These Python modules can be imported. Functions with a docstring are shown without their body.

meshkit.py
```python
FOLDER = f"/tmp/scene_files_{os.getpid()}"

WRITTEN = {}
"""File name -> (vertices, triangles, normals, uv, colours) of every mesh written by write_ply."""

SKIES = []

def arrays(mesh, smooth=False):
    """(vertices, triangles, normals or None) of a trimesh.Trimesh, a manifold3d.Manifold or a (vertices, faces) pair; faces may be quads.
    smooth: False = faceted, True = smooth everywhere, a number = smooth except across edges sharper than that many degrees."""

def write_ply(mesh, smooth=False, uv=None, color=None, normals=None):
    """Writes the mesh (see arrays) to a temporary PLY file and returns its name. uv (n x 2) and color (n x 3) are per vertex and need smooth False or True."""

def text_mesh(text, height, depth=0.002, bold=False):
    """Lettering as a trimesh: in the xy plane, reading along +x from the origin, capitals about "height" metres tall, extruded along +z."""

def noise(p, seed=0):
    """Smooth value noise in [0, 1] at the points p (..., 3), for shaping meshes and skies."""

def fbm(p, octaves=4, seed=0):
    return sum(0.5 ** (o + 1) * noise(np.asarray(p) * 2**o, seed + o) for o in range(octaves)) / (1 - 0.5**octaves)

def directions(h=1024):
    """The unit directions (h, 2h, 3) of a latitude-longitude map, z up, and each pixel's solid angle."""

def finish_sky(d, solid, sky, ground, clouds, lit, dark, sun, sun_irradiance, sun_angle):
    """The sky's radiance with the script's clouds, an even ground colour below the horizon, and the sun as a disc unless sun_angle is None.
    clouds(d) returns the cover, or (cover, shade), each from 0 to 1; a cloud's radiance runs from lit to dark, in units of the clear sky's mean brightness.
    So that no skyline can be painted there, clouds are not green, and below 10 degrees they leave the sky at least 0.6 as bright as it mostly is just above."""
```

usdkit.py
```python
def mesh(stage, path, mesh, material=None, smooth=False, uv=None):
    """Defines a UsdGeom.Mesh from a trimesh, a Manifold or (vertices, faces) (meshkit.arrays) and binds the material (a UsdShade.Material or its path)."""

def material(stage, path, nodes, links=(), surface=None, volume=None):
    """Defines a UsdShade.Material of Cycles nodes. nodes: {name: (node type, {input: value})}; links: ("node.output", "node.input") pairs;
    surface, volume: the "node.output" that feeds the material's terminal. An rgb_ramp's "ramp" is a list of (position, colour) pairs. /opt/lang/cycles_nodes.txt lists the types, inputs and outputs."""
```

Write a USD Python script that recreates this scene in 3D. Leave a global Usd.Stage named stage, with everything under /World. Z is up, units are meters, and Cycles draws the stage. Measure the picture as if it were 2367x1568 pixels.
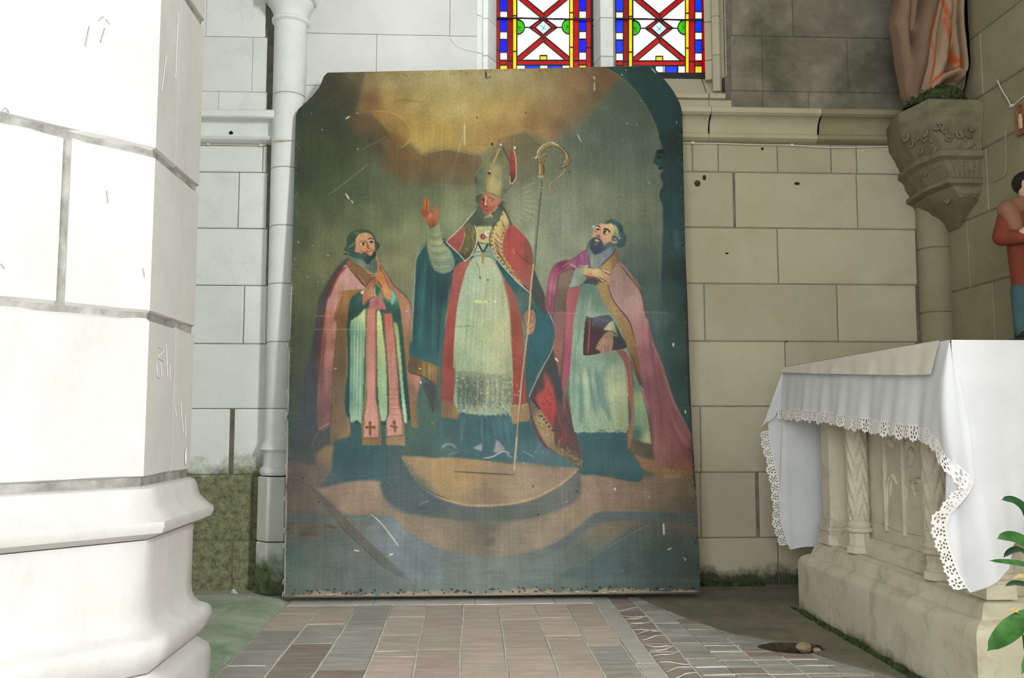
import math, random
import numpy as np
import trimesh
import manifold3d as m3
import shapely
from shapely.geometry import Polygon, LineString, Point, box as sbox
from shapely import affinity
from scipy.ndimage import gaussian_filter
import usdkit, meshkit
from pxr import Usd, UsdGeom, UsdShade, UsdLux, Sdf, Gf, Vt

stage = Usd.Stage.CreateInMemory()
UsdGeom.SetStageUpAxis(stage, 'Z')
UsdGeom.SetStageMetersPerUnit(stage, 1.0)
UsdGeom.Xform.Define(stage, '/World')
UsdGeom.Scope.Define(stage, '/World/Looks')
R = random.Random(7)
PI = math.pi
EXPO = 1.24          # how bright a white card on the painting renders; paint colours are set against it

# ------------------------------------------------------------------ camera
FPX, W, H = 2080.0, 2367.0, 1568.0          # focal length in pixels of the 2367 x 1568 frame
PITCH, YAW, CAM = math.atan(0.0918), math.atan(0.0469), np.array([0.0, 0.0, 0.95])
CF = np.array([math.sin(YAW) * math.cos(PITCH), math.cos(YAW) * math.cos(PITCH), math.sin(PITCH)])
CR = np.array([math.cos(YAW), -math.sin(YAW), 0.0])
CU = np.cross(CR, CF)
cam = UsdGeom.Camera.Define(stage, '/World/camera')
cam.CreateHorizontalApertureAttr(36.0)
cam.CreateVerticalApertureAttr(36.0 * H / W)
cam.CreateFocalLengthAttr(36.0 * FPX / W)
cam.CreateClippingRangeAttr(Gf.Vec2f(0.05, 200))
cam.AddTransformOp().Set(Gf.Matrix4d(*[float(x) for x in (*CR, 0, *CU, 0, *(-CF), 0, *CAM, 1)]))
cam.CreateExposureAttr(0.0)

# ------------------------------------------------------------------ light
sky = UsdLux.DomeLight.Define(stage, '/World/overcast_sky')          # white overcast daylight, seen through the panes
sky.CreateIntensityAttr(SKY if 'SKY' in globals() else 1.15)
sky.CreateColorAttr(Gf.Vec3f(1.0, 1.0, 0.985))


def rect_light(name, pos, target, w, h, power, color=(1, 1, 1)):
    l = UsdLux.RectLight.Define(stage, '/World/' + name)
    l.CreateWidthAttr(w); l.CreateHeightAttr(h); l.CreateIntensityAttr(power); l.CreateColorAttr(Gf.Vec3f(*color))
    p, t = np.array(pos, float), np.array(target, float)
    f = (t - p) / np.linalg.norm(t - p)
    r = np.cross(f, [0, 0, 1.0]); r /= np.linalg.norm(r)
    u = np.cross(r, f)
    l.AddTransformOp().Set(Gf.Matrix4d(*[float(x) for x in (*r, 0, *u, 0, *(-f), 0, *p, 1)]))
    return l


# daylight of the nave: a tall side window off to the right behind the camera (key), a broad fill light added in an unseen west opening
rect_light('nave_window_light', (4.08, -2.75, 3.45), (0.1, 4.9, 0.9), 0.8, 2.2, 84.0, (1.0, 0.995, 0.985))
rect_light('west_window_light', (-1.2, -2.9, 2.3), (0.8, 5.0, 1.2), 2.6, 2.9, 7.4, (0.94, 0.98, 1.0))

# ------------------------------------------------------------------ pixel -> place


def ray(px, py):
    return CF + CR * ((px - W / 2) / FPX) + CU * (-(py - H / 2) / FPX)


def onY(px, py, Y):
    d = ray(px, py); return CAM + d * ((Y - CAM[1]) / d[1])


def onX(px, py, X):
    d = ray(px, py); return CAM + d * ((X - CAM[0]) / d[0])


def onZ(px, py, Z):
    d = ray(px, py); return CAM + d * ((Z - CAM[2]) / d[2])


def lin(c):
    c = np.asarray(c, float) / 255.0
    return np.where(c <= 0.04045, c / 12.92, ((c + 0.055) / 1.055) ** 2.4)


# ------------------------------------------------------------------ prim helpers
_used = {}


def numbered(parent, name):
    k = (parent, name); n = _used.get(k, 0); _used[k] = n + 1
    return name if n == 0 else f'{name}_{n:03d}'


def obj(name, mesh, mat, parent='/World', smooth=30, label=None, kind=None):
    """one Mesh prim under parent (a path or a prim)"""
    pp = parent if isinstance(parent, str) else str(parent.GetPath())
    path = pp + '/' + numbered(pp, name)
    m = usdkit.mesh(stage, path, mesh, MAT[mat] if isinstance(mat, str) else mat, smooth=smooth)
    p = m.GetPrim()
    if label: p.SetCustomDataByKey('label', label)
    if kind: p.SetCustomDataByKey('kind', kind)
    return p


def thing(name, label=None, cat=None, group=None, loc=(0, 0, 0), kind=None, rz=0):
    path = '/World/' + numbered('/World', name)
    x = UsdGeom.Xform.Define(stage, path)
    if any(loc): x.AddTranslateOp().Set(Gf.Vec3d(*map(float, loc)))
    if rz: x.AddRotateZOp().Set(float(rz))
    p = x.GetPrim()
    for k, v in (('label', label), ('category', cat), ('group', group), ('kind', kind)):
        if v: p.SetCustomDataByKey(k, v)
    return p


def tag(p, label=None, cat=None, group=None, kind=None):
    for k, v in (('label', label), ('category', cat), ('group', group), ('kind', kind)):
        if v: p.SetCustomDataByKey(k, v)
    return p


# ------------------------------------------------------------------ mesh helpers
def cat(*ms):
    ms = [m for g in ms for m in (g if isinstance(g, (list, tuple)) else [g])]
    return trimesh.util.concatenate(ms)


def bx(x0, x1, y0, y1, z0, z1):
    m = trimesh.creation.box([abs(x1 - x0), abs(y1 - y0), abs(z1 - z0)])
    m.apply_translation([(x0 + x1) / 2, (y0 + y1) / 2, (z0 + z1) / 2]); return m


def loft(rings, cap0=True, cap1=True, closed=True):
    """rings: list of (n,3) arrays of equal length"""
    n = len(rings[0]); v = np.vstack(rings); f = []
    m = n if closed else n - 1
    for k in range(len(rings) - 1):
        a = k * n
        for i in range(m):
            j = (i + 1) % n
            f += [[a + i, a + j, a + n + j], [a + i, a + n + j, a + n + i]]
    if cap0:
        c = len(v); v = np.vstack([v, rings[0].mean(0)]); f += [[c, (i + 1) % n, i] for i in range(n)]
    if cap1:
        c = len(v); v = np.vstack([v, rings[-1].mean(0)]); a = (len(rings) - 1) * n
        f += [[c, a + i, a + (i + 1) % n] for i in range(n)]
    return trimesh.Trimesh(v, np.array(f), process=False)


def lathe(profile, center=(0, 0), n=32, cap=True):
    """profile: (radius, z) from bottom to top"""
    t = np.linspace(0, 2 * PI, n, endpoint=False)
    rings = [np.c_[center[0] + r * np.cos(t), center[1] + r * np.sin(t), np.full(n, z)] for r, z in profile]
    return loft(rings, cap, cap)


def tube(pts, r, n=8, closed=False):
    pts = np.asarray(pts, float); rr = np.broadcast_to(np.asarray(r, float), (len(pts),))
    tan = np.gradient(pts, axis=0); tan /= np.maximum(np.linalg.norm(tan, axis=1, keepdims=True), 1e-9)
    ref = np.array([0, 0, 1.0]) if abs(tan[0][2]) < 0.9 else np.array([1.0, 0, 0])
    rings = []; a = np.cross(tan[0], ref); a /= np.linalg.norm(a)
    t = np.linspace(0, 2 * PI, n, endpoint=False)
    for p, d, q in zip(pts, tan, rr):
        a = a - d * (a @ d); a /= max(np.linalg.norm(a), 1e-9); b = np.cross(d, a)
        rings.append(p + q * (np.cos(t)[:, None] * a + np.sin(t)[:, None] * b))
    return loft(rings)


def spline(pts, n=8, closed=False):
    """Catmull-Rom through the points"""
    p = np.asarray(pts, float); k = len(p)
    if k < 3: return p
    if closed: q = np.vstack([p[-1], p, p[0], p[1]]); segs = k
    else: q = np.vstack([2 * p[0] - p[1], p, 2 * p[-1] - p[-2]]); segs = k - 1
    t = np.linspace(0, 1, n, endpoint=False)[:, None]; out = []
    for i in range(segs):
        a, b, c, d = q[i], q[i + 1], q[i + 2], q[i + 3]
        out.append(0.5 * (2 * b + (c - a) * t + (2 * a - 5 * b + 4 * c - d) * t * t + (3 * b - a - 3 * c + d) * t ** 3))
    if not closed: out.append(p[-1:])
    return np.vstack(out)


def ext(poly, y0, y1, eng='earcut'):
    """extrude a polygon given in (x, z) from y0 (front) to y1"""
    gs = getattr(poly, 'geoms', [poly]); ms = []
    for g in gs:
        m = trimesh.creation.extrude_polygon(g, abs(y1 - y0), engine=eng)
        v = m.vertices.copy()
        m.vertices = np.c_[v[:, 0], max(y0, y1) - v[:, 2], v[:, 1]]
        ms.append(m)
    return cat(ms)


def block_wall(a0, a1, z0, z1, depth=0.04, ch=0.006, proud=0.0, jit=0.0, seed=0):
    """a dressed stone lying in a wall: local frame a (along), n (out of the wall, +), z. Front at n = proud, chamfered, worn edges."""
    na, nz = max(2, int((a1 - a0) / 0.09)), max(2, int((z1 - z0) / 0.09))
    A = np.concatenate([np.linspace(a0, a1, na), np.full(nz, a1)[1:-1], np.linspace(a1, a0, na), np.full(nz, a0)[1:-1]])
    Zz = np.concatenate([np.full(na, z0), np.linspace(z0, z1, nz)[1:-1], np.full(na, z1), np.linspace(z1, z0, nz)[1:-1]])
    rr = np.random.RandomState(seed)
    ca, cz = (a0 + a1) / 2, (z0 + z1) / 2
    j = 1 + (rr.rand(len(A)) - 0.5) * 2 * jit
    def ring(ins, n):
        da = np.clip(A, a0 + ins, a1 - ins); dz = np.clip(Zz, z0 + ins, z1 - ins)
        return np.c_[da, np.full(len(A), n), dz]
    r0 = ring(0, proud - depth); r1 = ring(0, proud - ch)
    ins = ch * 0.8 * (1 + (rr.rand(len(A))) * jit * 6)
    da = A + np.sign(ca - A) * np.where(np.isclose(A, a0) | np.isclose(A, a1), ins, 0)
    dz = Zz + np.sign(cz - Zz) * np.where(np.isclose(Zz, z0) | np.isclose(Zz, z1), ins, 0)
    r2 = np.c_[da, np.full(len(A), proud), dz]
    return loft([r0, r1, r2])


def facing(m, plane, at):
    """block_wall frame -> world: plane 'y' = back wall (out = -y) at y = at, 'x' = right wall (out = -x) at x = at (along = y)"""
    v = np.asarray(m.vertices); f = np.asarray(m.faces)
    if plane == 'y':
        w = np.c_[v[:, 0], at - v[:, 1], v[:, 2]]
    else:
        w = np.c_[at - v[:, 1], v[:, 0], v[:, 2]]; f = f[:, ::-1]
    t = trimesh.Trimesh(w, f, process=False)
    return t


# ------------------------------------------------------------------ materials
MAT = {}


def principled(name, color, rough=0.7, noise=None, bump=None, spec=0.3, extra=None, **kw):
    """noise: (scale, amount, colour2) mottling on world position; bump: (scale, strength, distance)"""
    n = {'p': ('principled_bsdf', {'roughness': rough, 'specular_ior_level': spec, 'base_color': color, **kw}), 'g': ('geometry', {})}
    l = []
    if noise:
        sc, (lo, hi), c2 = noise
        n['t'] = ('noise_texture', {'scale': sc, 'detail': 6.0, 'roughness': 0.62})
        n['r'] = ('rgb_ramp', {'ramp': [(lo, color), (hi, c2)]})
        l += [('g.position', 't.vector'), ('t.fac', 'r.fac'), ('r.color', 'p.base_color')]
    if bump:
        n['bt'] = ('noise_texture', {'scale': bump[0], 'detail': 5.0, 'roughness': 0.6})
        n['b'] = ('bump', {'strength': bump[1], 'distance': bump[2]})
        l += [('g.position', 'bt.vector'), ('bt.fac', 'b.height'), ('b.normal', 'p.normal')]
    MAT[name] = usdkit.material(stage, '/World/Looks/' + name, n, l, surface='p.BSDF')
    return MAT[name]


def stone(name, c1, c2, scale=3.0, vary=0.1, grime=None, moss=None, rough=0.85, bump=0.25, streak=None, bscale=40.0):
    """limestone: mottled in world space, each block a little lighter or darker (object_info.random);
    moss: (z_low, z_high, colour1, colour2) algae creeping up from z_low (full) to z_high (none) with a ragged edge; grime: (colour, amount, scale)"""
    n = {'g': ('geometry', {}), 'o': ('object_info', {}),
         't': ('noise_texture', {'scale': scale, 'detail': 7.0, 'roughness': 0.65}),
         'r': ('rgb_ramp', {'ramp': [(0.35, c1), (0.65, c2)]}),
         'rv': ('map_range', {'from_min': 0.0, 'from_max': 1.0, 'to_min': 1 - vary, 'to_max': 1 + vary}),
         'h': ('hsv', {}),
         'bt': ('noise_texture', {'scale': bscale, 'detail': 6.0, 'roughness': 0.65}),
         'b': ('bump', {'strength': bump, 'distance': 0.01}),
         'p': ('principled_bsdf', {'roughness': rough, 'specular_ior_level': 0.25})}
    l = [('g.position', 't.vector'), ('t.fac', 'r.fac'), ('o.random', 'rv.value'), ('r.color', 'h.color'), ('rv.result', 'h.value'),
         ('g.position', 'bt.vector'), ('bt.fac', 'b.height'), ('b.normal', 'p.normal')]
    cur = 'h.color'
    if grime:
        n['gn'] = ('noise_texture', {'scale': grime[2], 'detail': 8.0, 'roughness': 0.7, 'distortion': 0.6})
        n['gr'] = ('rgb_ramp', {'ramp': [(0.5, (0, 0, 0)), (0.72, (grime[1],) * 3)]})
        n['gm'] = ('mix', {'color2': grime[0]})
        gv = 'g.position'
        if streak:
            n['gmap'] = ('mapping', {'scale': streak}); l.append(('g.position', 'gmap.vector')); gv = 'gmap.vector'
        l += [(gv, 'gn.vector'), ('gn.fac', 'gr.fac'), ('gr.color', 'gm.fac'), (cur, 'gm.color1')]
        cur = 'gm.color'
    if moss:
        z0, z1, m1, m2 = moss
        n['mn'] = ('noise_texture', {'scale': 4.5, 'detail': 9.0, 'roughness': 0.72})
        n['mc'] = ('noise_texture', {'scale': 26.0, 'detail': 6.0, 'roughness': 0.8})
        n['mcr'] = ('rgb_ramp', {'ramp': [(0.36, m1), (0.62, m2)]})
        n['sx'] = ('separate_xyz', {})
        n['mz'] = ('map_range', {'from_min': z0, 'from_max': z1, 'to_min': 1.0, 'to_max': -0.35})
        n['ma'] = ('math', {'math_type': 'add'})
        n['mr'] = ('rgb_ramp', {'ramp': [(0.48, (0, 0, 0)), (0.85, (0.95,) * 3)]})
        n['mm'] = ('mix', {})
        l += [('g.position', 'mn.vector'), ('g.position', 'mc.vector'), ('g.position', 'sx.vector'), ('sx.z', 'mz.value'),
              ('mz.result', 'ma.value1'), ('mn.fac', 'mas.value1'), ('mas.value', 'ma.value2'), ('ma.value', 'mr.fac'), ('mr.color', 'mm.fac'),
              (cur, 'mm.color1'), ('mc.fac', 'mcr.fac'), ('mcr.color', 'mm.color2')]
        n['mas'] = ('math', {'math_type': 'multiply_add', 'value2': 1.5, 'value3': -0.72})
        cur = 'mm.color'
    l.append((cur, 'p.base_color'))
    MAT[name] = usdkit.material(stage, '/World/Looks/' + name, n, l, surface='p.BSDF')


stone('pier_stone', (0.60, 0.605, 0.595), (0.68, 0.685, 0.675), 2.5, 0.03, grime=((0.46, 0.455, 0.43), 0.32, 9.0), streak=(1.0, 1.0, 0.3), bump=0.12)
stone('white_stone', (0.73, 0.775, 0.76), (0.80, 0.84, 0.825), 2.2, 0.05, grime=((0.40, 0.41, 0.36), 0.22, 6.0), bump=0.12)
stone('mossy_stone', (0.71, 0.76, 0.745), (0.78, 0.825, 0.81), 2.2, 0.05, moss=(0.60, 0.98, (0.045, 0.055, 0.022), (0.265, 0.285, 0.135)), bump=0.35)
stone('upper_stone', (0.58, 0.60, 0.58), (0.66, 0.68, 0.66), 1.8, 0.03, grime=((0.45, 0.46, 0.42), 0.2, 5.0), bump=0.1)
stone('tan_stone', (0.44, 0.405, 0.285), (0.51, 0.475, 0.355), 1.6, 0.06, grime=((0.34, 0.31, 0.17), 0.45, 2.2), bump=0.12,
      moss=(0.02, 0.27, (0.010, 0.016, 0.005), (0.05, 0.065, 0.025)))
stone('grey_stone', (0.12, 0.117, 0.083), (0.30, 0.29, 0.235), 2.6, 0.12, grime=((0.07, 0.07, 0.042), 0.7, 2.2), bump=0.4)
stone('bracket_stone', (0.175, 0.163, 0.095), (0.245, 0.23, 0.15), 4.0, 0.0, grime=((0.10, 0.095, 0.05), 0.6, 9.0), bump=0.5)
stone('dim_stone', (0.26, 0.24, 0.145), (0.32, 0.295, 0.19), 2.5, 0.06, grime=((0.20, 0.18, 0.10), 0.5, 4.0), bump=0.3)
stone('altar_stone', (0.575, 0.53, 0.40), (0.665, 0.62, 0.49), 3.0, 0.05, grime=((0.29, 0.26, 0.165), 0.62, 7.0), bump=0.3,
      moss=(-0.03, 0.12, (0.02, 0.03, 0.01), (0.09, 0.13, 0.03)))
principled('mortar_dark', (0.115, 0.11, 0.085), 0.95, noise=(20, (0.3, 0.7), (0.22, 0.21, 0.17)), bump=(60, 0.5, 0.01))
principled('mortar_light', (0.33, 0.34, 0.30), 0.95, noise=(16, (0.3, 0.7), (0.47, 0.47, 0.43)), bump=(60, 0.5, 0.01))
principled('mortar_pier', (0.16, 0.165, 0.15), 0.95, noise=(9, (0.3, 0.7), (0.50, 0.50, 0.47)), bump=(40, 0.6, 0.01))
principled('dark_hole', (0.01, 0.009, 0.006), 0.95)
# ================================================================== SETTING
WALL, SIDE = 5.27, 2.84
zW = lambda py, px=1850: float(onY(px, py, WALL)[2])
xW = lambda px, py=700: float(onY(px, py, WALL)[0])


def prism(poly, z0, z1, bev=0.006, jit=0.0, seed=0, step=0.06):
    """upright stone of a plan polygon (x, y), arris bevelled and slightly worn"""
    rr = np.random.RandomState(seed)
    ring = np.array(poly.exterior.coords)[:-1]
    if not poly.exterior.is_ccw: ring = ring[::-1]
    pts = []
    for a, b in zip(ring, np.roll(ring, -1, 0)):
        k = max(1, int(np.linalg.norm(b - a) / step)); pts += [a + (b - a) * i / k for i in range(k)]
    pts = np.array(pts); c = np.array(poly.centroid.coords[0]); d = c - pts
    d /= np.linalg.norm(d, axis=1, keepdims=True)
    w = 1 + jit * rr.rand(len(pts))[:, None] * 4
    w2 = 1 + jit * rr.rand(len(pts))[:, None] * 4
    k = 1 + jit * rr.rand(len(pts)); k2 = 1 + jit * rr.rand(len(pts))
    P = lambda q, z: np.c_[q, np.broadcast_to(z, (len(pts),))]
    return loft([P(pts + d * bev * w, z0), P(pts, z0 + bev * k * 1.0), P(pts, z1 - bev * k2), P(pts + d * bev * w2, z1)])


# ---------------------------------------------------------------- floor
floor = thing('floor', kind='structure')
obj('bed', bx(-4.5, SIDE + 0.3, -0.6, WALL + 0.2, -0.14, -0.066), 'mortar_light', floor, smooth=False)
def tile_mat(name, c1, c2, hl, rough=0.55):
    n = {'g': ('geometry', {}), 'o': ('object_info', {}), 'm': ('mapping', {'scale': (3.0, 16.0, 3.0)}),
         't': ('noise_texture', {'scale': 1.6, 'detail': 7.0, 'roughness': 0.65}), 'r': ('rgb_ramp', {'ramp': [(0.33, c1), (0.6, c2), (0.78, hl)]}),
         'rv': ('map_range', {'to_min': 0.90, 'to_max': 1.10}), 'h': ('hsv', {}), 'rh': ('map_range', {'to_min': 0.485, 'to_max': 0.51}),
         'w': ('white_noise_texture', {'dimensions': '1D'}) if False else ('math', {'math_type': 'fraction'}), 'k': ('math', {'math_type': 'multiply', 'value2': 37.7}),
         'bt': ('noise_texture', {'scale': 30.0, 'detail': 6.0}), 'b': ('bump', {'strength': 0.25, 'distance': 0.006}),
         'p': ('principled_bsdf', {'roughness': rough, 'specular_ior_level': 0.35})}
    l = [('g.position', 'm.vector'), ('m.vector', 't.vector'), ('t.fac', 'r.fac'), ('r.color', 'h.color'), ('o.random', 'rv.value'), ('rv.result', 'h.value'),
         ('o.random', 'k.value1'), ('k.value', 'w.value1'), ('w.value', 'rh.value'), ('rh.result', 'h.hue'), ('h.color', 'p.base_color'),
         ('m.vector', 'bt.vector'), ('bt.fac', 'b.height'), ('b.normal', 'p.normal')]
    MAT[name] = usdkit.material(stage, '/World/Looks/' + name, n, l, surface='p.BSDF')
tile_mat('tile_brown', (0.42, 0.35, 0.305), (0.55, 0.47, 0.41), (0.66, 0.60, 0.55))
tile_mat('tile_grey', (0.285, 0.275, 0.245), (0.41, 0.40, 0.365), (0.58, 0.57, 0.54))
tile_mat('tile_dark', (0.24, 0.195, 0.17), (0.34, 0.285, 0.25), (0.50, 0.45, 0.42))
tile_mat('tile_pale', (0.43, 0.415, 0.38), (0.52, 0.505, 0.47), (0.6, 0.59, 0.56))
stone('strip_mortar', (0.44, 0.43, 0.39), (0.56, 0.57, 0.53), 5.0, 0.05, grime=((0.40, 0.50, 0.44), .6, 4.0), bump=0.3)
principled('grout', (0.68, 0.68, 0.64), 0.95, noise=(14, (0.3, 0.7), (0.44, 0.45, 0.40)), bump=(80, 0.4, 0.004))
stone('cement', (0.16, 0.155, 0.115), (0.24, 0.23, 0.175), 5.0, 0.0, grime=((0.07, 0.075, 0.045), 0.6, 3.0), bump=0.5, bscale=25.0)  # smooth cement, its dark colour also carries the shadow on the floor's right


def tile(x0, x1, y0, y1, mat, g=0.0022, top=0.0, r=None, name='tile', cut=None):
    """floor tile: chamfered slab, slightly out of level"""
    p = sbox(x0 + g, y0 + g, x1 - g, y1 - g)
    if cut is not None: p = p.intersection(cut)
    if p.is_empty or p.area < 0.0015 or p.geom_type != 'Polygon': return
    q = p.buffer(-0.0012)
    if q.is_empty or q.geom_type != 'Polygon' or len(q.exterior.coords) != len(p.exterior.coords): q = p
    a, b = np.array(p.exterior.coords)[:-1], np.array(q.exterior.coords)[:-1]
    if not p.exterior.is_ccw: a, b = a[::-1], b[::-1]
    k = np.argmin(((a[:, None] - b[None]) ** 2).sum(-1), 1)
    b = b[k] if len(set(k)) == len(k) else a
    dz = top + R.uniform(-0.0012, 0.0012); sx, sy = R.uniform(-.004, .004), R.uniform(-.004, .004)
    c = a.mean(0); t = lambda s: dz + (s - c) @ np.array([sx, sy])
    obj(name, loft([np.c_[a, np.full(len(a), -0.02)], np.c_[a, t(a) - 0.002], np.c_[b, t(b)]]), mat, floor, smooth=False)


cement_edge = [(0.90, 5.3), (0.93, 4.88), (1.05, 4.45), (1.20, 4.07), (1.36, 3.93), (1.46, 3.62), (1.60, 3.36), (1.75, 3.10), (1.9, 2.6), (SIDE, 2.5), (SIDE, 5.3)]  # outline follows the boundary of the floor shadow
cement_poly = Polygon(cement_edge)
hole_poly = Point(0, 0).buffer(1, 12)
hole_poly = Polygon([(1.38 + 0.135 * x * (1 + .18 * math.sin(5 * x + 2 * y)), 3.845 + 0.095 * y * (1 + .2 * math.sin(4 * y + x))) for x, y in list(hole_poly.exterior.coords)[:-1]])
FX = [-0.943, -0.758, -0.579, -0.393, -0.212, -0.031, 0.150, 0.338, 0.507, 0.658]
gb = trimesh.creation.extrude_polygon(sbox(-0.948, 2.5, 1.72, 4.985).difference(hole_poly), .0565, engine='earcut'); gb.apply_translation([0, 0, -.06]); obj('grout_bed', gb, 'grout', floor, smooth=False)
for xa, xb in ((-.94, -.5), (-.498, .03), (.032, .45), (.452, .655)):
    obj('mortar_strip', prism(Polygon([(xa, 4.803), (xb, 4.803 + R.uniform(0, .02)), (xb, 4.985), (xa, 4.985)]), -.018, .001, .002), 'strip_mortar', floor, smooth=False)
tile_zone = sbox(-0.943, -0.5, 1.70, 4.98).difference(cement_poly.buffer(0.004)).difference(hole_poly)
for i, (a, b) in enumerate(zip(FX, FX[1:])):
    y = 2.55 + R.uniform(0, 0.15)
    while y < 4.79:
        d = R.choice([0.37, 0.37, 0.55, 0.7]); e = min(y + d, 4.80)
        if 4.80 - e < 0.16: e = 4.80
        tile(a, b, y, e, 'tile_dark' if (i in (1, 2) and 3.0 < y < 3.45) else ('tile_grey' if (i == 8 and y > 4.3) or (R.random() < .14) or (i < 2 and 3.8 < y < 4.2 and R.random() < .7) else 'tile_brown'), cut=tile_zone)
        y = e
obj('border_slab', loft([np.c_[[0.6615, 0.740, 0.740, 0.6615], [2.5, 2.5, 3.62, 3.62], [z] * 4] for z in (-0.02, 0.0)]), 'tile_pale', floor, smooth=False)
obj('border_slab', loft([np.c_[[0.6615, 0.740, 0.740, 0.6615], [3.628, 3.628, 4.98, 4.98], [z] * 4] for z in (-0.02, 0.001)]), 'tile_pale', floor, smooth=False)
# band of dark tiles crossed by zigzag mortar strokes
y = 2.55
while y < 4.95:
    e = min(y + R.uniform(0.10, 0.17), 4.97); tile(0.747, 0.868, y, e, 'tile_dark', g=0.002, cut=tile_zone); y = e
for k in range(17):
    y0 = 3.02 + k * 0.098 + R.uniform(-.02, .02)
    pts = [(0.748 + 0.12 * t, y0 + 0.075 * t * (1 if k % 3 else -0.4) + 0.014 * math.sin(6 * t + k), 0.003) for t in np.linspace(0, 1, 8)]
    m = tube(pts, [0.002 + 0.003 * math.sin(PI * t) * R.uniform(.5, 1.4) for t in np.linspace(0, 1, 8)], 6); m.vertices[:, 2] = 0.003 + (m.vertices[:, 2] - 0.003) * 0.5
    obj('mortar_smear', m, 'grout', floor, smooth=True)
tile_w = [0.872, 1.0, 1.133, 1.27, 1.40, 1.53, 1.66]
for a, b in zip(tile_w, tile_w[1:]):
    y = 2.56 + R.uniform(0, .03)
    while y < 4.95:
        e = y + R.choice([0.115, 0.125, 0.13]); tile(a, b, y, e, 'tile_grey' if R.random() < .82 else 'tile_dark', g=0.0025, cut=tile_zone); y = e
# thin raised grout lines run along the columns of tiles
for x in FX[1:-1] + [0.658, 0.743, 0.870, 1.133, 1.27]:
    ys = np.arange(2.5, 4.9 - R.uniform(0, .35) if x < .6 else (4.97 if x < 1.1 else 4.05 if x < 1.2 else 3.74), 0.06)
    m = tube([(x + 0.004 * math.sin(3 * v + 9 * x) + R.uniform(-.0015, .0015), v, -0.002) for v in ys], [R.uniform(0.0032, 0.006) for _ in ys], 6)
    obj('grout_line', m, 'grout', floor, smooth=True)
for yy, xa, xb in [(3.86, -.39, -.21), (3.66, -.94, -.76), (3.43, -.4, -.03), (3.885, 1.0, 1.20), (3.785, 1.0, 1.26), (3.65, 1.0, 1.42), (3.56, .88, 1.45), (3.45, .88, 1.5)]:
    xs = np.arange(xa, xb, .05)
    obj('grout_line', tube([(v, yy + 0.003 * math.sin(20 * v), -0.002) for v in xs], [R.uniform(.003, .005) for _ in xs], 6), 'grout', floor, smooth=True)
for nm, pg in (('cement_patch', cement_poly.difference(hole_poly)),):
    m = trimesh.creation.extrude_polygon(pg.segmentize(0.08), 0.064, engine='earcut'); m.apply_translation([0, 0, -0.060])
    obj(nm, m, 'cement', floor, smooth=False)
g = trimesh.creation.extrude_polygon(sbox(SIDE - 1.2, -0.5, SIDE, 3.2).difference(cement_poly), 0.02, engine='earcut'); g.apply_translation([0, 0, -0.02])
tile_y = -0.5
obj('left_paving', bx(-4.4, -0.947, -0.5, WALL, -0.02, -0.002), 'tile_grey', floor, smooth=False)
obj('near_paving', bx(-0.943, SIDE, -0.5, 2.55, -0.02, -0.002), 'tile_brown', floor, smooth=False)
principled('dark_earth', (.045, .038, .022), .95, noise=(40, (.35, .65), (.09, .075, .045)), bump=(60, .6, .01))
hr = trimesh.creation.extrude_polygon(hole_poly.buffer(.002).difference(hole_poly.buffer(-.007)), .066, engine='earcut'); hr.apply_translation([0, 0, -.066]); obj('hole_side', hr, 'dark_earth', floor, smooth=False)
obj('hole_floor', bx(1.2, 1.55, 3.7, 4.0, -0.075, -0.0600), 'dark_earth', floor, smooth=False)

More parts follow.
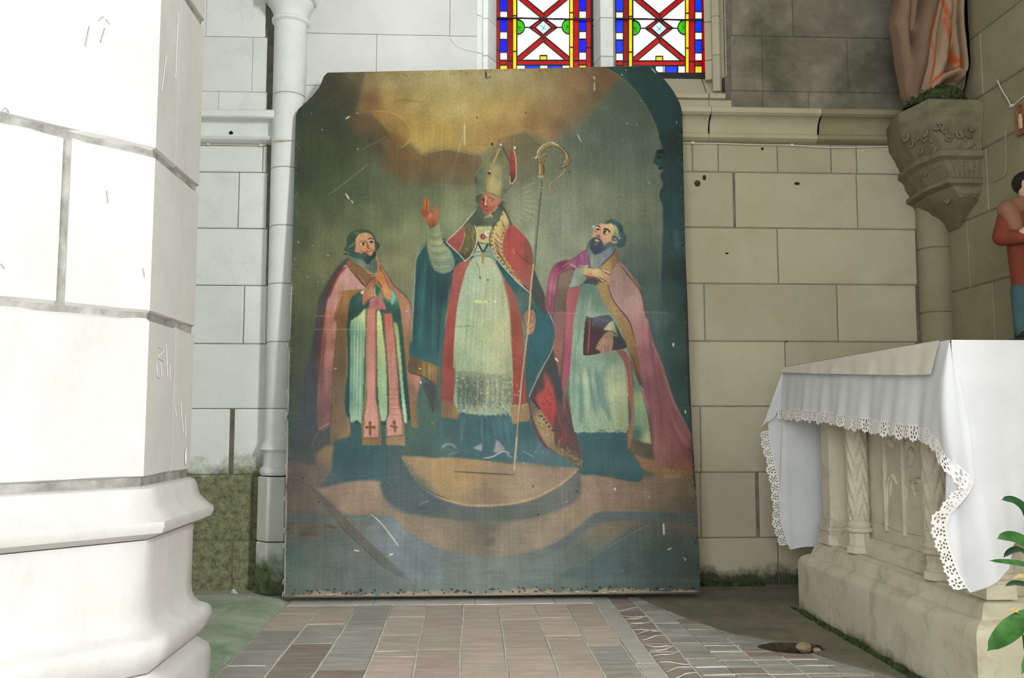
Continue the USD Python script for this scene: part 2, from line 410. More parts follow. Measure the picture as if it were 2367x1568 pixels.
# ---------------------------------------------------------------- back wall
wall_back = thing('wall_back', kind='structure')
OPEN = sbox(xW(1104), zW(224, 1600), xW(1688), 4.45)
back_outline = sbox(-3.2, -0.05, SIDE + 0.35, 5.05).difference(OPEN)
obj('mortar_bed', ext(back_outline, WALL + 0.006, WALL + 0.42), 'mortar_dark', wall_back, smooth=False)


def courses(ys, cuts, px_ref, mats, gap=0.0045, jit=0.15, name='stone_block', proud=0.0, x_lim=None, ch=0.005):
    """rows of stones: ys = row boundaries (pixels), cuts = list of lists of vertical joints (pixels)"""
    for k, (a, b) in enumerate(zip(ys, ys[1:])):
        z1, z0 = zW(a, px_ref), zW(b, px_ref)
        c = cuts[k]
        for u, v in zip(c, c[1:]):
            yy = (a + b) / 2
            gu = gap if not isinstance(u, tuple) else u[1]; gv = gap if not isinstance(v, tuple) else v[1]
            uu = u[0] if isinstance(u, tuple) else u; vv = v[0] if isinstance(v, tuple) else v
            x0 = xW(uu, yy) + gu / 2; x1 = xW(vv, yy) - gv / 2
            mt = mats[k] if isinstance(mats, list) else mats
            obj(name, facing(block_wall(x0, x1, max(z0, -0.02) + gap / 2, z1 - gap / 2, 0.05, ch, proud + R.uniform(-.001, .0015), jit, R.randrange(1 << 30)), 'y', WALL), mt, wall_back, smooth=25)


courses([333, 400, 528, 657, 790, 940, 1092, 1243, 1362],
        [[706, 900, 1100, 1300, 1500, 1601, 1661, 1798, 1922, 1981, 2120],
         [706, 960, 1230, 1460, (1698, .014), 1982, 2120],
         [706, 860, 1110, 1350, 1560, 1799, 2120],
         [706, 1000, 1260, 1500, 1629, 1937, 2120],
         [706, 900, 1200, 1420, 1817, 2120],
         [706, 1000, 1300, 1620, 1930, 2120],
         [706, 860, 1140, 1430, 1620, (1752, .02), 2120],
         [706, 980, 1260, 1540, 1800, 2120]], 1850, 'tan_stone')
LFT = -160
courses([335, 398, 528, 660, 795], [[LFT, 120, 430, 607, 617], [LFT, 160, 400, 551, 617], [LFT, 60, 360, 617], [LFT, 150, 400, 563, 617]], 540, 'white_stone')
courses([795, 945, 1098, 1250, 1395], [[LFT, 100, 330, 617], [LFT, 120, 390, (535, .028), 617], [LFT, 60, 360, (583, .012), 617], [LFT, 160, 400, (535, .012), 617]], 540, 'mossy_stone', jit=0.5)
# above the string course the joints are filled almost flush
courses([-420, -210, 85, 212, 264], [[LFT, 300, 617], [LFT, 200, 480, 617], [LFT, 250, 583, 617], [LFT, 260, 505, 617]], 540, 'white_stone', gap=0.002, ch=0.002)
courses([-420, -200, -20, 80, 200, 268], [[700, 900, 1103], [700, 830, 1103], [700, 1040, 1103], [700, 870, 1103], [700, 1000, 1103]], 900, 'upper_stone', gap=0.002, ch=0.002)
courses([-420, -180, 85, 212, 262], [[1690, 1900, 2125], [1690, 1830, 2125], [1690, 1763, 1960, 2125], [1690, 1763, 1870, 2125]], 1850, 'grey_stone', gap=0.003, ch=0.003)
courses([226, 268], [[1100, 1330, 1640, 1700]], 1400, 'tan_stone', gap=0.003)

# window surround: bevelled mullion, jambs, colonnettes, sill
GL = WALL + 0.17
xG = lambda px, py=60: float(onY(px, py, GL)[0])
ZB, ZT = float(onY(1600, 181, GL)[2]), 4.42


def vprism(pl, zs, mat, name, gap=0.003):
    """stack of stones of one plan outline"""
    for a, b in zip(zs, zs[1:]):
        obj(name, prism(Polygon(pl), a + gap / 2, b - gap / 2, 0.003, 0.1, R.randrange(1 << 30), 0.1), mat, wall_back, smooth=25)


mx0, mx1 = xG(1370), xG(1418)
zj = [ZB - 0.05, float(onY(1390, 125, WALL)[2]), float(onY(1390, 35, WALL)[2]), 3.75, 4.05, ZT]
fx0, fx1 = float(onY(1388, 60, WALL + .03)[0]), float(onY(1417, 60, WALL + .03)[0])
vprism([(mx0, GL + .05), (mx0, GL), (fx0, WALL + .03), (fx1, WALL + .03), (mx1 + .012, GL), (mx1 + .012, GL + .05)], zj, 'white_stone', 'mullion_stone')
jx = xG(1148)
zj2 = [ZB - 0.05, float(onY(1125, 122, WALL)[2]), float(onY(1125, 35, WALL)[2]), 3.8, 4.1, ZT]
vprism([(xW(1104) - .01, GL + .05), (xW(1104) - .01, WALL - .002), (xW(1112), WALL + 0.015), (xW(1116), WALL + .045), (xW(1127), WALL + .04), (jx - .002, GL - .02), (jx, GL + .05)], zj2, 'white_stone', 'jamb_stone')
rj = xG(1634)
vprism([(rj, GL + .05), (rj, GL - .01), (xW(1648), WALL + .07), (xW(1661), WALL + .055), (xW(1683), WALL + .04), (xW(1688) + .01, WALL - .002), (xW(1688) + .01, GL + .05)], zj, 'tan_stone', 'jamb_stone')
cxx, cyy = xW(1672), WALL + .035
for a, b in zip([zW(209, 1672), zW(125, 1672), zW(35, 1672), 3.8], [zW(125, 1672), zW(35, 1672), 3.8, 4.3]):
    oc = [(cxx + .029 * math.cos(t), cyy + .029 * math.sin(t)) for t in np.arange(8) * PI / 4 + PI / 8]
    obj('colonnette_stone', prism(Polygon(oc), a + .001, b - .001, 0.003), 'tan_stone', wall_back, smooth=25)
# sloping sill with a rounded nose
prof = [(GL + .06, ZB + .004), (GL - .02, ZB - .004), (WALL + .03, zW(214, 1600)), (WALL - .012, zW(216, 1600)), (WALL - .022, zW(221, 1600)), (WALL - .018, zW(228, 1600)), (WALL + .06, zW(232, 1600)), (GL + .06, zW(232, 1600))]
def sweep_x(prof, x0, x1, close_caps=True):
    a = np.array(prof); return loft([np.c_[np.full(len(a), x), a] for x in (x0, x1)])
for u, v in [(1106, 1380), (1380, 1646), (1648, 1686)]:
    obj('sill_stone', sweep_x(prof, xW(u) + .001, xW(v) - .001), 'tan_stone', wall_back, smooth=25)
obj('lintel_stone', bx(xW(1100), xW(1690), WALL - .001, GL + .05, ZT, 4.5), 'white_stone', wall_back, smooth=False)

# old plugs and holes in the wall face
def lump(px, py, w, h, mat='dark_hole', name='plugged_hole', Y=WALL, parent=None, d=0.012):
    m = trimesh.creation.icosphere(2); s = Y / FPX
    v = m.vertices * (1 + 0.35 * (meshkit.noise(m.vertices * 2.3 + px) - .5)[:, None])
    m.vertices = v * [w * s / 2, d, h * s / 2] + onY(px, py, Y)
    obj(name, m, mat, parent or wall_back, smooth=True)
principled('rust_plug', (0.13, 0.075, 0.02), 0.9, noise=(60, (0.35, 0.6), (0.03, 0.02, 0.008)))
for px, py, w, h in [(1612, 424, 15, 16), (1628, 411, 9, 13), (1842, 425, 13, 7), (1680, 586, 9, 3.5), (1817, 790, 4, 4), (2128, 403, 4, 6), (2130, 462, 22, 3)]:
    lump(px, py, w, h, 'rust_plug')

# ---------------------------------------------------------------- string courses (trim)
def molding(z_top, z_bot, front):
    h = z_top - z_bot
    P = [(WALL + .02, z_top), (WALL - front * .96, z_top - .10 * h), (WALL - front, z_top - .14 * h), (WALL - front, z_top - .26 * h), (WALL - front * .9, z_top - .29 * h)]
    for t in np.linspace(0, 1, 9):   # cavetto
        P.append((WALL - front * (.86 - .58 * math.sin(t * PI / 2)), z_top - h * (.31 + .44 * (1 - math.cos(t * PI / 2)))))
    P += [(WALL - front * .36, z_top - .78 * h), (WALL - front * .40, z_top - .83 * h), (WALL - front * .38, z_top - .90 * h), (WALL - front * .2, z_top - .96 * h), (WALL + .02, z_bot)]
    return P
trim1 = thing('trim_1', kind='structure')
pr = molding(zW(257, 1850), zW(333, 1850), 0.115)
for u, v in [(704, 960), (960, 1300), (1300, 1642), (1642, 1897), (1897, 2128)]:
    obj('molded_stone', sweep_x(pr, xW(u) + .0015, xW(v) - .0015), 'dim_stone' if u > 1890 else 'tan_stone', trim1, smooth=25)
trim2 = thing('trim_2', kind='structure')
zt, zb = zW(262, 550), zW(335, 550)
P2 = [(WALL + .02, zt), (WALL - .10, zt - .01), (WALL - .112, zt - .02), (WALL - .112, zt - .055), (WALL - .10, zt - .062), (WALL - .035, zt - .066)]
P2 += [(WALL - .03 - .012 * t, zt - .066 - .085 * t) for t in (.3, .6, 1)] + [(WALL - .06, zt - .155), (WALL - .066, zt - .163), (WALL - .055, zt - .175), (WALL + .02, zb)]
for u, v in [(-150, 150), (150, 420), (420, 634)]:
    obj('molded_stone', sweep_x(P2, xW(u) + .0015, xW(v) - .0015), 'white_stone', trim2, smooth=25)
lump(534, 307, 9, 8, Y=WALL - .045, name='drill_hole', parent=trim2, d=.01)
lump(1762, 344, 6, 6, Y=WALL, name='drill_hole', d=.008)

# ---------------------------------------------------------------- right wall, ceiling
wall_right = thing('wall_right', kind='structure')
obj('mortar_bed', bx(SIDE + .006, SIDE + .35, 0.3, WALL + .1, -.05, 5.05), 'mortar_dark', wall_right, smooth=False)
zr = [0, .36, .68, 1.0, 1.33, 1.71, 2.10, 2.46, 2.76, 3.12, 3.5, 3.9, 4.3, 4.7, 5.0]
for k, (a, b) in enumerate(zip(zr, zr[1:])):
    y = WALL
    first = True
    while y > 0.35:
        d = (0.33 if k % 2 else 0.55) if first else R.uniform(.5, .8); first = False
        e = max(y - d, 0.3)
        if e < 0.6: e = 0.3
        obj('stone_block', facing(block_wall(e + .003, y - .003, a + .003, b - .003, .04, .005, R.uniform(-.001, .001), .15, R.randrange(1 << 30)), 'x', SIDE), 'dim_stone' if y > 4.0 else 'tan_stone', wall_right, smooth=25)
        y = e
obj('quoin', bx(SIDE, SIDE + .35, .25, .3, -.02, 5.05), 'tan_stone', wall_right, smooth=False)
principled('plaster', (0.62, 0.61, 0.56), 0.9, noise=(2, (0.4, 0.6), (0.54, 0.53, 0.48)))
ceiling = obj('ceiling', bx(-4.6, 5.6, -3.4, WALL + .42, 5.05, 5.2), 'plaster', smooth=False, kind='structure')
# the nave behind the camera, its rear wall open where the added fill light stands
wall_rear = obj('wall_rear', ext(sbox(-4.6, -.05, 5.6, 5.05).difference(sbox(-2.55, .8, .15, 3.8)), -3.25, -3.0), 'plaster', smooth=False, kind='structure')
wall_left = obj('wall_left', bx(-4.75, -4.6, -3.25, WALL + .42, -.05, 5.05), 'plaster', smooth=False, kind='structure')
nave = obj('wall_nave', bx(5.45, 5.6, -3.0, 0.5, -.05, 5.05), 'plaster', smooth=False, kind='structure')
obj('wall_nave', bx(SIDE + .35, 5.6, .3, .5, -.05, 5.05), 'plaster', smooth=False, kind='structure')
obj('floor_bed', bx(-4.6, 5.6, -3.2, -.6, -.12, -.004), 'tile_grey', floor, smooth=False)
obj('floor_bed', bx(SIDE + .3, 5.6, -.6, .3, -.12, -.004), 'tile_grey', floor, smooth=False)
obj('wall_end', bx(-4.6, -3.2, WALL + .006, WALL + .42, -.05, 5.05), 'white_stone', wall_back, smooth=False)

# ---------------------------------------------------------------- great pier on the left
pier = thing('stone_pier', 'massive whitewashed octagonal stone pier with moulded base, filling the left edge', 'pier')
PX1 = -1.01; SIDE_L = 0.47; AP = SIDE_L * (1 + math.sqrt(2)) / 2; PC = np.array([PX1 - AP, 2.88 + SIDE_L / 2])
PW = Point(0, 0)


def octagon(a):
    r = a / math.cos(PI / 8)
    return Polygon([(PC[0] + r * math.cos(t), PC[1] + r * math.sin(t)) for t in np.arange(8) * PI / 4 + PI / 8])


zP = lambda py: float(onY(465, py, 3.35)[2])
zsP = [zP(1094), zP(765), zP(440), zP(58), zP(-330), zP(-720), 5.04]
full = octagon(AP)
def split(poly, lines):
    """cut a plan polygon by lines through the pier's centre side (angle, offset)"""
    parts = [poly]
    for (p, d) in lines:
        p = np.array(p); d = np.array(d, float) / np.linalg.norm(d); nrm = np.array([-d[1], d[0]])
        big = Polygon([p - d * 5, p + d * 5, p + d * 5 + nrm * 5, p - d * 5 + nrm * 5])
        parts = [q for s in parts for q in (s.intersection(big), s.difference(big)) if q.area > 1e-4]
    return parts
# joints on the broad face, found where the photo shows them
def on_face(px, py):
    """ray onto the broad face, which runs from (-1.01, 2.88) at 45 degrees to the left and nearer"""
    n = np.array([1, -1, 0]) / math.sqrt(2); p0 = np.array([PX1, 2.88, 0]); d = ray(px, py)
    return CAM + d * ((p0 - CAM) @ n / (d @ n))
jf = on_face(150, 500)[:2]
obj('core', prism(octagon(AP - .014), 0.02, 5.04, .002), 'mortar_pier', pier, smooth=25)
side_joint = onX(411, 300, PX1)[:2]
cuts = [[((PC[0], PC[1]), (1, .05))], [(jf, (-1, 1))], [((side_joint[0], side_joint[1]), (1, 0.02))], [((PC[0], PC[1] + .1), (1, .3))], [(jf, (-1, 1))], []]
for k, (a, b) in enumerate(zip(zsP, zsP[1:])):
    for q in split(full, cuts[k]):
        if cuts[k] and k in (1, 4): q = q.difference(LineString([jf - [.5, -.5], jf + [.5, -.5]]).buffer(.0085))
        q = q.buffer(-.004, join_style=2)
        obj('stone_block', prism(q, a + .0075, b - .0075, 0.009, 0.45, R.randrange(1 << 30), 0.07), 'pier_stone', pier, smooth=25)
# moulded base, die, lower torus and plinth: rings of the octagon pushed out
zQ = lambda py: float(onY(500, py, 3.40)[2])
sil = 2080 / 3.40
prof_base = [(475, 1204), (493, 1197), (507, 1190), (513, 1178), (512, 1168), (497, 1154), (486, 1142), (481, 1128), (478, 1114), (474, 1106), (464, 1101)]
prof_die = [(487, 1462), (500, 1450), (511, 1434), (516, 1414), (514, 1400), (506, 1391), (490, 1385), (481, 1375), (476, 1362), (474, 1340), (473.5, 1206)]
prof_pl = [(515, 1600), (515, 1497), (510, 1482), (488, 1465)]
def octa_loft(prof, mat, name, cutlines=None, zmin=None):
    rings = []
    for px, py in prof:
        z = zQ(py) if zmin is None or py < 1590 else zmin
        a = AP + (px - 466) / sil
        rings.append(np.c_[np.array(octagon(a).exterior.coords)[:-1], np.full(8, z)])
    # subdivide the sides so that joints can be cut and arrises can wear
    rr = []
    for r in rings:
        q = []
        for i in range(8):
            for t in np.linspace(0, 1, 7)[:-1]: q.append(r[i] + (r[(i + 1) % 8] - r[i]) * t)
        rr.append(np.array(q))
    m = loft(rr)
    if not cutlines: return obj(name, m, mat, pier, smooth=35)
    mm = trimesh.Trimesh(m.vertices, m.faces, process=True)
    mf = m3.Manifold(m3.Mesh(np.asarray(mm.vertices, np.float32), np.asarray(mm.faces, np.uint32)))
    for (p, d) in cutlines:
        nrm = np.array([-d[1], d[0], 0.0]); nrm /= np.linalg.norm(nrm); off = float(nrm[:2] @ np.array(p))
        parts = []
        a, b = mf.split_by_plane(tuple(nrm), off + .0012)
        c, _ = mf.split_by_plane(tuple(-nrm), -(off - .0012))
        for part in (a, c):
            if part.num_tri() > 8: obj(name, part, mat, pier, smooth=35)
        return
octa_loft(prof_pl, 'pier_stone', 'plinth', None, 0.0)
octa_loft(prof_die, 'pier_stone', 'base_stone', [((side_joint[0], side_joint[1]), (1, .02))])
jt = on_face(88, 1180)[:2]
octa_loft(prof_base, 'pier_stone', 'molded_base', [((side_joint[0], side_joint[1]), (1, .02))])

# ---------------------------------------------------------------- engaged wall shafts
def shaft(label, cx, cy, r, zj, mat, base):
    t = thing('engaged_column', label, 'column')
    for a, b in zip(zj, zj[1:]):
        obj('drum', lathe([(r - .004, a + .0015), (r, a + .006), (r, b - .006), (r - .004, b - .0015)], (cx, cy), 36), mat, t, smooth=30)
    obj('core', lathe([(r - .006, zj[0]), (r - .006, zj[-1])], (cx, cy), 24), 'mortar_dark', t, smooth=30)
    return t
CY = WALL - .05
sx = float(onY(664, 400, CY)[0]); rL = 0.094
zS = lambda py, px=665: float(onY(px, py, CY - .09)[2])
tL = shaft('pale round shaft engaged in the wall between the pier and the painting', sx, CY, rL, [zS(y) for y in (1030, 945, 790, 655, 520, 385, 212, 42)], 'white_stone', True)
obj('molded_base', lathe([(rL + .012, zS(1100)), (rL + .018, zS(1096)), (rL + .022, zS(1090)), (rL + .018, zS(1084)), (rL + .004, zS(1080)), (rL + .001, zS(1072)), (rL + .002, zS(1052)), (rL + .010, zS(1046)), (rL + .024, zS(1040)), (rL + .018, zS(1032)), (rL + .004, zS(1020))], (sx, CY), 36), 'white_stone', tL, smooth=35)
stone('shaft_stone', (0.60, 0.62, 0.57), (0.70, 0.72, 0.68), 2.2, 0.04, moss=(0.05, 0.52, (0.03, 0.05, 0.018), (0.13, 0.19, 0.07)), bump=0.2)
oc = lambda r: Polygon([(sx + r * math.cos(t), CY + r * math.sin(t)) for t in np.arange(8) * PI / 4 + PI / 8])
obj('plinth_block', prism(oc(rL + .028), zS(1253) + .003, zS(1103), .005), 'shaft_stone', tL, smooth=25)
obj('plinth_block', prism(oc(rL + .030), 0.0, zS(1253) - .003, .005), 'shaft_stone', tL, smooth=25)
obj('capital', lathe([(rL, zS(44)), (rL + .014, zS(40)), (rL + .016, zS(34)), (rL + .004, zS(30)), (rL + .006, zS(24)), (rL + .014, zS(14)), (rL + .028, zS(4)), (rL + .038, zS(-2)), (rL + .038, zS(-8))], (sx, CY), 36), 'white_stone', tL, smooth=35)
obj('abacus', prism(Polygon([(sx - .15, WALL + .02), (sx - .15, CY - .08), (sx - .07, CY - .15), (sx + .07, CY - .15), (sx + .15, CY - .08), (sx + .15, WALL + .02)]), zS(-8), zS(-42), .008), 'white_stone', tL, smooth=25)
obj('springer', prism(Polygon([(sx - .13, WALL + .02), (sx - .12, CY - .06), (sx - .06, CY - .13), (sx + .06, CY - .13), (sx + .12, CY - .06), (sx + .13, WALL + .02)]), zS(-43), 5.05, .008), 'white_stone', tL, smooth=25)

cxr = float(onY(2161, 600, WALL - .05)[0])
tR = shaft('dull olive round shaft in the wall corner, below the carved bracket', cxr, WALL - .05, 0.0965, [0.0] + [zW(y, 2160) - .0 for y in (1180, 1020, 870, 727, 581, 462, 330, 200)], 'dim_stone', True)

# scratches, scribbles and hairline cracks that the photo shows in the stone
principled('pencil', (0.30, 0.29, 0.27), 0.9)
principled('chalk', (0.86, 0.86, 0.84), 0.9)
def scratch(pts, r, mat, where, parent):
    p = [where(x, y) for x, y in pts]; obj('scratch', tube(spline(p, 5) if len(p) > 2 else p, r, 5), mat, parent, smooth=True)
XF = lambda x, y: onX(x, y, PX1)
for q in ([(4, 258), (12, 250), (20, 258), (13, 266), (4, 258)], [(8, 262), (17, 256)], [(228, 48), (236, 39), (240, 40)], [(244, 44), (254, 56)], [(196, 108), (206, 60)], [(232, 98), (240, 70), (242, 64)], [(0, 1438), (8, 1446), (16, 1436), (24, 1444), (34, 1438), (44, 1442)], [(0, 1470), (18, 1464), (40, 1470)], [(246, 440), (250, 470)], [(2, 610), (10, 622)], [(330, 620), (334, 640)]):
    scratch(q, .0009, 'pencil', on_face, pier)
for q in ([(366, 800), (378, 812), (366, 826), (380, 834)], [(384, 796), (388, 870)], [(362, 840), (364, 868), (370, 874)], [(372, 838), (374, 870)], [(392, 842), (394, 880)], [(418, 930), (420, 960), (424, 1000)], [(404, 940), (408, 962)], [(384, 130), (374, 210)], [(412, 30), (406, 180)], [(428, 960), (430, 1010)]):
    scratch(q, .0011, 'chalk', XF, pier)
m = trimesh.creation.icosphere(2); m.vertices *= [.002, .013, .03]; m.apply_translation(XF(430, 1056)); obj('chalk_mark', m, 'chalk', pier, smooth=True)
WF = lambda x, y: onY(x, y, WALL - .0005)
for q in ([(1040, 88), (1052, 104), (1070, 114), (1090, 119), (1104, 121)], [(556, 24), (560, 44), (563, 52)], [(690, 184), (697, 200)], [(1848, 250), (1862, 214)], [(1700, 120), (1760, 132)]):
    scratch(q, .0010, 'pencil', WF, wall_back)
# ================================================================== ALTAR
altar = thing('altar', 'carved pale stone altar with chevron columns on a moulded step, under the white cloth', 'altar')
PXF, PY0, PY1 = 1.675, 2.975, 4.60
plp = [(0, 0), (0, .236), (.003, .25), (.012, .265), (.028, .277), (.05, .285), (.055, .298), (.062, .318), (.074, .334), (.092, .342), (.098, .348)]
rings = []
for d, z in plp:
    x0, x1, y0, y1 = PXF + d, SIDE - .002, PY0 + d, PY1 - d
    n = 14
    q = [(x0, y) for y in np.linspace(y1, y0, n)] + [(x, y0) for x in np.linspace(x0, x1, 6)[1:]] + [(x1, y) for y in np.linspace(y0, y1, 4)[1:]] + [(x, y1) for x in np.linspace(x1, x0, 6)[1:-1]]
    rings.append(np.c_[np.array(q), np.full(len(q), z)])
mm = loft(rings); mm = trimesh.Trimesh(mm.vertices, mm.faces, process=True)
if mm.volume < 0: mm.invert()
mf = m3.Manifold(m3.Mesh(np.asarray(mm.vertices, np.float32), np.asarray(mm.faces, np.uint32)))
for a, b in [(2.9, 3.256), (3.256, 3.79), (3.79, 4.7)]:
    p, _ = mf.split_by_plane((0, 1, 0), a + .003); p, _ = p.split_by_plane((0, -1, 0), -(b - .003))
    obj('step_stone', p, 'altar_stone', altar, smooth=25)
ZP = .348
obj('step_core', bx(PXF + .006, SIDE - .01, PY0 + .02, PY1 - .02, .0, .23), 'mortar_light', altar, smooth=False)
obj('body', bx(1.85, SIDE - .003, 3.11, 4.44, ZP - .01, 1.13), 'altar_stone', altar, smooth=False)
obj('skirting', cat(bx(1.80, 1.86, 3.10, 4.46, ZP - .005, ZP + .035), loft([np.array([[x, y, z] for y in (3.10, 4.46) for x in ((a, 1.86) if y < 4 else (1.86, a))]) for a, z in ((1.80, ZP + .035), (1.84, ZP + .07))])), 'altar_stone', altar, smooth=False)
for y0, y1 in ((4.41, 4.50), (3.06, 3.15)):
    w = prism(Polygon([(1.775, y0), (1.86, y0), (1.86, y1), (1.775, y1)]), ZP, 1.13, .006)
    obj('corner_pilaster', w, 'altar_stone', altar, smooth=25)
    obj('pilaster_base', cat(*[bx(1.775 - e, 1.86, y0 - e, y1 + e, a, b) for e, a, b in ((.022, ZP, ZP + .05), (.012, ZP + .05, ZP + .066), (.02, ZP + .066, ZP + .084), (.008, ZP + .084, ZP + .12))]), 'altar_stone', altar, smooth=False)


def chevron_shaft(cx, cy, r, z0, z1):
    nt, nz = 40, 110
    t = np.linspace(0, 2 * PI, nt, endpoint=False); rings = []
    for z in np.linspace(z0, z1, nz):
        zig = np.abs(((t / (2 * PI) * 4) % 1) - .5) * 2          # four zigzags round the shaft
        ph = ((z - z0) / .095 - zig * 1.1) % 1
        rr = r - .009 * np.clip(1 - np.abs(ph - .5) / .22, 0, 1) ** .7 + .002
        rings.append(np.c_[cx + rr * np.cos(t), cy + rr * np.sin(t), np.full(nt, z)])
    return loft(rings)


for cy in (4.14, 3.435):
    obj('column_shaft', chevron_shaft(1.80, cy, .046, ZP + .15, 1.06), 'altar_stone', altar, smooth=40)
    lo = lathe([(.052, ZP - .002), (.060, ZP + .002), (.060, ZP + .03), (.050, ZP + .036), (.052, ZP + .044)], (1.80, cy), 8)
    hi = lathe([(.052, ZP + .044), (.046, ZP + .05), (.048, ZP + .085), (.046, ZP + .092)], (1.80, cy), 8)
    to = lathe([(.046, ZP + .092), (.060, ZP + .098), (.063, ZP + .106), (.060, ZP + .114), (.050, ZP + .118), (.054, ZP + .128), (.05, ZP + .136), (.044, ZP + .15)], (1.80, cy), 28)
    obj('column_base', cat(lo, hi, to), 'altar_stone', altar, smooth=30)
    obj('column_capital', lathe([(.046, 1.06), (.055, 1.065), (.05, 1.075), (.075, 1.12), (.08, 1.13)], (1.80, cy), 20), 'altar_stone', altar, smooth=30)
# relief on the front panel: blind arches and hanging leaves
XPN = 1.85
def relief(pxs, r, name):
    p = spline([onX(px, py, XPN) for px, py in pxs], 6); k = len(p)
    m = tube(p, [r * (.35 + .65 * math.sin(PI * min(1, (i + 1) / k))) for i in range(k)], 7)
    obj(name, m, 'altar_stone', altar, smooth=True)
relief([(2052, 1165), (2052, 1125), (2058, 1104), (2064, 1100), (2070, 1112), (2074, 1120)], .012, 'relief_arch')
relief([(2058, 1150), (2060, 1120), (2063, 1112)], .009, 'relief_arch')
relief([(2116, 1150), (2110, 1120), (2117, 1112), (2127, 1113), (2134, 1130), (2138, 1165), (2139, 1195)], .012, 'relief_arch')
relief([(2080, 1118), (2092, 1115), (2100, 1122), (2106, 1130)], .007, 'relief_arch')
for k, (px, py) in enumerate([(2052, 1015), (2060, 1022), (2100, 1030), (2112, 1022), (2125, 1030), (2108, 1050), (2104, 1066), (2070, 1012), (2085, 1018), (2140, 1040)]):
    m = trimesh.creation.icosphere(2); m.vertices *= [.016, .018, .03]
    m.apply_transform(trimesh.transformations.rotation_matrix(.6 * (-1) ** k, [1, 0, 0])); m.apply_translation(onX(px, py, XPN - .004)); obj('relief_leaf', m, 'altar_stone', altar, smooth=True)
for y in (3.62, 3.79, 3.96):
    obj('relief_mullion', lathe([(.012, ZP + .12), (.012, .95), (.02, .97)], (XPN - .002, y), 12), 'altar_stone', altar, smooth=True)
relief([(2095, 1215), (2093, 1170), (2096, 1140), (2092, 1110)], .006, 'relief_arch')
relief([(2030, 1205), (2070, 1222), (2110, 1232), (2150, 1242)], .008, 'relief_band')
obj('table_slab', bx(1.684, SIDE - .003, 3.056, 4.70, 1.125, 1.226), 'altar_stone', altar, smooth=False)

# ---------------------------------------------------------------- white cloth with lace
def fabric(name, c1, c2, sheen=.2):
    n = {'g': ('geometry', {}), 't': ('noise_texture', {'scale': 6.0, 'detail': 5.0}), 'r': ('rgb_ramp', {'ramp': [(.35, c1), (.65, c2)]}),
         'w': ('noise_texture', {'scale': 260.0, 'detail': 2.0}), 'b': ('bump', {'strength': .15, 'distance': .002}),
         'p': ('principled_bsdf', {'roughness': .85, 'specular_ior_level': .2, 'sheen_weight': sheen}), 'tr': ('translucent_bsdf', {}), 'm': ('mix_closure', {'fac': .12})}
    l = [('g.position', 't.vector'), ('t.fac', 'r.fac'), ('r.color', 'p.base_color'), ('r.color', 'tr.color'), ('g.position', 'w.vector'), ('w.fac', 'b.height'), ('b.normal', 'p.normal'), ('p.BSDF', 'm.closure1'), ('tr.BSDF', 'm.closure2')]
    MAT[name] = usdkit.material(stage, '/World/Looks/' + name, n, l, surface='m.closure')
fabric('white_linen', (.69, .71, .74), (.74, .76, .79))
fabric('lace_thread', (.82, .81, .79), (.88, .87, .86))
fabric('cream_linen', (.68, .64, .55), (.74, .70, .61))
cloth = thing('altar_cloth', 'white lace-edged cloth hanging over the stone altar on the right', 'tablecloth')
ZT_ = 1.233


def curve_at(pts, s):
    """point at fraction s (array) of a polyline with given (s, x, y, z) rows"""
    p = np.array(pts, float); return np.stack([np.interp(s, p[:, 0], p[:, k]) for k in (1, 2, 3)], -1)


def sheet(top, bot, ns, nt, wave, bulge=None):
    s = np.linspace(0, 1, ns); A, B = curve_at(top, s), curve_at(bot, s)
    t = np.linspace(0, 1, nt)
    P = A[None] * (1 - t)[:, None, None] + B[None] * t[:, None, None]
    w = np.array([[wave(a, b) for a in s] for b in t])      # (nt, ns, 3)
    P = P + w
    f = []
    for i in range(nt - 1):
        for j in range(ns - 1):
            a = i * ns + j; f += [[a, a + 1, a + ns + 1], [a, a + ns + 1, a + ns]]
    return P, np.array(f)


# front drop, with the flared corners at both ends
front_top = [(0, 1.672, 4.712, ZT_), (.06, 1.672, 4.712, ZT_), (.90, 1.672, 3.045, ZT_), (1, 1.672, 3.045, ZT_)]
front_bot = [(0, 1.600, 4.80, .955), (.06, 1.652, 4.72, 1.015), (.2, 1.655, 4.42, 1.012), (.5, 1.655, 3.85, .975), (.8, 1.655, 3.28, .935), (.86, 1.640, 3.16, .925), (.91, 1.632, 3.08, .885), (.96, 1.645, 3.0, .815), (1, 1.668, 2.955, .775)]
def wf(s, t):
    e = math.exp(-((s - .93) / .05) ** 2)
    d = .006 * math.sin(27 * s + 1.2) * t + .005 * math.sin(61 * s) * t ** 1.5 + .003 * math.sin(113 * s + 2 * t) * t
    return np.array([-.004 - d - .02 * e * math.sin(PI * t), 0, 0])
Pf, Ff = sheet(front_top, front_bot, 150, 26, wf)
near_top = [(0, 1.672, 3.045, ZT_), (.34, 1.672, 3.045, ZT_), (.42, 1.70, 3.044, ZT_), (1, SIDE - .004, 3.044, ZT_)]
near_bot = [(0, 1.690, 2.985, .76), (.06, 1.655, 2.99, .70), (.11, 1.612, 2.995, .655), (.15, 1.594, 3.0, .615), (.21, 1.606, 2.995, .555), (.27, 1.635, 2.985, .47), (.33, 1.664, 2.98, .385), (.41, 1.735, 2.965, .43), (.47, 1.79, 2.975, .470), (.50, 1.815, 2.995, .54), (.54, 1.845, 3.0, .565), (.6, 1.95, 2.99, .55), (1, SIDE - .004, 2.995, .55)]
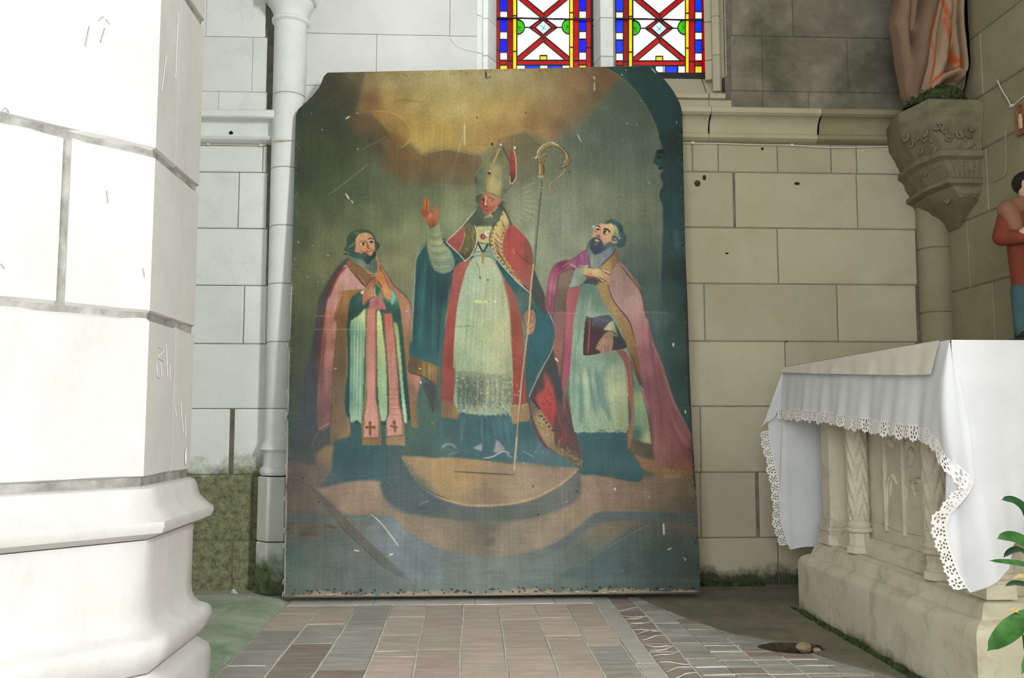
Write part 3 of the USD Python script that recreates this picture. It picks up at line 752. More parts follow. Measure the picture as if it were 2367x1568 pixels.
def wn(s, t):
    d = .024 * math.sin(15.5 * s + .6) * t ** 1.1 + .010 * math.sin(34 * s + 1.5 * t) * t * math.exp(-((s - .45) / .3) ** 2) + .012 * math.exp(-((s - .37) / .05) ** 2) * t - .02 * math.exp(-((s - .2) / .06) ** 2) * math.sin(PI * t)
    return np.array([.012 * math.sin(9 * s + 2 * t) * math.sin(PI * t) * (1 - s), -.004 - d, 0])
Pn, Fn = sheet(near_top, near_bot, 110, 40, wn)
far_top = [(0, 1.674, 4.713, ZT_), (.34, 1.674, 4.713, ZT_), (1, SIDE - .004, 4.713, ZT_)]
far_bot = [(0, 1.607, 4.80, .93), (.07, 1.628, 4.80, .80), (.14, 1.655, 4.79, .62), (.19, 1.652, 4.79, .52), (.24, 1.655, 4.79, .43), (.30, 1.70, 4.77, .272), (.40, 1.775, 4.76, .292), (.6, 2.1, 4.75, .30), (1, SIDE - .004, 4.75, .30)]
Pr, Fr = sheet(far_top, far_bot, 70, 30, lambda s, t: np.array([0, .004 + .014 * math.sin(24 * s) * t, 0]))
xs, ys = np.linspace(1.672, SIDE - .004, 30), np.linspace(3.045, 4.712, 40)
gx, gy = np.meshgrid(xs, ys); Pt = np.stack([gx, gy, np.full_like(gx, ZT_) + .001 * np.sin(13 * gx + 9 * gy)], -1)
ft = []
for i in range(39):
    for j in range(29):
        a = i * 30 + j; ft += [[a, a + 1, a + 31], [a, a + 31, a + 30]]
obj('drape', cat(*[trimesh.Trimesh(p.reshape(-1, 3), f, process=False) for p, f in ((Pt, np.array(ft)), (Pf, Ff))]), 'white_linen', cloth, smooth=60)
obj('end_drape', trimesh.Trimesh(Pn.reshape(-1, 3), Fn, process=False), 'white_linen', cloth, smooth=70)
obj('end_drape', trimesh.Trimesh(Pr.reshape(-1, 3), Fr, process=False), 'white_linen', cloth, smooth=70)
# cream runner lying on top, its edge a little over the front
run_top = [(0, 1.667, 4.70, ZT_ + .004), (1, 1.667, 3.10, ZT_ + .004)]
run_bot = [(0, 1.652, 4.70, ZT_ - .022), (.3, 1.65, 4.2, ZT_ - .055), (.6, 1.648, 3.7, ZT_ - .085), (.85, 1.647, 3.32, ZT_ - .108), (1, 1.645, 3.125, ZT_ - .115)]
runner = thing('altar_runner', 'cream linen runner folded over the front edge of the white altar cloth', 'cloth')
Pu, Fu = sheet(run_top, run_bot, 70, 10, lambda s, t: np.array([-.006 - .004 * math.sin(33 * s) * t - .003 * math.sin(80 * s) * t, 0, 0]))
xs, ys = np.linspace(1.664, 2.70, 16), np.linspace(3.10, 4.70, 40)
gx, gy = np.meshgrid(xs, ys); Pq = np.stack([gx, gy, np.full_like(gx, ZT_ + .006)], -1); fq = []
for i in range(39):
    for j in range(15):
        a = i * 16 + j; fq += [[a, a + 1, a + 17], [a, a + 17, a + 16]]
obj('linen', cat(trimesh.Trimesh(Pu.reshape(-1, 3), Fu, process=False), trimesh.Trimesh(Pq.reshape(-1, 3), np.array(fq), process=False)), 'cream_linen', runner, smooth=60)
obj('hem', tube(curve_at(run_bot, np.linspace(0, 1, 60)) + np.array([-.007, 0, 0]), .0022, 6), 'cream_linen', runner, smooth=True)


def lace(hem, down, height, name, pitch=.046, seed=0):
    """bobbin-lace edging along a hem: scallops with holes, real openings. hem, down: (n,3)"""
    rr = random.Random(seed)
    L = np.r_[0, np.cumsum(np.linalg.norm(np.diff(hem, axis=0), axis=1))]; n = max(2, int(L[-1] / pitch)); ms = []
    for k in range(n):
        c = (k + .5) * L[-1] / n; w = L[-1] / n
        hh = height * rr.uniform(.85, 1.12)
        sh = sbox(c - w * .52, -.004, c + w * .52, hh * .30).union(affinity.scale(Point(c, hh * .55).buffer(1, 7), w * .55, hh * .46, origin=(c, hh * .55)))
        for a in range(3): sh = sh.difference(affinity.scale(Point(c + (a - 1) * w * .32, hh * .16).buffer(1, 4), w * .085, hh * .085, origin=(c + (a - 1) * w * .32, hh * .16)))
        for a in np.arange(5) / 5 * 2 * PI + .3 + rr.random():
            q = (c + w * .27 * math.cos(a), hh * .56 + hh * .24 * math.sin(a)); sh = sh.difference(affinity.scale(Point(q).buffer(1, 4), w * .10, hh * .085, origin=q))
        sh = sh.difference(affinity.scale(Point(c, hh * .56).buffer(1, 5), w * .085, hh * .075, origin=(c, hh * .56)))
        for a in np.linspace(.25, PI - .25, 5):   # picot bumps
            sh = sh.union(Point(c + w * .55 * math.cos(a), hh * .57 + hh * .46 * math.sin(a)).buffer(.0035, 3))
        for g in getattr(sh, 'geoms', [sh]):
            if g.area > 1e-6: ms.append(trimesh.creation.extrude_polygon(g, .0016, engine='earcut'))
    m = cat(*ms); v = m.vertices.copy()
    s = np.clip(v[:, 0], 0, L[-1]); H_ = np.stack([np.interp(s, L, hem[:, k]) for k in range(3)], -1); D = np.stack([np.interp(s, L, down[:, k]) for k in range(3)], -1)
    T = np.stack([np.interp(s, L, np.gradient(hem[:, k], L)) for k in range(3)], -1); N = np.cross(T, D); N /= np.linalg.norm(N, axis=1, keepdims=True)
    ripple = .004 * np.sin(s / pitch * 2.1 + seed) * np.clip(v[:, 1:2].ravel() / height, 0, 1)
    m.vertices = H_ + D * v[:, 1:2] + N * (v[:, 2:3] + ripple[:, None])
    if np.linalg.det(np.c_[T[0], D[0], N[0]]) < 0: m.invert()
    obj(name, m, 'lace_thread', cloth, smooth=False)


def unit(v): return v / np.linalg.norm(v, axis=-1, keepdims=True)
hf = Pf[-1]; dn = np.tile([-.10, 0, -1.0], (len(hf), 1)); q = slice(8, 138)
lace(hf[q], unit(dn[q]), .056, 'lace_edge', seed=1)
hc = hf[134:]; dc = unit(np.tile([-.35, -.35, -1.0], (len(hc), 1))); lace(hc, dc, .062, 'lace_edge', .05, seed=2)
hb = hf[:9]; lace(hb, unit(np.tile([-.5, .3, -.9], (len(hb), 1))), .05, 'lace_edge', seed=3)
hn = Pn[-1][1:36]; d_ = np.gradient(hn, axis=0); dl = unit(np.stack([d_[:, 2], np.zeros(len(hn)), -d_[:, 0]], -1)); dl = dl * np.where(dl[:, :1] > 0, -1, 1)
dl = unit(.6 * dl + np.array([-.5, -.12, 0.0])); lace(hn, dl, .048, 'lace_edge', .042, seed=4)
hr = Pr[-1][1:21]; dr = unit(np.tile([-1.0, 0, -.15], (len(hr), 1))); lace(hr, dr, .045, 'lace_edge', .045, seed=5)
obj('hem', tube(Pn[-1][34:52], .0028, 6), 'white_linen', cloth, smooth=True)
obj('hem', tube(Pr[-1][20:34], .0025, 6), 'white_linen', cloth, smooth=True)

# ---------------------------------------------------------------- carved corner bracket
br = thing('carved_bracket', 'carved stone bracket in the upper right corner carrying the robed statue', 'bracket')
BC = np.array([SIDE, WALL])
zB = lambda py: float(onY(2235, py, 4.73)[2])
SQ = np.array([(225, 1, .55), (270, 1, .55), (288, .97, .54), (325, .80, .52), (340, .72, .51), (346, .74, .515), (358, .74, .515), (366, .68, .50), (385, .62, .49), (402, .55, .485), (408, .58, .49), (418, .58, .49), (425, .50, .48), (440, .42, .475), (455, .30, .44), (462, .24, .41), (478, .12, .34), (500, .02, .26)])
def bring(py, grow, k=4):
    """ring of the bracket at picture row py: half an octagon between the two walls; grow = how far a moulding stands out"""
    z = zB(py); s_, q = np.interp(py, SQ[:, 0], SQ[:, 1]), np.interp(py, SQ[:, 0], SQ[:, 2]) + grow; e = grow
    c = [(-.30 * s_ - e, -.002), (-.345 * s_ - e, -.16), (-.372 * s_ - e, -.32 * q / .55), (-.316 * s_ - e, -q), (-.10 * s_, -q), (-.002, -q)]
    out = []
    for a, b in zip(c, c[1:]):
        for t in np.linspace(0, 1, k, endpoint=False): out.append((a[0] + (b[0] - a[0]) * t, a[1] + (b[1] - a[1]) * t))
    out += [c[-1], (-.002, -.002)]
    return np.c_[np.array(out) + BC, np.full(len(out), z)]
def blay(rows, name, carve=0, grow=(0,), mat='bracket_stone'):
    """rows: picture rows from top to bottom; grow: stand-out at each"""
    n_ = (len(rows) - 1) * (5 if carve else 1) + 1; yy_ = np.interp(np.linspace(0, len(rows) - 1, n_), np.arange(len(rows)), rows); gg = np.interp(np.linspace(0, len(rows) - 1, n_), np.arange(len(rows)), np.resize(grow, len(rows)) if len(grow) < len(rows) else grow)
    m = loft([bring(y, g, 9 if carve else 4) for y, g in zip(yy_, gg)][::-1])
    if carve:
        v = m.vertices; d = np.c_[v[:, :2] - BC, np.zeros(len(v))]; d /= np.maximum(np.linalg.norm(d, axis=1, keepdims=True), .02)
        m.vertices = v + d * (carve * (meshkit.noise(v * 34, 3) - .45))[:, None]
    m.vertices[:, 0] = np.minimum(m.vertices[:, 0], SIDE - .002); m.vertices[:, 1] = np.minimum(m.vertices[:, 1], WALL - .002)
    obj(name, m, mat, br, smooth=22)
blay([231, 234, 258, 262, 268], 'top_slab', 0, (-.004, 0, 0, -.006, -.012))
blay([268, 288, 325, 341], 'cavetto', .008, (-.012, -.012, -.006, 0))
blay([341, 346, 358, 365], 'band', 0, (.002, .012, .012, .0))
blay([365, 385, 403], 'carved_frieze', .012)
blay([403, 408, 418, 424], 'band', 0, (.002, .014, .014, .0))
blay([424, 440, 454], 'carved_frieze', .012)
blay([454, 459, 470, 480, 500], 'pendant', 0, (.006, .010, .0, 0, 0))
for k in range(44):       # carved leaf scrolls on the two faces in view
    left = k % 3 == 0; t = R.uniform(.12, .88); py = R.choice([290, 298, 308, 318, 328, 334]) if k < 28 else R.choice([374, 384, 394, 432, 444]); rg = bring(py, -.002, 1)
    a, b = (rg[2], rg[3]) if left else (rg[3], rg[5] if len(rg) > 5 else rg[4]); c = a + (b - a) * t; side = unit(b - a); a0 = R.uniform(0, 6); s = R.uniform(.018, .036) * (1 if py < 340 else .65)
    pts = [c + side * s * (1 - q_ / 5) * math.cos(q_ + a0) + np.array([0, 0, 1]) * s * (1 - q_ / 5) * math.sin(q_ + a0) for q_ in np.linspace(0, 4.2, 14)]
    obj('leaf_scroll', tube(pts, np.linspace(.0085, .0045, 14), 6), 'bracket_stone', br, smooth=True)
for py0, py1 in ((366, 402), (425, 452)):       # little upright ribs of the frieze
    for t in np.linspace(.15, .9, 6):
        q0, q1 = bring(py0, -.001, 1), bring(py1, -.001, 1); a = q0[3] + (q0[5] - q0[3]) * t; b = q1[3] + (q1[5] - q1[3]) * t
        obj('frieze_rib', tube([a, (a + b) / 2, b], .006, 6), 'bracket_stone', br, smooth=True)

# ---------------------------------------------------------------- robed statue (its head is above the picture)
def paint_mat(name, c1, c2, sc=9, stretch=(1, 1, .35), lo=.35, hi=.65, rough=.8, c3=None):
    rp = [(lo, c1), (hi, c2)] + ([(min(hi + .12, 1), c3)] if c3 else [])
    n = {'g': ('geometry', {}), 'm': ('mapping', {'scale': stretch}), 't': ('noise_texture', {'scale': sc, 'detail': 7.0, 'roughness': .65}), 'r': ('rgb_ramp', {'ramp': rp}),
         'bt': ('noise_texture', {'scale': 45.0, 'detail': 5.0}), 'b': ('bump', {'strength': .3, 'distance': .006}), 'p': ('principled_bsdf', {'roughness': rough, 'specular_ior_level': .3})}
    l = [('g.position', 'm.vector'), ('m.vector', 't.vector'), ('t.fac', 'r.fac'), ('r.color', 'p.base_color'), ('g.position', 'bt.vector'), ('bt.fac', 'b.height'), ('b.normal', 'p.normal')]
    MAT[name] = usdkit.material(stage, '/World/Looks/' + name, n, l, surface='p.BSDF')
paint_mat('worn_robe', (.42, .25, .15), (.56, .40, .26), 7)
paint_mat('worn_mantle', (.30, .19, .12), (.48, .31, .22), 8)
paint_mat('robe_red', (.55, .07, .02), (.62, .16, .06), 10)
paint_mat('moss', (.012, .022, .008), (.06, .085, .025), 22, (1, 1, 1), c3=(.22, .22, .12))
paint_mat('statue_skin', (.55, .36, .25), (.62, .44, .32), 9)
SY = 4.80
st = thing('robed_statue', 'weathered statue in a tan and red robe on the carved bracket, upper right', 'statue')
PS = lambda px, py, dy=0.0: onY(px, py, SY + dy)
def seg_dist(X, Y, p):
    best = np.full(X.shape, 1e9)
    for (xa, ya), (xb, yb) in zip(p, p[1:]):
        dx, dy = xb - xa, yb - ya; t = np.clip(((X - xa) * dx + (Y - ya) * dy) / (dx * dx + dy * dy + 1e-9), 0, 1); best = np.minimum(best, np.hypot(X - xa - t * dx, Y - ya - t * dy))
    return best
# the robe: front surface with ridged folds, worn red left in the grooves; closed by a rounded back
NU, NV = 130, 150
vy = np.linspace(236, -150, NV)[:, None]; uu = np.linspace(-1, 1, NU)[None]
le = np.interp(vy, [-150, -40, 40, 110, 160, 205, 236], [2112, 2082, 2070, 2080, 2092, 2097, 2112]); ri = np.interp(vy, [-150, 0, 100, 160, 200, 236], [2276, 2277, 2279, 2281, 2262, 2246])
RX, RY = (le + ri) / 2 + uu * (ri - le) / 2, vy + 0 * uu
RX = RX + 2.0 * np.sin(RY / 19 + 3 * uu)
base_d = .075 * np.sqrt(np.clip(1 - uu ** 2, 0, 1)); fold = np.zeros_like(RX); which = np.zeros(RX.shape, int)
for k, (pl, w, h) in enumerate([([(2098, -150), (2088, -20), (2084, 70), (2096, 150), (2108, 220)], 19, .060), ([(2170, -150), (2152, -20), (2130, 80), (2119, 160), (2112, 228)], 20, .072), ([(2128, -150), (2116, -40), (2106, 60)], 10, .04),
        ([(2200, -150), (2168, 0), (2150, 90), (2143, 205)], 14, .058), ([(2186, 10), (2180, 90), (2168, 160), (2162, 200)], 17, .066), ([(2214, -90), (2201, 40), (2206, 110), (2212, 160)], 12, .060), ([(2230, -110), (2223, 20), (2229, 100), (2236, 160)], 9, .056),
        ([(2190, -150), (2188, -40), (2192, 10)], 10, .05), ([(2262, -150), (2260, 0), (2262, 100), (2258, 190)], 22, .075), ([(2243, -60), (2242, 60), (2245, 150)], 7, .045), ([(2158, 196), (2182, 176), (2212, 166), (2228, 172)], 10, .075), ([(2130, 205), (2150, 214), (2190, 200)], 9, .05)]):
    d = seg_dist(RX, RY, spline(np.array(pl, float), 5)); f_ = h * np.sqrt(np.clip(1 - (d / w) ** 2, 0, 1)) ** .8
    which = np.where(f_ > fold, k + 1, which); fold = np.maximum(fold, f_)
fold = gaussian_filter(fold, .9) + .006 * (meshkit.fbm(np.stack([RX / 9, RY / 14, 0 * RX], -1), 4) - .5)
QX_ = np.array([[onY(x, y, SY)[0] for x in (2000.0, 2400.0)] for y in vy[:, 0]]); QZ_ = np.array([[onY(x, y, SY)[2] for x in (2000.0, 2400.0)] for y in vy[:, 0]])
tX = (2179 + (RX - 2176) * .94 - 2000) / 400; XX = np.minimum(QX_[:, :1] + tX * (QX_[:, 1:] - QX_[:, :1]), SIDE - .032); ZZ = QZ_[:, :1] + tX * (QZ_[:, 1:] - QZ_[:, :1])
low = np.clip((RY - 150) / 50, 0, 1); FY = SY + .125 - base_d * (1 - .4 * low) - fold * 1.35 * (1 - .35 * low); BY_ = SY + .125 + .09 * np.sqrt(np.clip(1 - uu ** 2, 0, 1)) + 0 * FY
v1 = np.stack([XX, FY, ZZ], -1); v2 = np.stack([XX, BY_, ZZ], -1)[:, ::-1]
vv = np.concatenate([v1, v2], 1); n2 = 2 * NU; ids = np.arange(NV * n2).reshape(NV, n2); nx = np.roll(ids, -1, 1)
fc = np.concatenate([np.stack([ids[:-1], nx[:-1], nx[1:]], -1).reshape(-1, 3), np.stack([ids[:-1], nx[1:], ids[1:]], -1).reshape(-1, 3)])
nm_ = meshkit.fbm(np.stack([RX / 22, RY / 45, 0 * RX], -1), 5, 3)[..., None]
colr = np.array([.43, .29, .19]) * (1 - nm_) + np.array([.62, .46, .31]) * nm_
mant = np.isin(which, [1, 2, 3, 9])[..., None]; colr = np.where(mant, colr * [.78, .70, .72], colr) * np.array([.62, .95, .8, .9, 1.0, 1.08, .92, 1.05, .85, .88, .8, 1.0, .7])[which][..., None]; colr = gaussian_filter(colr, (1.2, 1.2, 0))
red = np.zeros_like(RX)
for pl, w in (([(2162, -20), (2172, 15), (2184, 48)], 6), ([(2176, 50), (2188, 100), (2200, 138), (2222, 152)], 6.5), ([(2150, 40), (2140, 75), (2148, 130), (2152, 200)], 3), ([(2207, -60), (2209, 10), (2214, 90), (2224, 140)], 3.5), ([(2152, 188), (2180, 166), (2214, 157)], 4), ([(2237, -20), (2236, 60), (2238, 150)], 2.5), ([(2198, -140), (2178, -60), (2166, 0)], 3)):
    red = np.maximum(red, np.clip(1.35 - seg_dist(RX, RY, spline(np.array(pl, float), 5)) / w, 0, 1))
red = (red * np.clip(.35 + 1.1 * meshkit.fbm(np.stack([RX / 7, RY / 12, 0 * RX], -1), 4, 8), 0, 1))[..., None]
colr = colr * .60; colr = colr * (1 - red) + np.array([.46, .085, .02]) * red
dirt = np.clip((RY - 175) / 60, 0, 1)[..., None] * .5 * meshkit.fbm(np.stack([RX / 12, RY / 12, 0 * RX], -1), 4, 5)[..., None]; colr = colr * (1 - dirt) + np.array([.14, .11, .06]) * dirt
cc = np.concatenate([colr, colr[:, ::-1]], 1)
MAT['painted_robe'] = usdkit.material(stage, '/World/Looks/painted_robe', {'a': ('attribute', {'attribute': 'paint'}), 'g': ('geometry', {}), 'n': ('noise_texture', {'scale': 60.0, 'detail': 5.0}), 'b': ('bump', {'strength': .3, 'distance': .006}), 'p': ('principled_bsdf', {'roughness': .8, 'specular_ior_level': .2})},
    [('a.color', 'p.base_color'), ('g.position', 'n.vector'), ('n.fac', 'b.height'), ('b.normal', 'p.normal')], surface='p.BSDF')
rb = obj('robe', trimesh.Trimesh(vv.reshape(-1, 3), fc, process=False), 'painted_robe', st, smooth=True)
UsdGeom.PrimvarsAPI(rb).CreatePrimvar('paint', Sdf.ValueTypeNames.Color3fArray, 'vertex').Set(Vt.Vec3fArray.FromNumpy(cc.reshape(-1, 3).astype(np.float32)))
scx = float(PS(2180, -100)[0]) - .02; zt_ = float(ZZ[-1].mean()) + .20
def chain(pts, rads):
    sp = [m3.Manifold.sphere(float(r), 20).translate(tuple(map(float, p))) for p, r in zip(pts, rads)]
    return m3.Manifold.batch_boolean([m3.Manifold.batch_hull([a, b]) for a, b in zip(sp, sp[1:])], m3.OpType.Add)
hd = chain([(scx, SY, zt_ - .05), (scx, SY, zt_ + .08), (scx, SY - .01, zt_ + .15)], [.08, .055, .06]) + m3.Manifold.sphere(1, 32).scale((.075, .09, .115)).translate((scx, SY - .015, zt_ + .24))
for s in (-1, 1): hd = hd + chain([(scx + s * .08, SY, zt_ - .08), (scx + s * .10, SY - .04, zt_ - .3), (scx + s * .07, SY - .16, zt_ - .36)], [.075, .062, .045])
hd = hd + chain([(scx - .06, SY, zt_ - .07), (scx + .06, SY, zt_ - .07)], [.09, .09]) + chain([(scx, SY + .02, zt_ - .28), (scx, SY, zt_ - .1)], [.13, .11])
mm_ = hd.to_mesh(); up = trimesh.Trimesh(mm_.vert_properties[:, :3], mm_.tri_verts)
obj('upper_body', up, 'worn_mantle', st, smooth=40)
mb = trimesh.creation.icosphere(4); mb.vertices *= [.165, .155, .135]
mb.vertices[:, 2] += np.clip(mb.vertices[:, 0], -.2, .2) * .16
mb.vertices *= (1 + .25 * (meshkit.fbm(mb.vertices * 22, 5) - .5)[:, None]); mb.apply_translation([2.645, SY + .095, zB(236)])
mb.vertices[:, 2] = np.maximum(mb.vertices[:, 2], zB(231) + .0015)
lumps = [mb]; top = mb.vertices[(mb.vertices[:, 1] < SY + .10) & (mb.vertices[:, 2] > zB(231))]
for k in range(420):
    p = top[R.randrange(len(top))]; c_ = trimesh.creation.icosphere(1, R.uniform(.005, .014)); c_.vertices *= [R.uniform(.7, 1.5), 1, R.uniform(.6, 1.1)]; c_.apply_translation(p + [R.gauss(0, .006), 0, R.uniform(0, .004)]); lumps.append(c_)
mb = cat(*lumps); mb.vertices[:, 2] = np.maximum(mb.vertices[:, 2], zB(231) + .0015); mb.vertices[:, 0] = np.minimum(mb.vertices[:, 0], SIDE - .008)
obj('mossy_base', mb, 'moss', st, smooth=True, label='dark green mossy mound under the robe')

# ---------------------------------------------------------------- statuette on the altar, half out of the picture
paint_mat('tunic_red', (.15, .032, .018), (.21, .05, .026), 12)
paint_mat('cape_brown', (.22, .10, .06), (.28, .14, .09), 10)
paint_mat('trouser_blue', (.03, .085, .095), (.06, .13, .14), 10)
principled('hair_black', (.012, .010, .010), .5)
principled('boot_dark', (.03, .028, .024), .5)
fg = thing('saint_statuette', 'painted statuette with black hair and red tunic standing on the altar at the right edge', 'statue')
FXc, FYc, fz, FS = 2.66, 4.10, 1.334, .94
F3 = lambda x, y, z: (FXc + x * FS, FYc + y * FS, fz + z * FS)
def solid(*chains, edge=.02, it=8):
    mf = m3.Manifold.batch_boolean([chain(c[0], [q_ * FS for q_ in c[1]]) for c in chains], m3.OpType.Add).refine_to_length(edge); q = mf.to_mesh()
    m = trimesh.Trimesh(q.vert_properties[:, :3], q.tri_verts); trimesh.smoothing.filter_taubin(m, iterations=it); return m
sk = solid(([F3(0, 0, .60), F3(0, 0, .70), F3(0, -.005, .735)], [.06, .03, .035]), ([F3(0, -.005, .755), F3(0, -.012, .79)], [.045, .046]), ([F3(0, -.058, .765), F3(0, -.05, .785)], [.008, .006]),
           ([F3(-.095, -.09, .52), F3(-.06, -.13, .555), F3(-.02, -.14, .585)], [.024, .02, .016]), ([F3(.09, -.06, .5), F3(.05, -.12, .5)], [.024, .02]), edge=.008, it=4)
obj('head_and_hands', sk, 'statue_skin', fg, smooth=True)
for sx_ in (-1, 1):
    obj('eye', trimesh.creation.icosphere(2, .0055).apply_translation(F3(sx_ * .018, -.056, .795)), 'hair_black', fg, smooth=True)
    obj('eyebrow', tube([F3(sx_ * .010, -.058, .808), F3(sx_ * .02, -.056, .811), F3(sx_ * .03, -.048, .807)], .0022, 6), 'hair_black', fg, smooth=True)
obj('mouth', tube([F3(-.012, -.053, .752), F3(0, -.0575, .750), F3(.012, -.053, .752)], .0028, 6), 'tunic_red', fg, smooth=True)
obj('hair', cat(*[trimesh.Trimesh(q.vert_properties[:, :3], q.tri_verts) for q in [(m3.Manifold.sphere(1, 32).scale((.060, .062, .058)).translate(F3(0, .012, .805)) - m3.Manifold.cube((.2, .1, .07)).translate(F3(-.1, -.13, .735))).to_mesh()]]), 'hair_black', fg, smooth=40)
obj('tunic', solid(([F3(0, 0, .26), F3(0, 0, .36), F3(0, 0, .48), F3(0, 0, .60)], [.088, .085, .075, .085]), ([F3(-.04, 0, .24), F3(-.06, 0, .60)], [.06, .06]), ([F3(.04, 0, .24), F3(.06, 0, .60)], [.06, .06])), 'tunic_red', fg, smooth=True)
obj('sleeve', solid(([F3(-.105, 0, .63), F3(-.148, -.005, .52), F3(-.10, -.08, .505)], [.052, .046, .034])), 'tunic_red', fg, smooth=True)
obj('sleeve', solid(([F3(.105, 0, .63), F3(.148, 0, .50), F3(.09, -.06, .5)], [.052, .046, .034])), 'tunic_red', fg, smooth=True)
obj('cape', solid(([F3(-.10, 0, .665), F3(0, .0, .685), F3(.10, 0, .665)], [.05, .055, .05]), ([F3(-.115, -.01, .66), F3(-.10, -.05, .56)], [.05, .035]), ([F3(.115, -.01, .66), F3(.10, -.05, .56)], [.05, .035])), 'cape_brown', fg, smooth=True)
for s in (-1, 1):
    obj('leg', solid(([F3(s * .05, 0, .25), F3(s * .055, 0, .14), F3(s * .058, .005, .04)], [.058, .05, .04])), 'trouser_blue', fg, smooth=True)
    obj('boot', solid(([F3(s * .06, .02, .025), F3(s * .065, -.05, .018)], [.032, .024])), 'boot_dark', fg, smooth=True)
obj('belt_buckle', trimesh.creation.box([.03, .012, .05], transform=trimesh.transformations.translation_matrix(F3(-.075, -.115, .50))), 'trouser_blue', fg, smooth=False)
obj('base', prism(Polygon([(FXc - .13, FYc - .11), (FXc + .13, FYc - .11), (FXc + .13, FYc + .11), (FXc - .13, FYc + .11)]), ZT_ + .008, fz + .002, .008), 'boot_dark', fg, smooth=25)

# ---------------------------------------------------------------- small things on the walls
principled('plaque_wood', (.22, .10, .035), .6, noise=(40, (.35, .65), (.30, .16, .07)))
pq = thing('wall_plaque', 'tiny wooden relief figure hung on the right wall above the statuette', 'plaque')
c = onX(2361, 278, SIDE - .012)
def fx(m): m.vertices = np.c_[c[0] + m.vertices[:, 2], c[1] + m.vertices[:, 0], c[2] + m.vertices[:, 1]]; return m
arch = sbox(-.036, -.075, .036, .05).union(Point(0, .05).buffer(.036, 10))
obj('backboard', fx(trimesh.creation.extrude_polygon(arch, .011, engine='earcut')), 'cape_brown', pq, smooth=False)
rim = arch.difference(arch.buffer(-.007)); mr = trimesh.creation.extrude_polygon(rim, .009, engine='earcut'); mr.apply_translation([0, 0, -.009]); obj('rim', fx(mr), 'plaque_wood', pq, smooth=False)
m = cat(trimesh.creation.icosphere(2, .014), trimesh.creation.cylinder(.015, .05, sections=12, transform=trimesh.transformations.translation_matrix([0, -.04, 0]) @ trimesh.transformations.rotation_matrix(PI / 2, [1, 0, 0])), trimesh.creation.icosphere(2, .018).apply_translation([0, -.02, 0])); m.vertices *= [1, 1, .5]; m.apply_translation([0, .02, -.006])
obj('figure', fx(m), 'statue_skin', pq, smooth=True)

principled('cable_white', (.62, .60, .52), .5)
principled('cable_dim', (.34, .32, .24), .6)
def cable(name, pts, r, label, clips=(), mat='cable_white'):
    t = thing(name, label, 'cable')
    obj('wire', tube(spline(pts, 6), r, 8), mat, t, smooth=True)
    for p in clips: obj('clip', trimesh.creation.box([.018, .018, .014], transform=trimesh.transformations.translation_matrix(p)), 'cable_white', t, smooth=False)
PWy = lambda px, py, d=.008: onY(px, py, WALL - d)
cable('wall_cable', [PWy(x, y) for x, y in [(1540, 329), (1600, 331), (1660, 332), (1760, 335), (1830, 336), (1900, 341), (1980, 341), (2060, 338), (2118, 336)]], .0048, 'thin white cable tacked along the underside of the right-hand string course', [PWy(x, y) for x, y in ((1601, 331), (1830, 336), (2075, 338))])
cable('wall_cable', [PWy(x, y, .01) for x, y in [(440, 333), (480, 334), (540, 335), (600, 336), (614, 335), (622, 331)]] + [onY(x, y, CY - .10) for x, y in [(640, 325), (668, 324)]] + [onY(695, 323, CY - .08)], .0035, 'thin pale cable under the left-hand moulding, looping over the round shaft beside the painting', [PWy(482, 334), PWy(604, 336), onY(650, 324, CY - .095)])
cable('wall_cable', [onX(x, y, SIDE - .01) for x, y in [(2306, 186), (2314, 205), (2328, 228), (2339, 245)]] + [onX(x, y, SIDE - .012) for x, y in [(2352, 236), (2372, 218), (2400, 195)]], .0036, 'white cable hanging in a V beside the robed statue', [onX(2339, 245, SIDE - .01)])
cable('wall_cable', [onX(x, y, SIDE - .01) for x, y in [(2324, 300), (2325, 360), (2324, 400), (2310, 412), (2296, 420)]], .0022, 'thin wire running down the right wall just beside the carved bracket', mat='cable_dim')

# ---------------------------------------------------------------- on the floor
stone('algae_slab', (.24, .33, .24), (.44, .52, .42), 4.0, 0, grime=((.12, .24, .12), .8, 3.5), rough=.5, bump=.3)
xs, ys = np.linspace(-1.62, -.948, 40), np.linspace(2.75, 4.98, 90); gx, gy = np.meshgrid(xs, ys)
u = (gx + 1.62) / .672
hz = .052 * np.clip((4.97 - gy) / .07, 0, 1) ** .5 * np.clip(np.sin(PI * np.clip(u * 1.02, 0, 1)) ** .5, 0, 1) * np.clip((gy - 3.0) / 1.6, .12, 1)
hz = hz + .004 * (meshkit.fbm(np.stack([gx * 9, gy * 9, gx * 0], -1), 3) - .5) - .003
hz = np.where((gx > -.96) | (gy > 4.965), -.005, hz)
P = np.stack([gx, gy, hz], -1); f = []; pier_foot = octagon(AP + .10)
for i in range(89):
    for j in range(39):
        a = i * 40 + j
        if not pier_foot.contains(Point(xs[j], ys[i])): f += [[a, a + 1, a + 41], [a, a + 41, a + 40]]
sl = thing('algae_mound', 'low green algae-covered mound of floor between the pier and the painting', 'slab')
obj('surface', trimesh.Trimesh(P.reshape(-1, 3), f, process=False), 'algae_slab', sl, smooth=True)
principled('paper', (.62, .64, .58), .8)
sc = thing('paper_scrap', 'small folded pale scrap standing on the green mound against the left wall', 'paper')
b0 = onY(540, 1386, 4.99)
obj('sheet', trimesh.Trimesh(np.array([[-.02, 0, 0], [.025, -.01, 0], [.035, .0, .012], [.0, .005, .055], [-.012, .004, .05], [.012, -.02, .03]]) + b0, np.array([[0, 1, 5], [1, 2, 5], [2, 3, 5], [3, 4, 5], [4, 0, 5], [0, 4, 3], [0, 3, 2], [0, 2, 1]]), process=False), 'paper', sc, smooth=False)
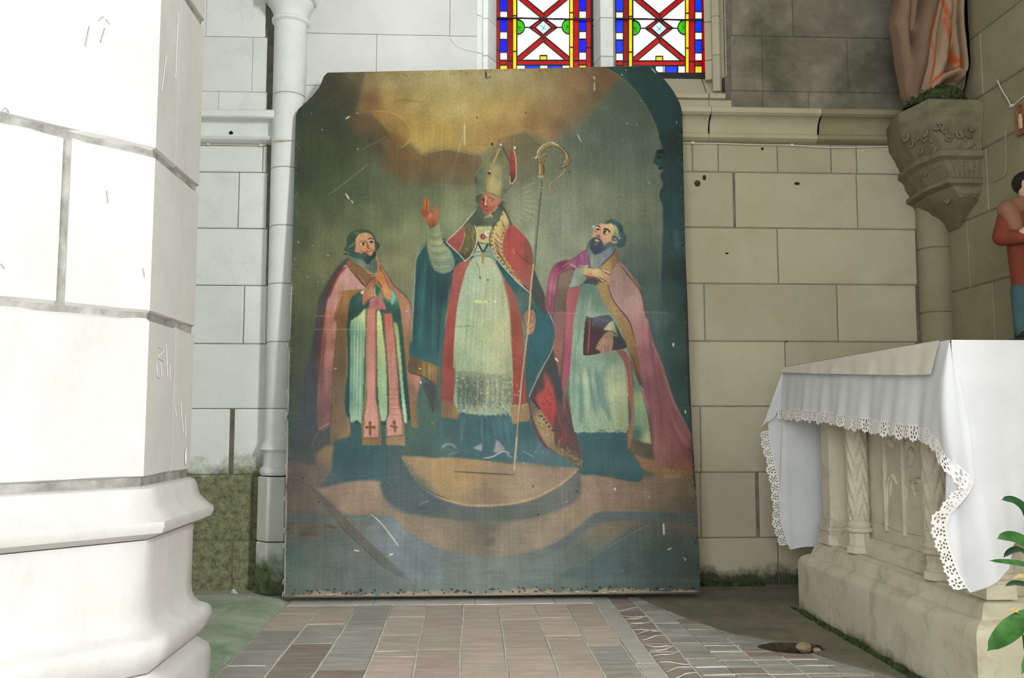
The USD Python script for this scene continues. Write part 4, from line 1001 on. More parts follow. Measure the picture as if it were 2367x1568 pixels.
paint_mat('rubble', (.22, .17, .10), (.42, .34, .22), 25, (1, 1, 1))
for k, (x, y, s, lb) in enumerate([(1.40, 3.80, .026, 'tan lump of rubble at the right lip of the hole in the floor'), (1.36, 3.85, .040, 'mossy broken stone lying in the hole in the floor'), (1.445, 3.775, .014, 'smallest crumb of rubble, right of the hole in the floor')]):
    m = trimesh.creation.icosphere(2); v = m.vertices; m.vertices = v * (1 + .45 * (meshkit.noise(v * 1.7 + k * 3) - .5)[:, None]) * [s * 1.3, s, s * .8]; m.apply_translation([x, y, s * .45 + (-.060 if k == 1 else -.002)])
    p = obj('rubble_stone', m, 'moss' if k == 1 else 'rubble', smooth=25); tag(p, lb, 'stone')
ms = []
for k in range(420):
    t_ = R.random(); y = PY0 - .1 + t_ * 1.75; s = R.uniform(.004, .013) * (1.3 if 3.3 < y < 4.5 else .7)
    m = trimesh.creation.icosphere(1, s); m.vertices *= [R.uniform(.6, 1.3), R.uniform(.8, 1.6), R.uniform(.5, 1.3)]; m.apply_translation([PXF - .021 - R.uniform(0, .010), y, s * .3]); ms.append(m)
tag(obj('moss_line', cat(*ms), 'moss', smooth=True), 'dark green moss growing along the foot of the altar step', 'moss', kind='stuff')
ms = []
for k in range(500):
    x = R.uniform(1.22, 1.70); s = R.uniform(.004, .011)
    m = trimesh.creation.icosphere(1, s); m.vertices *= [1.2, .7, R.uniform(.6, 1.3)]; m.apply_translation([x, WALL - .008 - R.uniform(0, .03), s * .4 + abs(R.gauss(0, .008))]); ms.append(m)
tag(obj('moss_line', cat(*ms), 'moss', smooth=True), 'dark mossy dirt along the foot of the back wall, right of the painting', 'moss', kind='stuff')

# ---------------------------------------------------------------- plant at the right edge
def leaf_mat(name, c1, c2):
    n = {'g': ('geometry', {}), 't': ('noise_texture', {'scale': 30.0, 'detail': 3.0}), 'r': ('rgb_ramp', {'ramp': [(.35, c1), (.65, c2)]}),
         'p': ('principled_bsdf', {'roughness': .32, 'specular_ior_level': .5}), 'tr': ('translucent_bsdf', {}), 'm': ('mix_closure', {'fac': .25})}
    MAT[name] = usdkit.material(stage, '/World/Looks/' + name, n, [('g.position', 't.vector'), ('t.fac', 'r.fac'), ('r.color', 'p.base_color'), ('r.color', 'tr.color'), ('p.BSDF', 'm.closure1'), ('tr.BSDF', 'm.closure2')], surface='m.closure')
leaf_mat('leaf_green', (.028, .10, .022), (.06, .19, .04))
leaf_mat('leaf_deep', (.010, .05, .014), (.022, .085, .025))
leaf_mat('leaf_yellow', (.65, .42, .05), (.80, .60, .30))
principled('terracotta', (.42, .17, .09), .8, noise=(10, (.3, .7), (.34, .14, .08)))
principled('soil', (.05, .035, .022), .95, bump=(60, .8, .01))
plant = thing('potted_plant', 'leafy green potted plant at the lower right edge, in front of the altar', 'plant')
QX, QY = 1.80, 2.46
obj('pot', lathe([(.085, 0), (.092, .005), (.125, .20), (.138, .205), (.138, .245), (.124, .247), (.118, .225), (.115, .215)], (QX, QY), 36), 'terracotta', plant, smooth=30)
obj('soil', lathe([(.116, .20), (.116, .222), (.05, .232)], (QX, QY), 24), 'soil', plant, smooth=30)
def leaf(pxs, w, mat, dy=0.0, cup=.35):
    """blade along a spine given by pixels at the plant's distance; last point joins the stem"""
    P = spline([onY(x, y, QY + .04 + dy + .03 * k) for k, (x, y) in enumerate(pxs)], 8); n = len(P)
    tn = np.gradient(P, axis=0); tn /= np.linalg.norm(tn, axis=1, keepdims=True)
    view = np.array([-.45, -.75, .5]); sd = np.cross(tn, view); sd /= np.linalg.norm(sd, axis=1, keepdims=True); nm = np.cross(sd, tn)
    s = np.linspace(0, 1, n); ww = w * QY / FPX * np.sin(PI * np.clip(s * .88 + .04, 0, 1)) ** .85 * np.where(s < .12, s / .12, 1)
    rows = [P + sd * (ww * q)[:, None] + nm * (cup * ww * (abs(q) ** 1.5))[:, None] for q in (-1, -.55, 0, .55, 1)]
    v = np.vstack(rows); f = []
    for i in range(4):
        for j in range(n - 1):
            a = i * n + j; f += [[a, a + 1, a + n + 1], [a, a + n + 1, a + n]]
    obj('leaf', trimesh.Trimesh(v, f, process=False), mat, plant, smooth=True)
    return P[-1]
tips = [leaf([(2314, 1156), (2340, 1160), (2366, 1180), (2395, 1225)], 15, 'leaf_deep'), leaf([(2303, 1246), (2335, 1245), (2368, 1258), (2405, 1290)], 19, 'leaf_green', -.02),
        leaf([(2284, 1297), (2325, 1300), (2365, 1306), (2405, 1320)], 8, 'leaf_green', -.03), leaf([(2319, 1290), (2335, 1277), (2356, 1272), (2385, 1290)], 9, 'leaf_deep', .03),
        leaf([(2323, 1356), (2342, 1350), (2368, 1352), (2400, 1360)], 8, 'leaf_deep', .02), leaf([(2344, 1338), (2358, 1334), (2374, 1335), (2398, 1345)], 7, 'leaf_yellow', .01),
        leaf([(2331, 1407), (2348, 1414), (2366, 1421), (2398, 1420)], 6, 'leaf_yellow', -.01), leaf([(2281, 1506), (2315, 1478), (2350, 1445), (2392, 1410)], 25, 'leaf_green', -.05),
        leaf([(2460, 1100), (2445, 1150), (2430, 1200), (2425, 1260)], 18, 'leaf_green'), leaf([(2540, 1150), (2505, 1180), (2470, 1230), (2440, 1300)], 20, 'leaf_deep'),
        leaf([(2560, 1290), (2520, 1290), (2480, 1310), (2440, 1360)], 20, 'leaf_green'), leaf([(2360, 1560), (2385, 1520), (2400, 1480), (2410, 1430)], 18, 'leaf_green', -.06)]
for q in tips:
    base = np.array([QX + R.uniform(-.03, .03), QY + R.uniform(-.03, .03), .225])
    obj('stem', tube(spline([q, (q + base) / 2 + [.02, .0, .05], base], 6), .0045, 6), 'leaf_green', plant, smooth=True)
obj('stem', tube([onY(2366, 1468, QY + .05), onY(2368, 1500, QY + .05), (QX - .03, QY, .225)], .004, 6), 'leaf_green', plant, smooth=True)
# ================================================================== STAINED GLASS
def glass(name, col, dif=0.06, scrib=None):
    """leaded pane: mostly lets the daylight through in its colour, a little body and gloss of its own"""
    n = {'t': ('transparent_bsdf', {'color': col}), 'd': ('principled_bsdf', {'base_color': tuple(.8 * c for c in col), 'roughness': .4}), 'm': ('mix_closure', {'fac': dif}),
         'gl': ('glossy_bsdf', {'roughness': .12, 'color': (.9, .9, .9)}), 'fr': ('fresnel', {'IOR': 1.45}), 'm2': ('mix_closure', {}),
         'g': ('geometry', {}), 'no': ('noise_texture', {'scale': 14.0, 'detail': 4.0}), 'r': ('rgb_ramp', {'ramp': [(.3, tuple(.80 * c for c in col)), (.7, col)]})}
    l = [('g.position', 'no.vector'), ('no.fac', 'r.fac'), ('r.color', 't.color'), ('t.BSDF', 'm.closure1'), ('d.BSDF', 'm.closure2'), ('fr.fac', 'm2.fac'), ('m.closure', 'm2.closure1'), ('gl.BSDF', 'm2.closure2')]
    MAT[name] = usdkit.material(stage, '/World/Looks/' + name, n, l, surface='m2.closure')
glass('glass_white', (.90, .87, .815)); glass('glass_red', (.45, .006, .022)); glass('glass_darkred', (.33, .018, .03)); glass('glass_blue', (.02, .04, .62)); glass('glass_midblue', (.035, .13, .66))
glass('glass_yellow', (.88, .58, .02)); glass('glass_green', (.12, .48, .04)); glass('glass_ice', (.55, .80, .92)); glass('glass_ochre', (.75, .55, .12)); glass('glass_cream', (.95, .88, .68))
principled('lead', (.035, .033, .036), .6, metallic=.3)
principled('ink', (.35, .22, .12), .8)
SG = 1 / 3.698            # zoom units of the measured lancet -> picture pixels


def lancet(name, ox, oy, blue, bottom):
    """ox, oy: shift in picture pixels; layout measured on the left-hand light"""
    win = thing(name, kind='structure')
    def P(zx, zy): q = onY(1080 + zx * SG + ox, zy * SG + oy, GL); return (float(q[0]), float(q[2]))
    lead = []
    def pane(pts, mat, nm='pane', lead_w=.0032):
        g = Polygon([P(*p) for p in pts]).buffer(0)
        if g.is_empty or g.geom_type != 'Polygon': return
        lead.append(g.buffer(lead_w * .9).difference(g.buffer(-lead_w * .6)))
        g = g.buffer(-.0012)
        if g.is_empty or g.geom_type != 'Polygon': return
        obj(nm, ext(g, GL - .002, GL + .002), mat, win, smooth=False)
    def rc(x0, x1, y0, y1, mat, nm='pane'): pane([(x0, y0), (x1, y0), (x1, y1), (x0, y1)], mat, nm)
    TOP = -1560
    # long border strips, cut in lengths
    def strip(x0, x1, ys, mat):
        for a, b in zip(ys, ys[1:]): rc(x0, x1, a, b, mat, 'border_pane')
    strip(252, 276, [TOP, -1000, -560, -180, 160, 430, 620], 'glass_red'); strip(344, 389, [TOP, -1100, -600, -250, 158, 520, 620], 'glass_darkred')
    strip(391, 421, [TOP, -1200, -820, -420, -150, 135, 440, 620], 'glass_yellow'); strip(876, 906, [TOP, -1200, -820, -400, -170, 108, 405, 620], 'glass_yellow')
    strip(908, 955, [TOP, -1150, -620, -280, 158, 520, 620], 'glass_red'); strip(1019, 1058, [TOP, -1000, -560, -180, 158, 408, 620], 'glass_red')
    for (x0, x1, ph) in ((281, 342, 0), (957, 1017, -2)):
        y = 449 + ph; k = 0
        rc(x0, x1, y, 514, 'glass_white', 'border_pane'); rc(x0, x1, 516, 555, 'glass_red', 'border_pane'); rc(x0, x1, 558, 620, 'glass_ochre', 'border_pane')
        while y > TOP:
            a = y - (112 if k % 2 == 0 else 64); rc(x0, x1, a, y - 1, blue if k % 2 == 0 else ('glass_cream' if k % 4 == 1 else 'glass_white'), 'border_pane'); y = a; k += 1
    rc(424, 874, 516, 555, 'glass_red', 'border_pane')
    for a, b, mt in bottom: rc(a, b, 558, 620, mt, 'border_pane')
    # repeating field: saltires with a small lozenge between green half roundels
    xl, xr = 428, 873; xm = 650
    for c in range(4):
        o = -555 * c
        by, ty = 514 + o, -40 + o               # the cell
        cy, up, lo = 236 + o, 150 + o, 322 + o
        w = 21
        def band(a, b): # red bar from a to b
            a, b = np.array(a, float), np.array(b, float); d = (b - a) / np.linalg.norm(b - a); q = np.array([-d[1], d[0]]) * w
            return Polygon([a + q, b + q, b - q, a - q])
        cellp = sbox(xl, ty, xr, by)
        oh, ov = 120, 88
        ring = [[(xm - oh, cy), (xm, cy - ov), (xm, cy - 62), (xm - 70, cy)], [(xm, cy - ov), (xm + oh, cy), (xm + 70, cy), (xm, cy - 62)], [(xm + oh, cy), (xm, cy + ov), (xm, cy + 62), (xm + 70, cy)], [(xm, cy + ov), (xm - oh, cy), (xm - 70, cy), (xm, cy + 62)]]
        diamond = Polygon([(xm - oh, cy), (xm, cy - ov), (xm + oh, cy), (xm, cy + ov)])
        bars = [Polygon(q) for q in ring] + [band((xm, lo + 8), (xl - 5, by + 6)).difference(diamond), band((xm, lo + 8), (xr + 5, by + 6)).difference(diamond), band((xm, up - 8), (xl - 5, ty - 6)).difference(diamond), band((xm, up - 8), (xr + 5, ty - 6)).difference(diamond)]
        red = shapely.union_all(bars).intersection(cellp).buffer(.5)
        done = Polygon()
        for b_ in bars:
            g = b_.intersection(cellp).difference(done.buffer(1.0)); done = done.union(b_)
            for q in getattr(g, 'geoms', [g]):
                if q.geom_type == 'Polygon' and q.area > 60: pane(list(q.exterior.coords)[:-1], 'glass_red', 'saltire_pane')
        loz = Polygon([(xm - 70, cy), (xm, cy - 66), (xm + 70, cy), (xm, cy + 66)]); pane(list(loz.exterior.coords)[:-1], 'glass_ice', 'lozenge_pane')
        gl = [Point(xl, cy - 4).buffer(63, 10).intersection(cellp), Point(xr, cy - 8).buffer(63, 10).intersection(cellp)]
        for g in gl: pane(list(g.exterior.coords)[:-1], 'glass_green', 'roundel_pane')
        yb = Polygon([(xm - 28, by - 38), (xm + 30, by - 38), (xm + 30, by), (xm - 28, by)])
        pane(list(yb.exterior.coords)[:-1], 'glass_yellow', 'accent_pane')
        white = cellp.difference(red.union(diamond)).difference(loz).difference(shapely.union_all(gl)).difference(yb.buffer(1))
        white = white.difference(LineString([(xl, cy), (xr, cy)]).buffer(1.0))
        for q in getattr(white, 'geoms', [white]):
            if q.area > 150: pane(list(q.simplify(1).exterior.coords)[:-1], 'glass_white', 'quarry_pane')
        # thin brush marks on the lozenge and quarries
        for (x, y, s, a0) in [(xm, cy, 30, .7), (xm, cy, 30, 2.2), (xm - 10, cy - 20, 14, 1.2), (505, 330 + o, 24, .4), (505, 335 + o, 14, 1.9), (795, 320 + o, 38, .2), (790, 325 + o, 20, 1.3), (480, 75 + o, 30, 2.4), (840, 70 + o, 30, 1.2), (660, 30 + o, 20, 1.5), (445, 245 + o, 22, 1.2), (445, 232 + o, 18, .2), (852, 240 + o, 20, 2.0), (855, 225 + o, 16, .8)]:
            pts = []
            for k in np.linspace(0, 1, 7):
                q = P(x + s * math.cos(a0) * (k - .5) * 2, y + s * math.sin(a0) * (k - .5) * 2 + .25 * s * math.sin(PI * k)); pts.append((q[0], GL - .003, q[1]))
            obj('brush_mark', tube(pts, .0016 if (x == xm or x in (445, 852, 855)) else .0007, 5), 'lead' if (x == xm or x in (445, 852, 855)) else 'ink', win, smooth=True)
    L = shapely.union_all([g.buffer(1e-5) for g in lead]).simplify(.0003)
    obj('lead_came', ext(L, GL - .005, GL + .005), 'lead', win, smooth=False)
    x0, x1 = P(246, 0)[0], P(1064, 0)[0]
    for k in range(4):
        z = P(0, 156 - 555 * k)[1]; obj('saddle_bar', tube([(x0 - .01, GL - .016, z), (x1 + .01, GL - .016, z)], .006, 8), 'lead', win, smooth=True)
    zb = P(0, 620)[1]; zt = P(0, TOP)[1]
    fr = sbox(x0 - .012, zb - .03, x1 + .012, zt).difference(sbox(x0 + .004, zb, x1 - .004, zt + .1))
    obj('rebate', ext(fr, GL - .012, GL + .012), 'lead', win, smooth=False)
    obj('bottom_rail', bx(x0 - .012, x1 + .012, GL - .03, GL + .03, zb - .05, zb + .004), 'lead', win, smooth=False)
lancet('window_1', 0, 0, 'glass_blue', [(424, 495, 'glass_white'), (498, 618, 'glass_midblue'), (621, 688, 'glass_cream'), (691, 810, 'glass_midblue'), (813, 874, 'glass_cream')])
lancet('window_2', 267.7, 1.6, 'glass_midblue', [(424, 500, 'glass_white'), (503, 615, 'glass_midblue'), (620, 686, 'glass_white'), (700, 804, 'glass_midblue'), (811, 874, 'glass_white')])
# ================================================================== THE PAINTING
# The leaning panel is flat painted canvas: its picture is laid out as strokes and patches of paint in the panel's own plane
# and carried by the canvas mesh's vertices (base colour of the paint, plus a pale sheen painted over the lower part).
LEAN, YF = 0.085, 4.868
PN = np.array([0, -1.0, LEAN]); PN /= np.linalg.norm(PN); PP = np.array([0, YF, 0.006])


def onP(px, py, off=0.0):
    """place on the panel's front plane (off = in front of it)"""
    px, py = np.asarray(px, float), np.asarray(py, float)
    d = CF + CR * ((px - W / 2) / FPX)[..., None] + CU * (-(py - H / 2) / FPX)[..., None]
    p0 = PP + PN * off
    return CAM + d * (((p0 - CAM) @ PN) / (d @ PN))[..., None]


LEFT = [(168, 757), (176, 749), (200, 739), (222, 722), (240, 704), (252, 690), (266, 684), (300, 683), (500, 678), (650, 673), (800, 667), (950, 664), (1150, 660), (1300, 657), (1384, 656)]
RIGHT = [(152, 1508), (163, 1518), (190, 1541), (210, 1556), (226, 1565), (240, 1572), (262, 1577), (400, 1580), (600, 1585), (720, 1590), (860, 1594), (1000, 1600), (1150, 1610), (1290, 1617), (1373, 1618)]
NX, NY = 640, 812
tt, ss = np.linspace(0, 1, NY)[:, None], np.linspace(0, 1, NX)[None]
yl, yr = 168 + (1384 - 168) * tt, 152.5 + (1373 - 152.5) * tt
xl, xr = np.interp(yl, *np.array(LEFT).T), np.interp(yr, *np.array(RIGHT).T)
GX, GY = xl + ss * (xr - xl), yl + ss * (yr - yl) + 0 * ss
C = np.zeros((NY, NX, 3)); CELL = 1.5
rs = np.random.RandomState(11)
FR = dict(P=(0, 0, 1), A=(940, 320, .2551), B=(1240, 490, .2551), C=(700, 510, .19133), D=(690, 700, .22954), E=(930, 680, .27415), F=(1230, 820, .22962), G=(1060, 320, .12757),
          H=(1340, 490, .12121), I=(780, 510, .14665), J=(1060, 560, .11478), K=(620, 650, .47834), L=(1100, 650, .47822), M=(600, 100, .38274), N=(1050, 100, .38265))


def pt(fr, *v):
    x0, y0, s = FR[fr]; a = np.array(v, float).reshape(-1, 2); return a * s + [x0, y0]


def _win(x0, y0, x1, y1):
    m = (GX >= x0) & (GX <= x1) & (GY >= y0) & (GY <= y1)
    r, c = np.nonzero(m.any(1))[0], np.nonzero(m.any(0))[0]
    return None if len(r) == 0 or len(c) == 0 else (slice(r[0], r[-1] + 1), slice(c[0], c[-1] + 1))


def region(pts, blur=.8, smooth=True):
    p = spline(pts, 5, True) if smooth else np.asarray(pts, float)
    b = blur * 3 + 3; w = _win(p[:, 0].min() - b, p[:, 1].min() - b, p[:, 0].max() + b, p[:, 1].max() + b)
    if w is None: return None
    X, Y = GX[w], GY[w]; ins = np.zeros(X.shape, bool)
    for (xa, ya), (xb, yb) in zip(p, np.roll(p, -1, 0)):
        if ya == yb: continue
        rows = np.nonzero(((Y.min(1) <= max(ya, yb)) & (Y.max(1) >= min(ya, yb))))[0]
        if not len(rows): continue
        q = slice(rows[0], rows[-1] + 1)
        ins[q] ^= ((ya > Y[q]) != (yb > Y[q])) & (X[q] < (xb - xa) * (Y[q] - ya) / (yb - ya) + xa)
    return w, gaussian_filter(ins.astype(float), max(blur / CELL, .55))


def put(w, a, col):
    C[w] = C[w] * (1 - a[..., None]) + np.asarray(col, float) * a[..., None]


def stops_field(w, stops, power=1.25):
    X, Y = GX[w], GY[w]; num = 0; den = 0
    for x, y, c in stops:
        k = 1 / ((X - x) ** 2 + (Y - y) ** 2 + 30.0) ** power; num = num + k[..., None] * np.array(c, float); den = den + k
    return num / den[..., None]


def fill(fr, pts, col, blur=.8, op=1.0, smooth=True, tex=0.0):
    """patch: outline in frame fr; col = one colour or stops [(x, y, colour)] in the same frame"""
    g = region(pt(fr, *pts), blur, smooth)
    if g is None: return
    w, a = g
    if isinstance(col, list):
        x0, y0, s = FR[fr]; col = stops_field(w, [(x * s + x0, y * s + y0, c) for x, y, c in col])
    if tex: a = a * np.clip(1 - tex + tex * 2 * gaussian_filter(rs.rand(*a.shape), .8 * 1.0) * 1.0 + tex * (rs.rand(*a.shape) - .5), 0, 1)
    put(w, a * op, col)


def line(fr, pts, width, col, blur=.6, op=1.0, taper=True, smooth=True):
    p = pt(fr, *pts); p = spline(p, 5) if smooth and len(p) > 2 else p
    b = width + blur * 2 + 2; w = _win(p[:, 0].min() - b, p[:, 1].min() - b, p[:, 0].max() + b, p[:, 1].max() + b)
    if w is None: return
    X, Y = GX[w], GY[w]; best = np.full(X.shape, 1e9); n = len(p) - 1
    for i, ((xa, ya), (xb, yb)) in enumerate(zip(p, p[1:])):
        dx, dy = xb - xa, yb - ya; L2 = dx * dx + dy * dy + 1e-9
        t = np.clip(((X - xa) * dx + (Y - ya) * dy) / L2, 0, 1); d = np.hypot(X - xa - t * dx, Y - ya - t * dy)
        g = (i + t) / n; hw = width / 2 * (np.clip(2.6 * np.sqrt(np.maximum(g * (1 - g), 0)), .25, 1) if taper else 1)
        best = np.minimum(best, d - hw)
    put(w, np.clip(.5 - best / (blur * 2), 0, 1) * op, col)


def dot(fr, x, y, rx, ry, col, blur=.6, op=1.0, rot=0.0):
    s = FR[fr][2]; t = np.linspace(0, 2 * PI, 10, endpoint=False); c, n = math.cos(rot), math.sin(rot)
    q = [v for u in t for v in (x + (rx * math.cos(u) * c - ry * math.sin(u) * n) / s, y + (rx * math.cos(u) * n + ry * math.sin(u) * c) / s)]
    fill(fr, q, col, blur, op)


# ---- ground: sky, gold light, dusk
W_ = (slice(0, NY), slice(0, NX))
C[:] = stops_field(W_, [(x, y, c) for x, y, c in [
    (700, 250, (58, 70, 54)), (690, 400, (56, 72, 54)), (690, 550, (76, 86, 60)), (700, 650, (92, 98, 66)), (690, 780, (76, 86, 64)), (690, 900, (70, 82, 70)), (740, 620, (112, 116, 78)), (760, 200, (66, 68, 52)), (810, 190, (88, 84, 60)), (780, 300, (58, 66, 46)), (780, 360, (60, 72, 44)),
    (760, 450, (72, 86, 54)), (830, 440, (74, 88, 56)), (850, 500, (98, 108, 72)), (930, 430, (90, 98, 64)), (950, 560, (122, 128, 88)), (920, 620, (124, 126, 88)), (760, 560, (104, 110, 74)), (1000, 430, (88, 96, 64)), (1060, 450, (118, 126, 88)), (1060, 500, (122, 132, 98)),
    (1100, 420, (116, 120, 84)), (1210, 400, (108, 112, 82)), (1230, 470, (146, 152, 118)), (1240, 560, (146, 154, 122)), (1300, 480, (132, 142, 114)), (1270, 380, (100, 108, 82)), (1340, 380, (100, 112, 92)), (1380, 460, (128, 138, 114)), (1460, 470, (122, 130, 106)), (1490, 540, (104, 116, 96)),
    (1340, 560, (140, 148, 120)), (1300, 640, (142, 150, 120)), (1480, 600, (84, 102, 90)), (1480, 660, (68, 94, 84)), (1510, 760, (54, 86, 80)), (1530, 860, (52, 82, 78)), (1440, 300, (80, 98, 84)), (1470, 350, (92, 106, 90)), (1450, 240, (76, 92, 76)), (1400, 300, (84, 98, 80)), (1380, 340, (90, 104, 88)), (1505, 420, (104, 116, 98)),
    (700, 1050, (74, 82, 80)), (760, 1000, (80, 84, 80)), (690, 1000, (66, 84, 82)), (1000, 1000, (66, 92, 84)), (1590, 900, (46, 76, 70)), (1560, 1000, (54, 84, 78))]])
fill('P', [838, 140, 832, 215, 822, 262, 850, 268, 895, 272, 925, 300, 942, 330, 977, 362, 1015, 346, 1060, 346, 1110, 356, 1150, 335, 1215, 312, 1262, 330, 1310, 312, 1350, 275, 1392, 236, 1412, 200, 1420, 140],
     [(850, 175, (140, 124, 82)), (900, 180, (160, 144, 92)), (960, 175, (168, 152, 98)), (1040, 178, (176, 160, 108)), (1120, 185, (170, 158, 106)), (1190, 180, (164, 148, 98)), (1260, 200, (162, 142, 92)), (1330, 190, (142, 112, 74)), (1395, 180, (128, 92, 62)), (1400, 220, (112, 92, 64)),
      (900, 225, (160, 134, 76)), (860, 236, (126, 94, 54)), (1000, 238, (182, 162, 96)), (1060, 250, (186, 166, 98)), (1130, 250, (176, 154, 82)), (1200, 250, (170, 142, 80)), (1280, 250, (150, 122, 76)), (1340, 250, (124, 102, 70)), (960, 290, (172, 142, 68)), (1030, 310, (178, 150, 72)), (1100, 320, (166, 136, 70)), (1160, 310, (160, 124, 66)), (1230, 290, (152, 120, 70)), (1300, 290, (118, 98, 70))], 7)
fill('P', [806, 268, 850, 262, 890, 276, 905, 300, 918, 330, 950, 338, 977, 362, 1015, 350, 1060, 352, 1096, 372, 1098, 425, 1020, 420, 960, 425, 900, 400, 860, 350, 820, 300], [(850, 285, (110, 86, 54)), (880, 310, (84, 72, 44)), (930, 360, (108, 80, 42)), (970, 390, (100, 80, 46)), (1030, 375, (118, 92, 52)), (1070, 400, (108, 94, 62)), (860, 340, (72, 72, 44)), (1000, 410, (96, 86, 56))], 9, .9)
fill('P', [858, 258, 905, 262, 938, 284, 952, 312, 944, 330, 920, 338, 905, 318, 885, 290], [(900, 275, (150, 116, 56)), (938, 305, (158, 126, 56)), (915, 325, (124, 90, 44))], 3, .8)
line('P', [868, 256, 908, 262, 936, 280, 951, 310, 944, 328, 930, 340, 915, 341], 3, (190, 156, 72), 1.6, .75)
line('P', [820, 262, 870, 256, 905, 260], 3, (160, 124, 70), 2, .5)
fill('P', [945, 348, 972, 366, 1000, 352, 1030, 334, 1060, 322, 1096, 330, 1085, 350, 1040, 345, 1005, 358, 975, 376], (176, 142, 70), 5, .5)
line('P', [905, 238, 930, 231, 975, 236], 5, (146, 106, 40), 3, .6); line('P', [880, 200, 1000, 188], 14, (180, 168, 122), 8, .35); line('P', [1090, 176, 1180, 180], 16, (176, 166, 124), 8, .4)
fill('P', [1300, 325, 1350, 275, 1400, 225, 1440, 260, 1410, 330, 1350, 350], (92, 106, 88), 16, .55)
fill('P', [1190, 330, 1230, 318, 1270, 340, 1262, 400, 1210, 400], (108, 104, 74), 10, .6)
line('M', [600, 650, 690, 605, 775, 557], 2, (134, 126, 84), .8, .6); line('M', [415, 918, 560, 808, 660, 727], 3, (128, 132, 92), 1.2, .6)
line('M', [1158, 820, 1225, 560], 3.2, (180, 172, 134), .9, .65, False); line('M', [1052, 848, 1118, 555], 2, (150, 132, 84), 1, .4, False); line('M', [1060, 850, 1160, 860, 1280, 868], 2, (150, 146, 110), 1, .4)
line('M', [1238, 480, 1238, 620], 4, (212, 202, 150), .8, .8); line('M', [1180, 690, 1240, 735, 1290, 790], 2.5, (82, 70, 46), 1, .6); line('M', [1250, 610, 1390, 614], 1.5, (130, 108, 62), .8, .6)
fill('M', [1080, 690, 1200, 700, 1285, 790, 1270, 870, 1140, 860, 1050, 830], (100, 92, 68), 6, .5)
for a in np.linspace(-.5, .75, 9):        # faint rays of the halo
    r0, r1 = 60, 92 + 18 * math.sin(7 * a); c, s = math.cos(a), math.sin(a)
    line('P', [1152 + r0 * c, 462 + r0 * s, 1152 + r1 * c, 462 + r1 * s], 1.6, (112, 118, 90), .9, .6); line('P', [1152 + r0 * c, 466 + r0 * s, 1152 + r1 * c, 468 + r1 * s], 3, (168, 172, 138), 1.6, .4)
for a in (2.9, 3.1, 3.3, 3.5): line('P', [1142 + 50 * math.cos(a), 462 + 50 * math.sin(a), 1142 + 104 * math.cos(a), 462 + 104 * math.sin(a)], 1.4, (98, 104, 74), 1, .5)
fill('P', [985, 580, 975, 680, 950, 760, 955, 640], (140, 142, 104), 8, .4)
# banks of cloud with crisp crests
fill('P', [972, 364, 1000, 352, 1030, 346, 1062, 351, 1090, 358, 1112, 362, 1104, 420, 1060, 428, 1010, 424, 950, 410, 930, 372], [(1000, 366, (112, 86, 50)), (1060, 366, (104, 80, 50)), (1095, 380, (112, 88, 54)), (1000, 410, (96, 84, 54)), (1060, 420, (104, 96, 66))], 1.6, .7)
fill('P', [1150, 330, 1168, 318, 1190, 310, 1212, 306, 1234, 326, 1262, 352, 1240, 400, 1200, 420, 1180, 370], [(1180, 330, (118, 98, 62)), (1215, 330, (108, 94, 62)), (1230, 380, (102, 104, 78))], 1.6, .7)
fill('P', [905, 320, 920, 338, 948, 340, 962, 352, 975, 366, 940, 372, 900, 352, 880, 330], [(920, 350, (112, 84, 44)), (955, 360, (126, 94, 48))], 2, .7)
line('P', [1000, 352, 1030, 345, 1062, 350, 1090, 357], 2, (186, 148, 78), 1.2, .5); line('P', [1212, 306, 1234, 326, 1262, 352], 1.6, (84, 80, 56), 1, .6); line('P', [1110, 345, 1150, 332, 1190, 311, 1212, 306], 1.6, (176, 140, 84), 1.2, .5)
fill('P', [838, 166, 832, 215, 820, 262, 796, 262, 780, 166], (70, 70, 52), 4, .55)
# ---- painted arch of the dark right-hand pier
fill('N', [860, 132, 905, 140, 975, 180, 1045, 232, 1115, 312, 1172, 400, 1216, 490, 1240, 572, 1256, 645, 1224, 652, 1212, 690, 1208, 720, 1238, 745, 1262, 765, 1244, 800, 1262, 850, 1240, 905, 1244, 945, 1258, 985, 1262, 1100, 1262, 1568, 1420, 1568, 1460, 900, 1440, 300, 1300, 100],
     [(1000, 160, (42, 78, 72)), (1150, 220, (36, 70, 66)), (1220, 330, (34, 70, 68)), (1290, 450, (32, 64, 62)), (1330, 600, (24, 50, 48)), (1300, 800, (30, 62, 62)), (1290, 1000, (30, 68, 70)), (1330, 1200, (46, 76, 76)), (1370, 1400, (24, 48, 44)), (1300, 1500, (44, 76, 74))], 1.5)
fill('P', [1533, 690, 1600, 690, 1612, 900, 1616, 1020, 1570, 960, 1545, 860], [(1545, 720, (48, 80, 76)), (1590, 720, (28, 54, 48)), (1560, 820, (40, 72, 66)), (1596, 860, (28, 56, 50)), (1580, 940, (40, 72, 66)), (1605, 1000, (30, 62, 56))], 6, .9)
line('N', [905, 142, 975, 182, 1045, 234, 1115, 314, 1172, 402, 1214, 490, 1238, 570], 2, (120, 128, 96), 1, .5)
dot('N', 1245, 655, 9, 5, (16, 26, 26)); dot('N', 1232, 715, 10, 9, (30, 70, 66)); dot('N', 1240, 690, 5, 3, (14, 30, 30)); dot('N', 1245, 755, 6, 3, (16, 36, 34))
line('N', [1232, 650, 1262, 655, 1275, 690], 3, (14, 24, 24))
line('N', [1340, 1130, 1345, 1240], 10, (84, 120, 124), 4, .45); line('N', [1330, 900, 1340, 1060], 14, (40, 88, 92), 6, .4)
fill('B', [970, 910, 1190, 920, 1190, 1040, 1060, 1080, 990, 1000], (104, 122, 128), 7, .5, tex=.7)

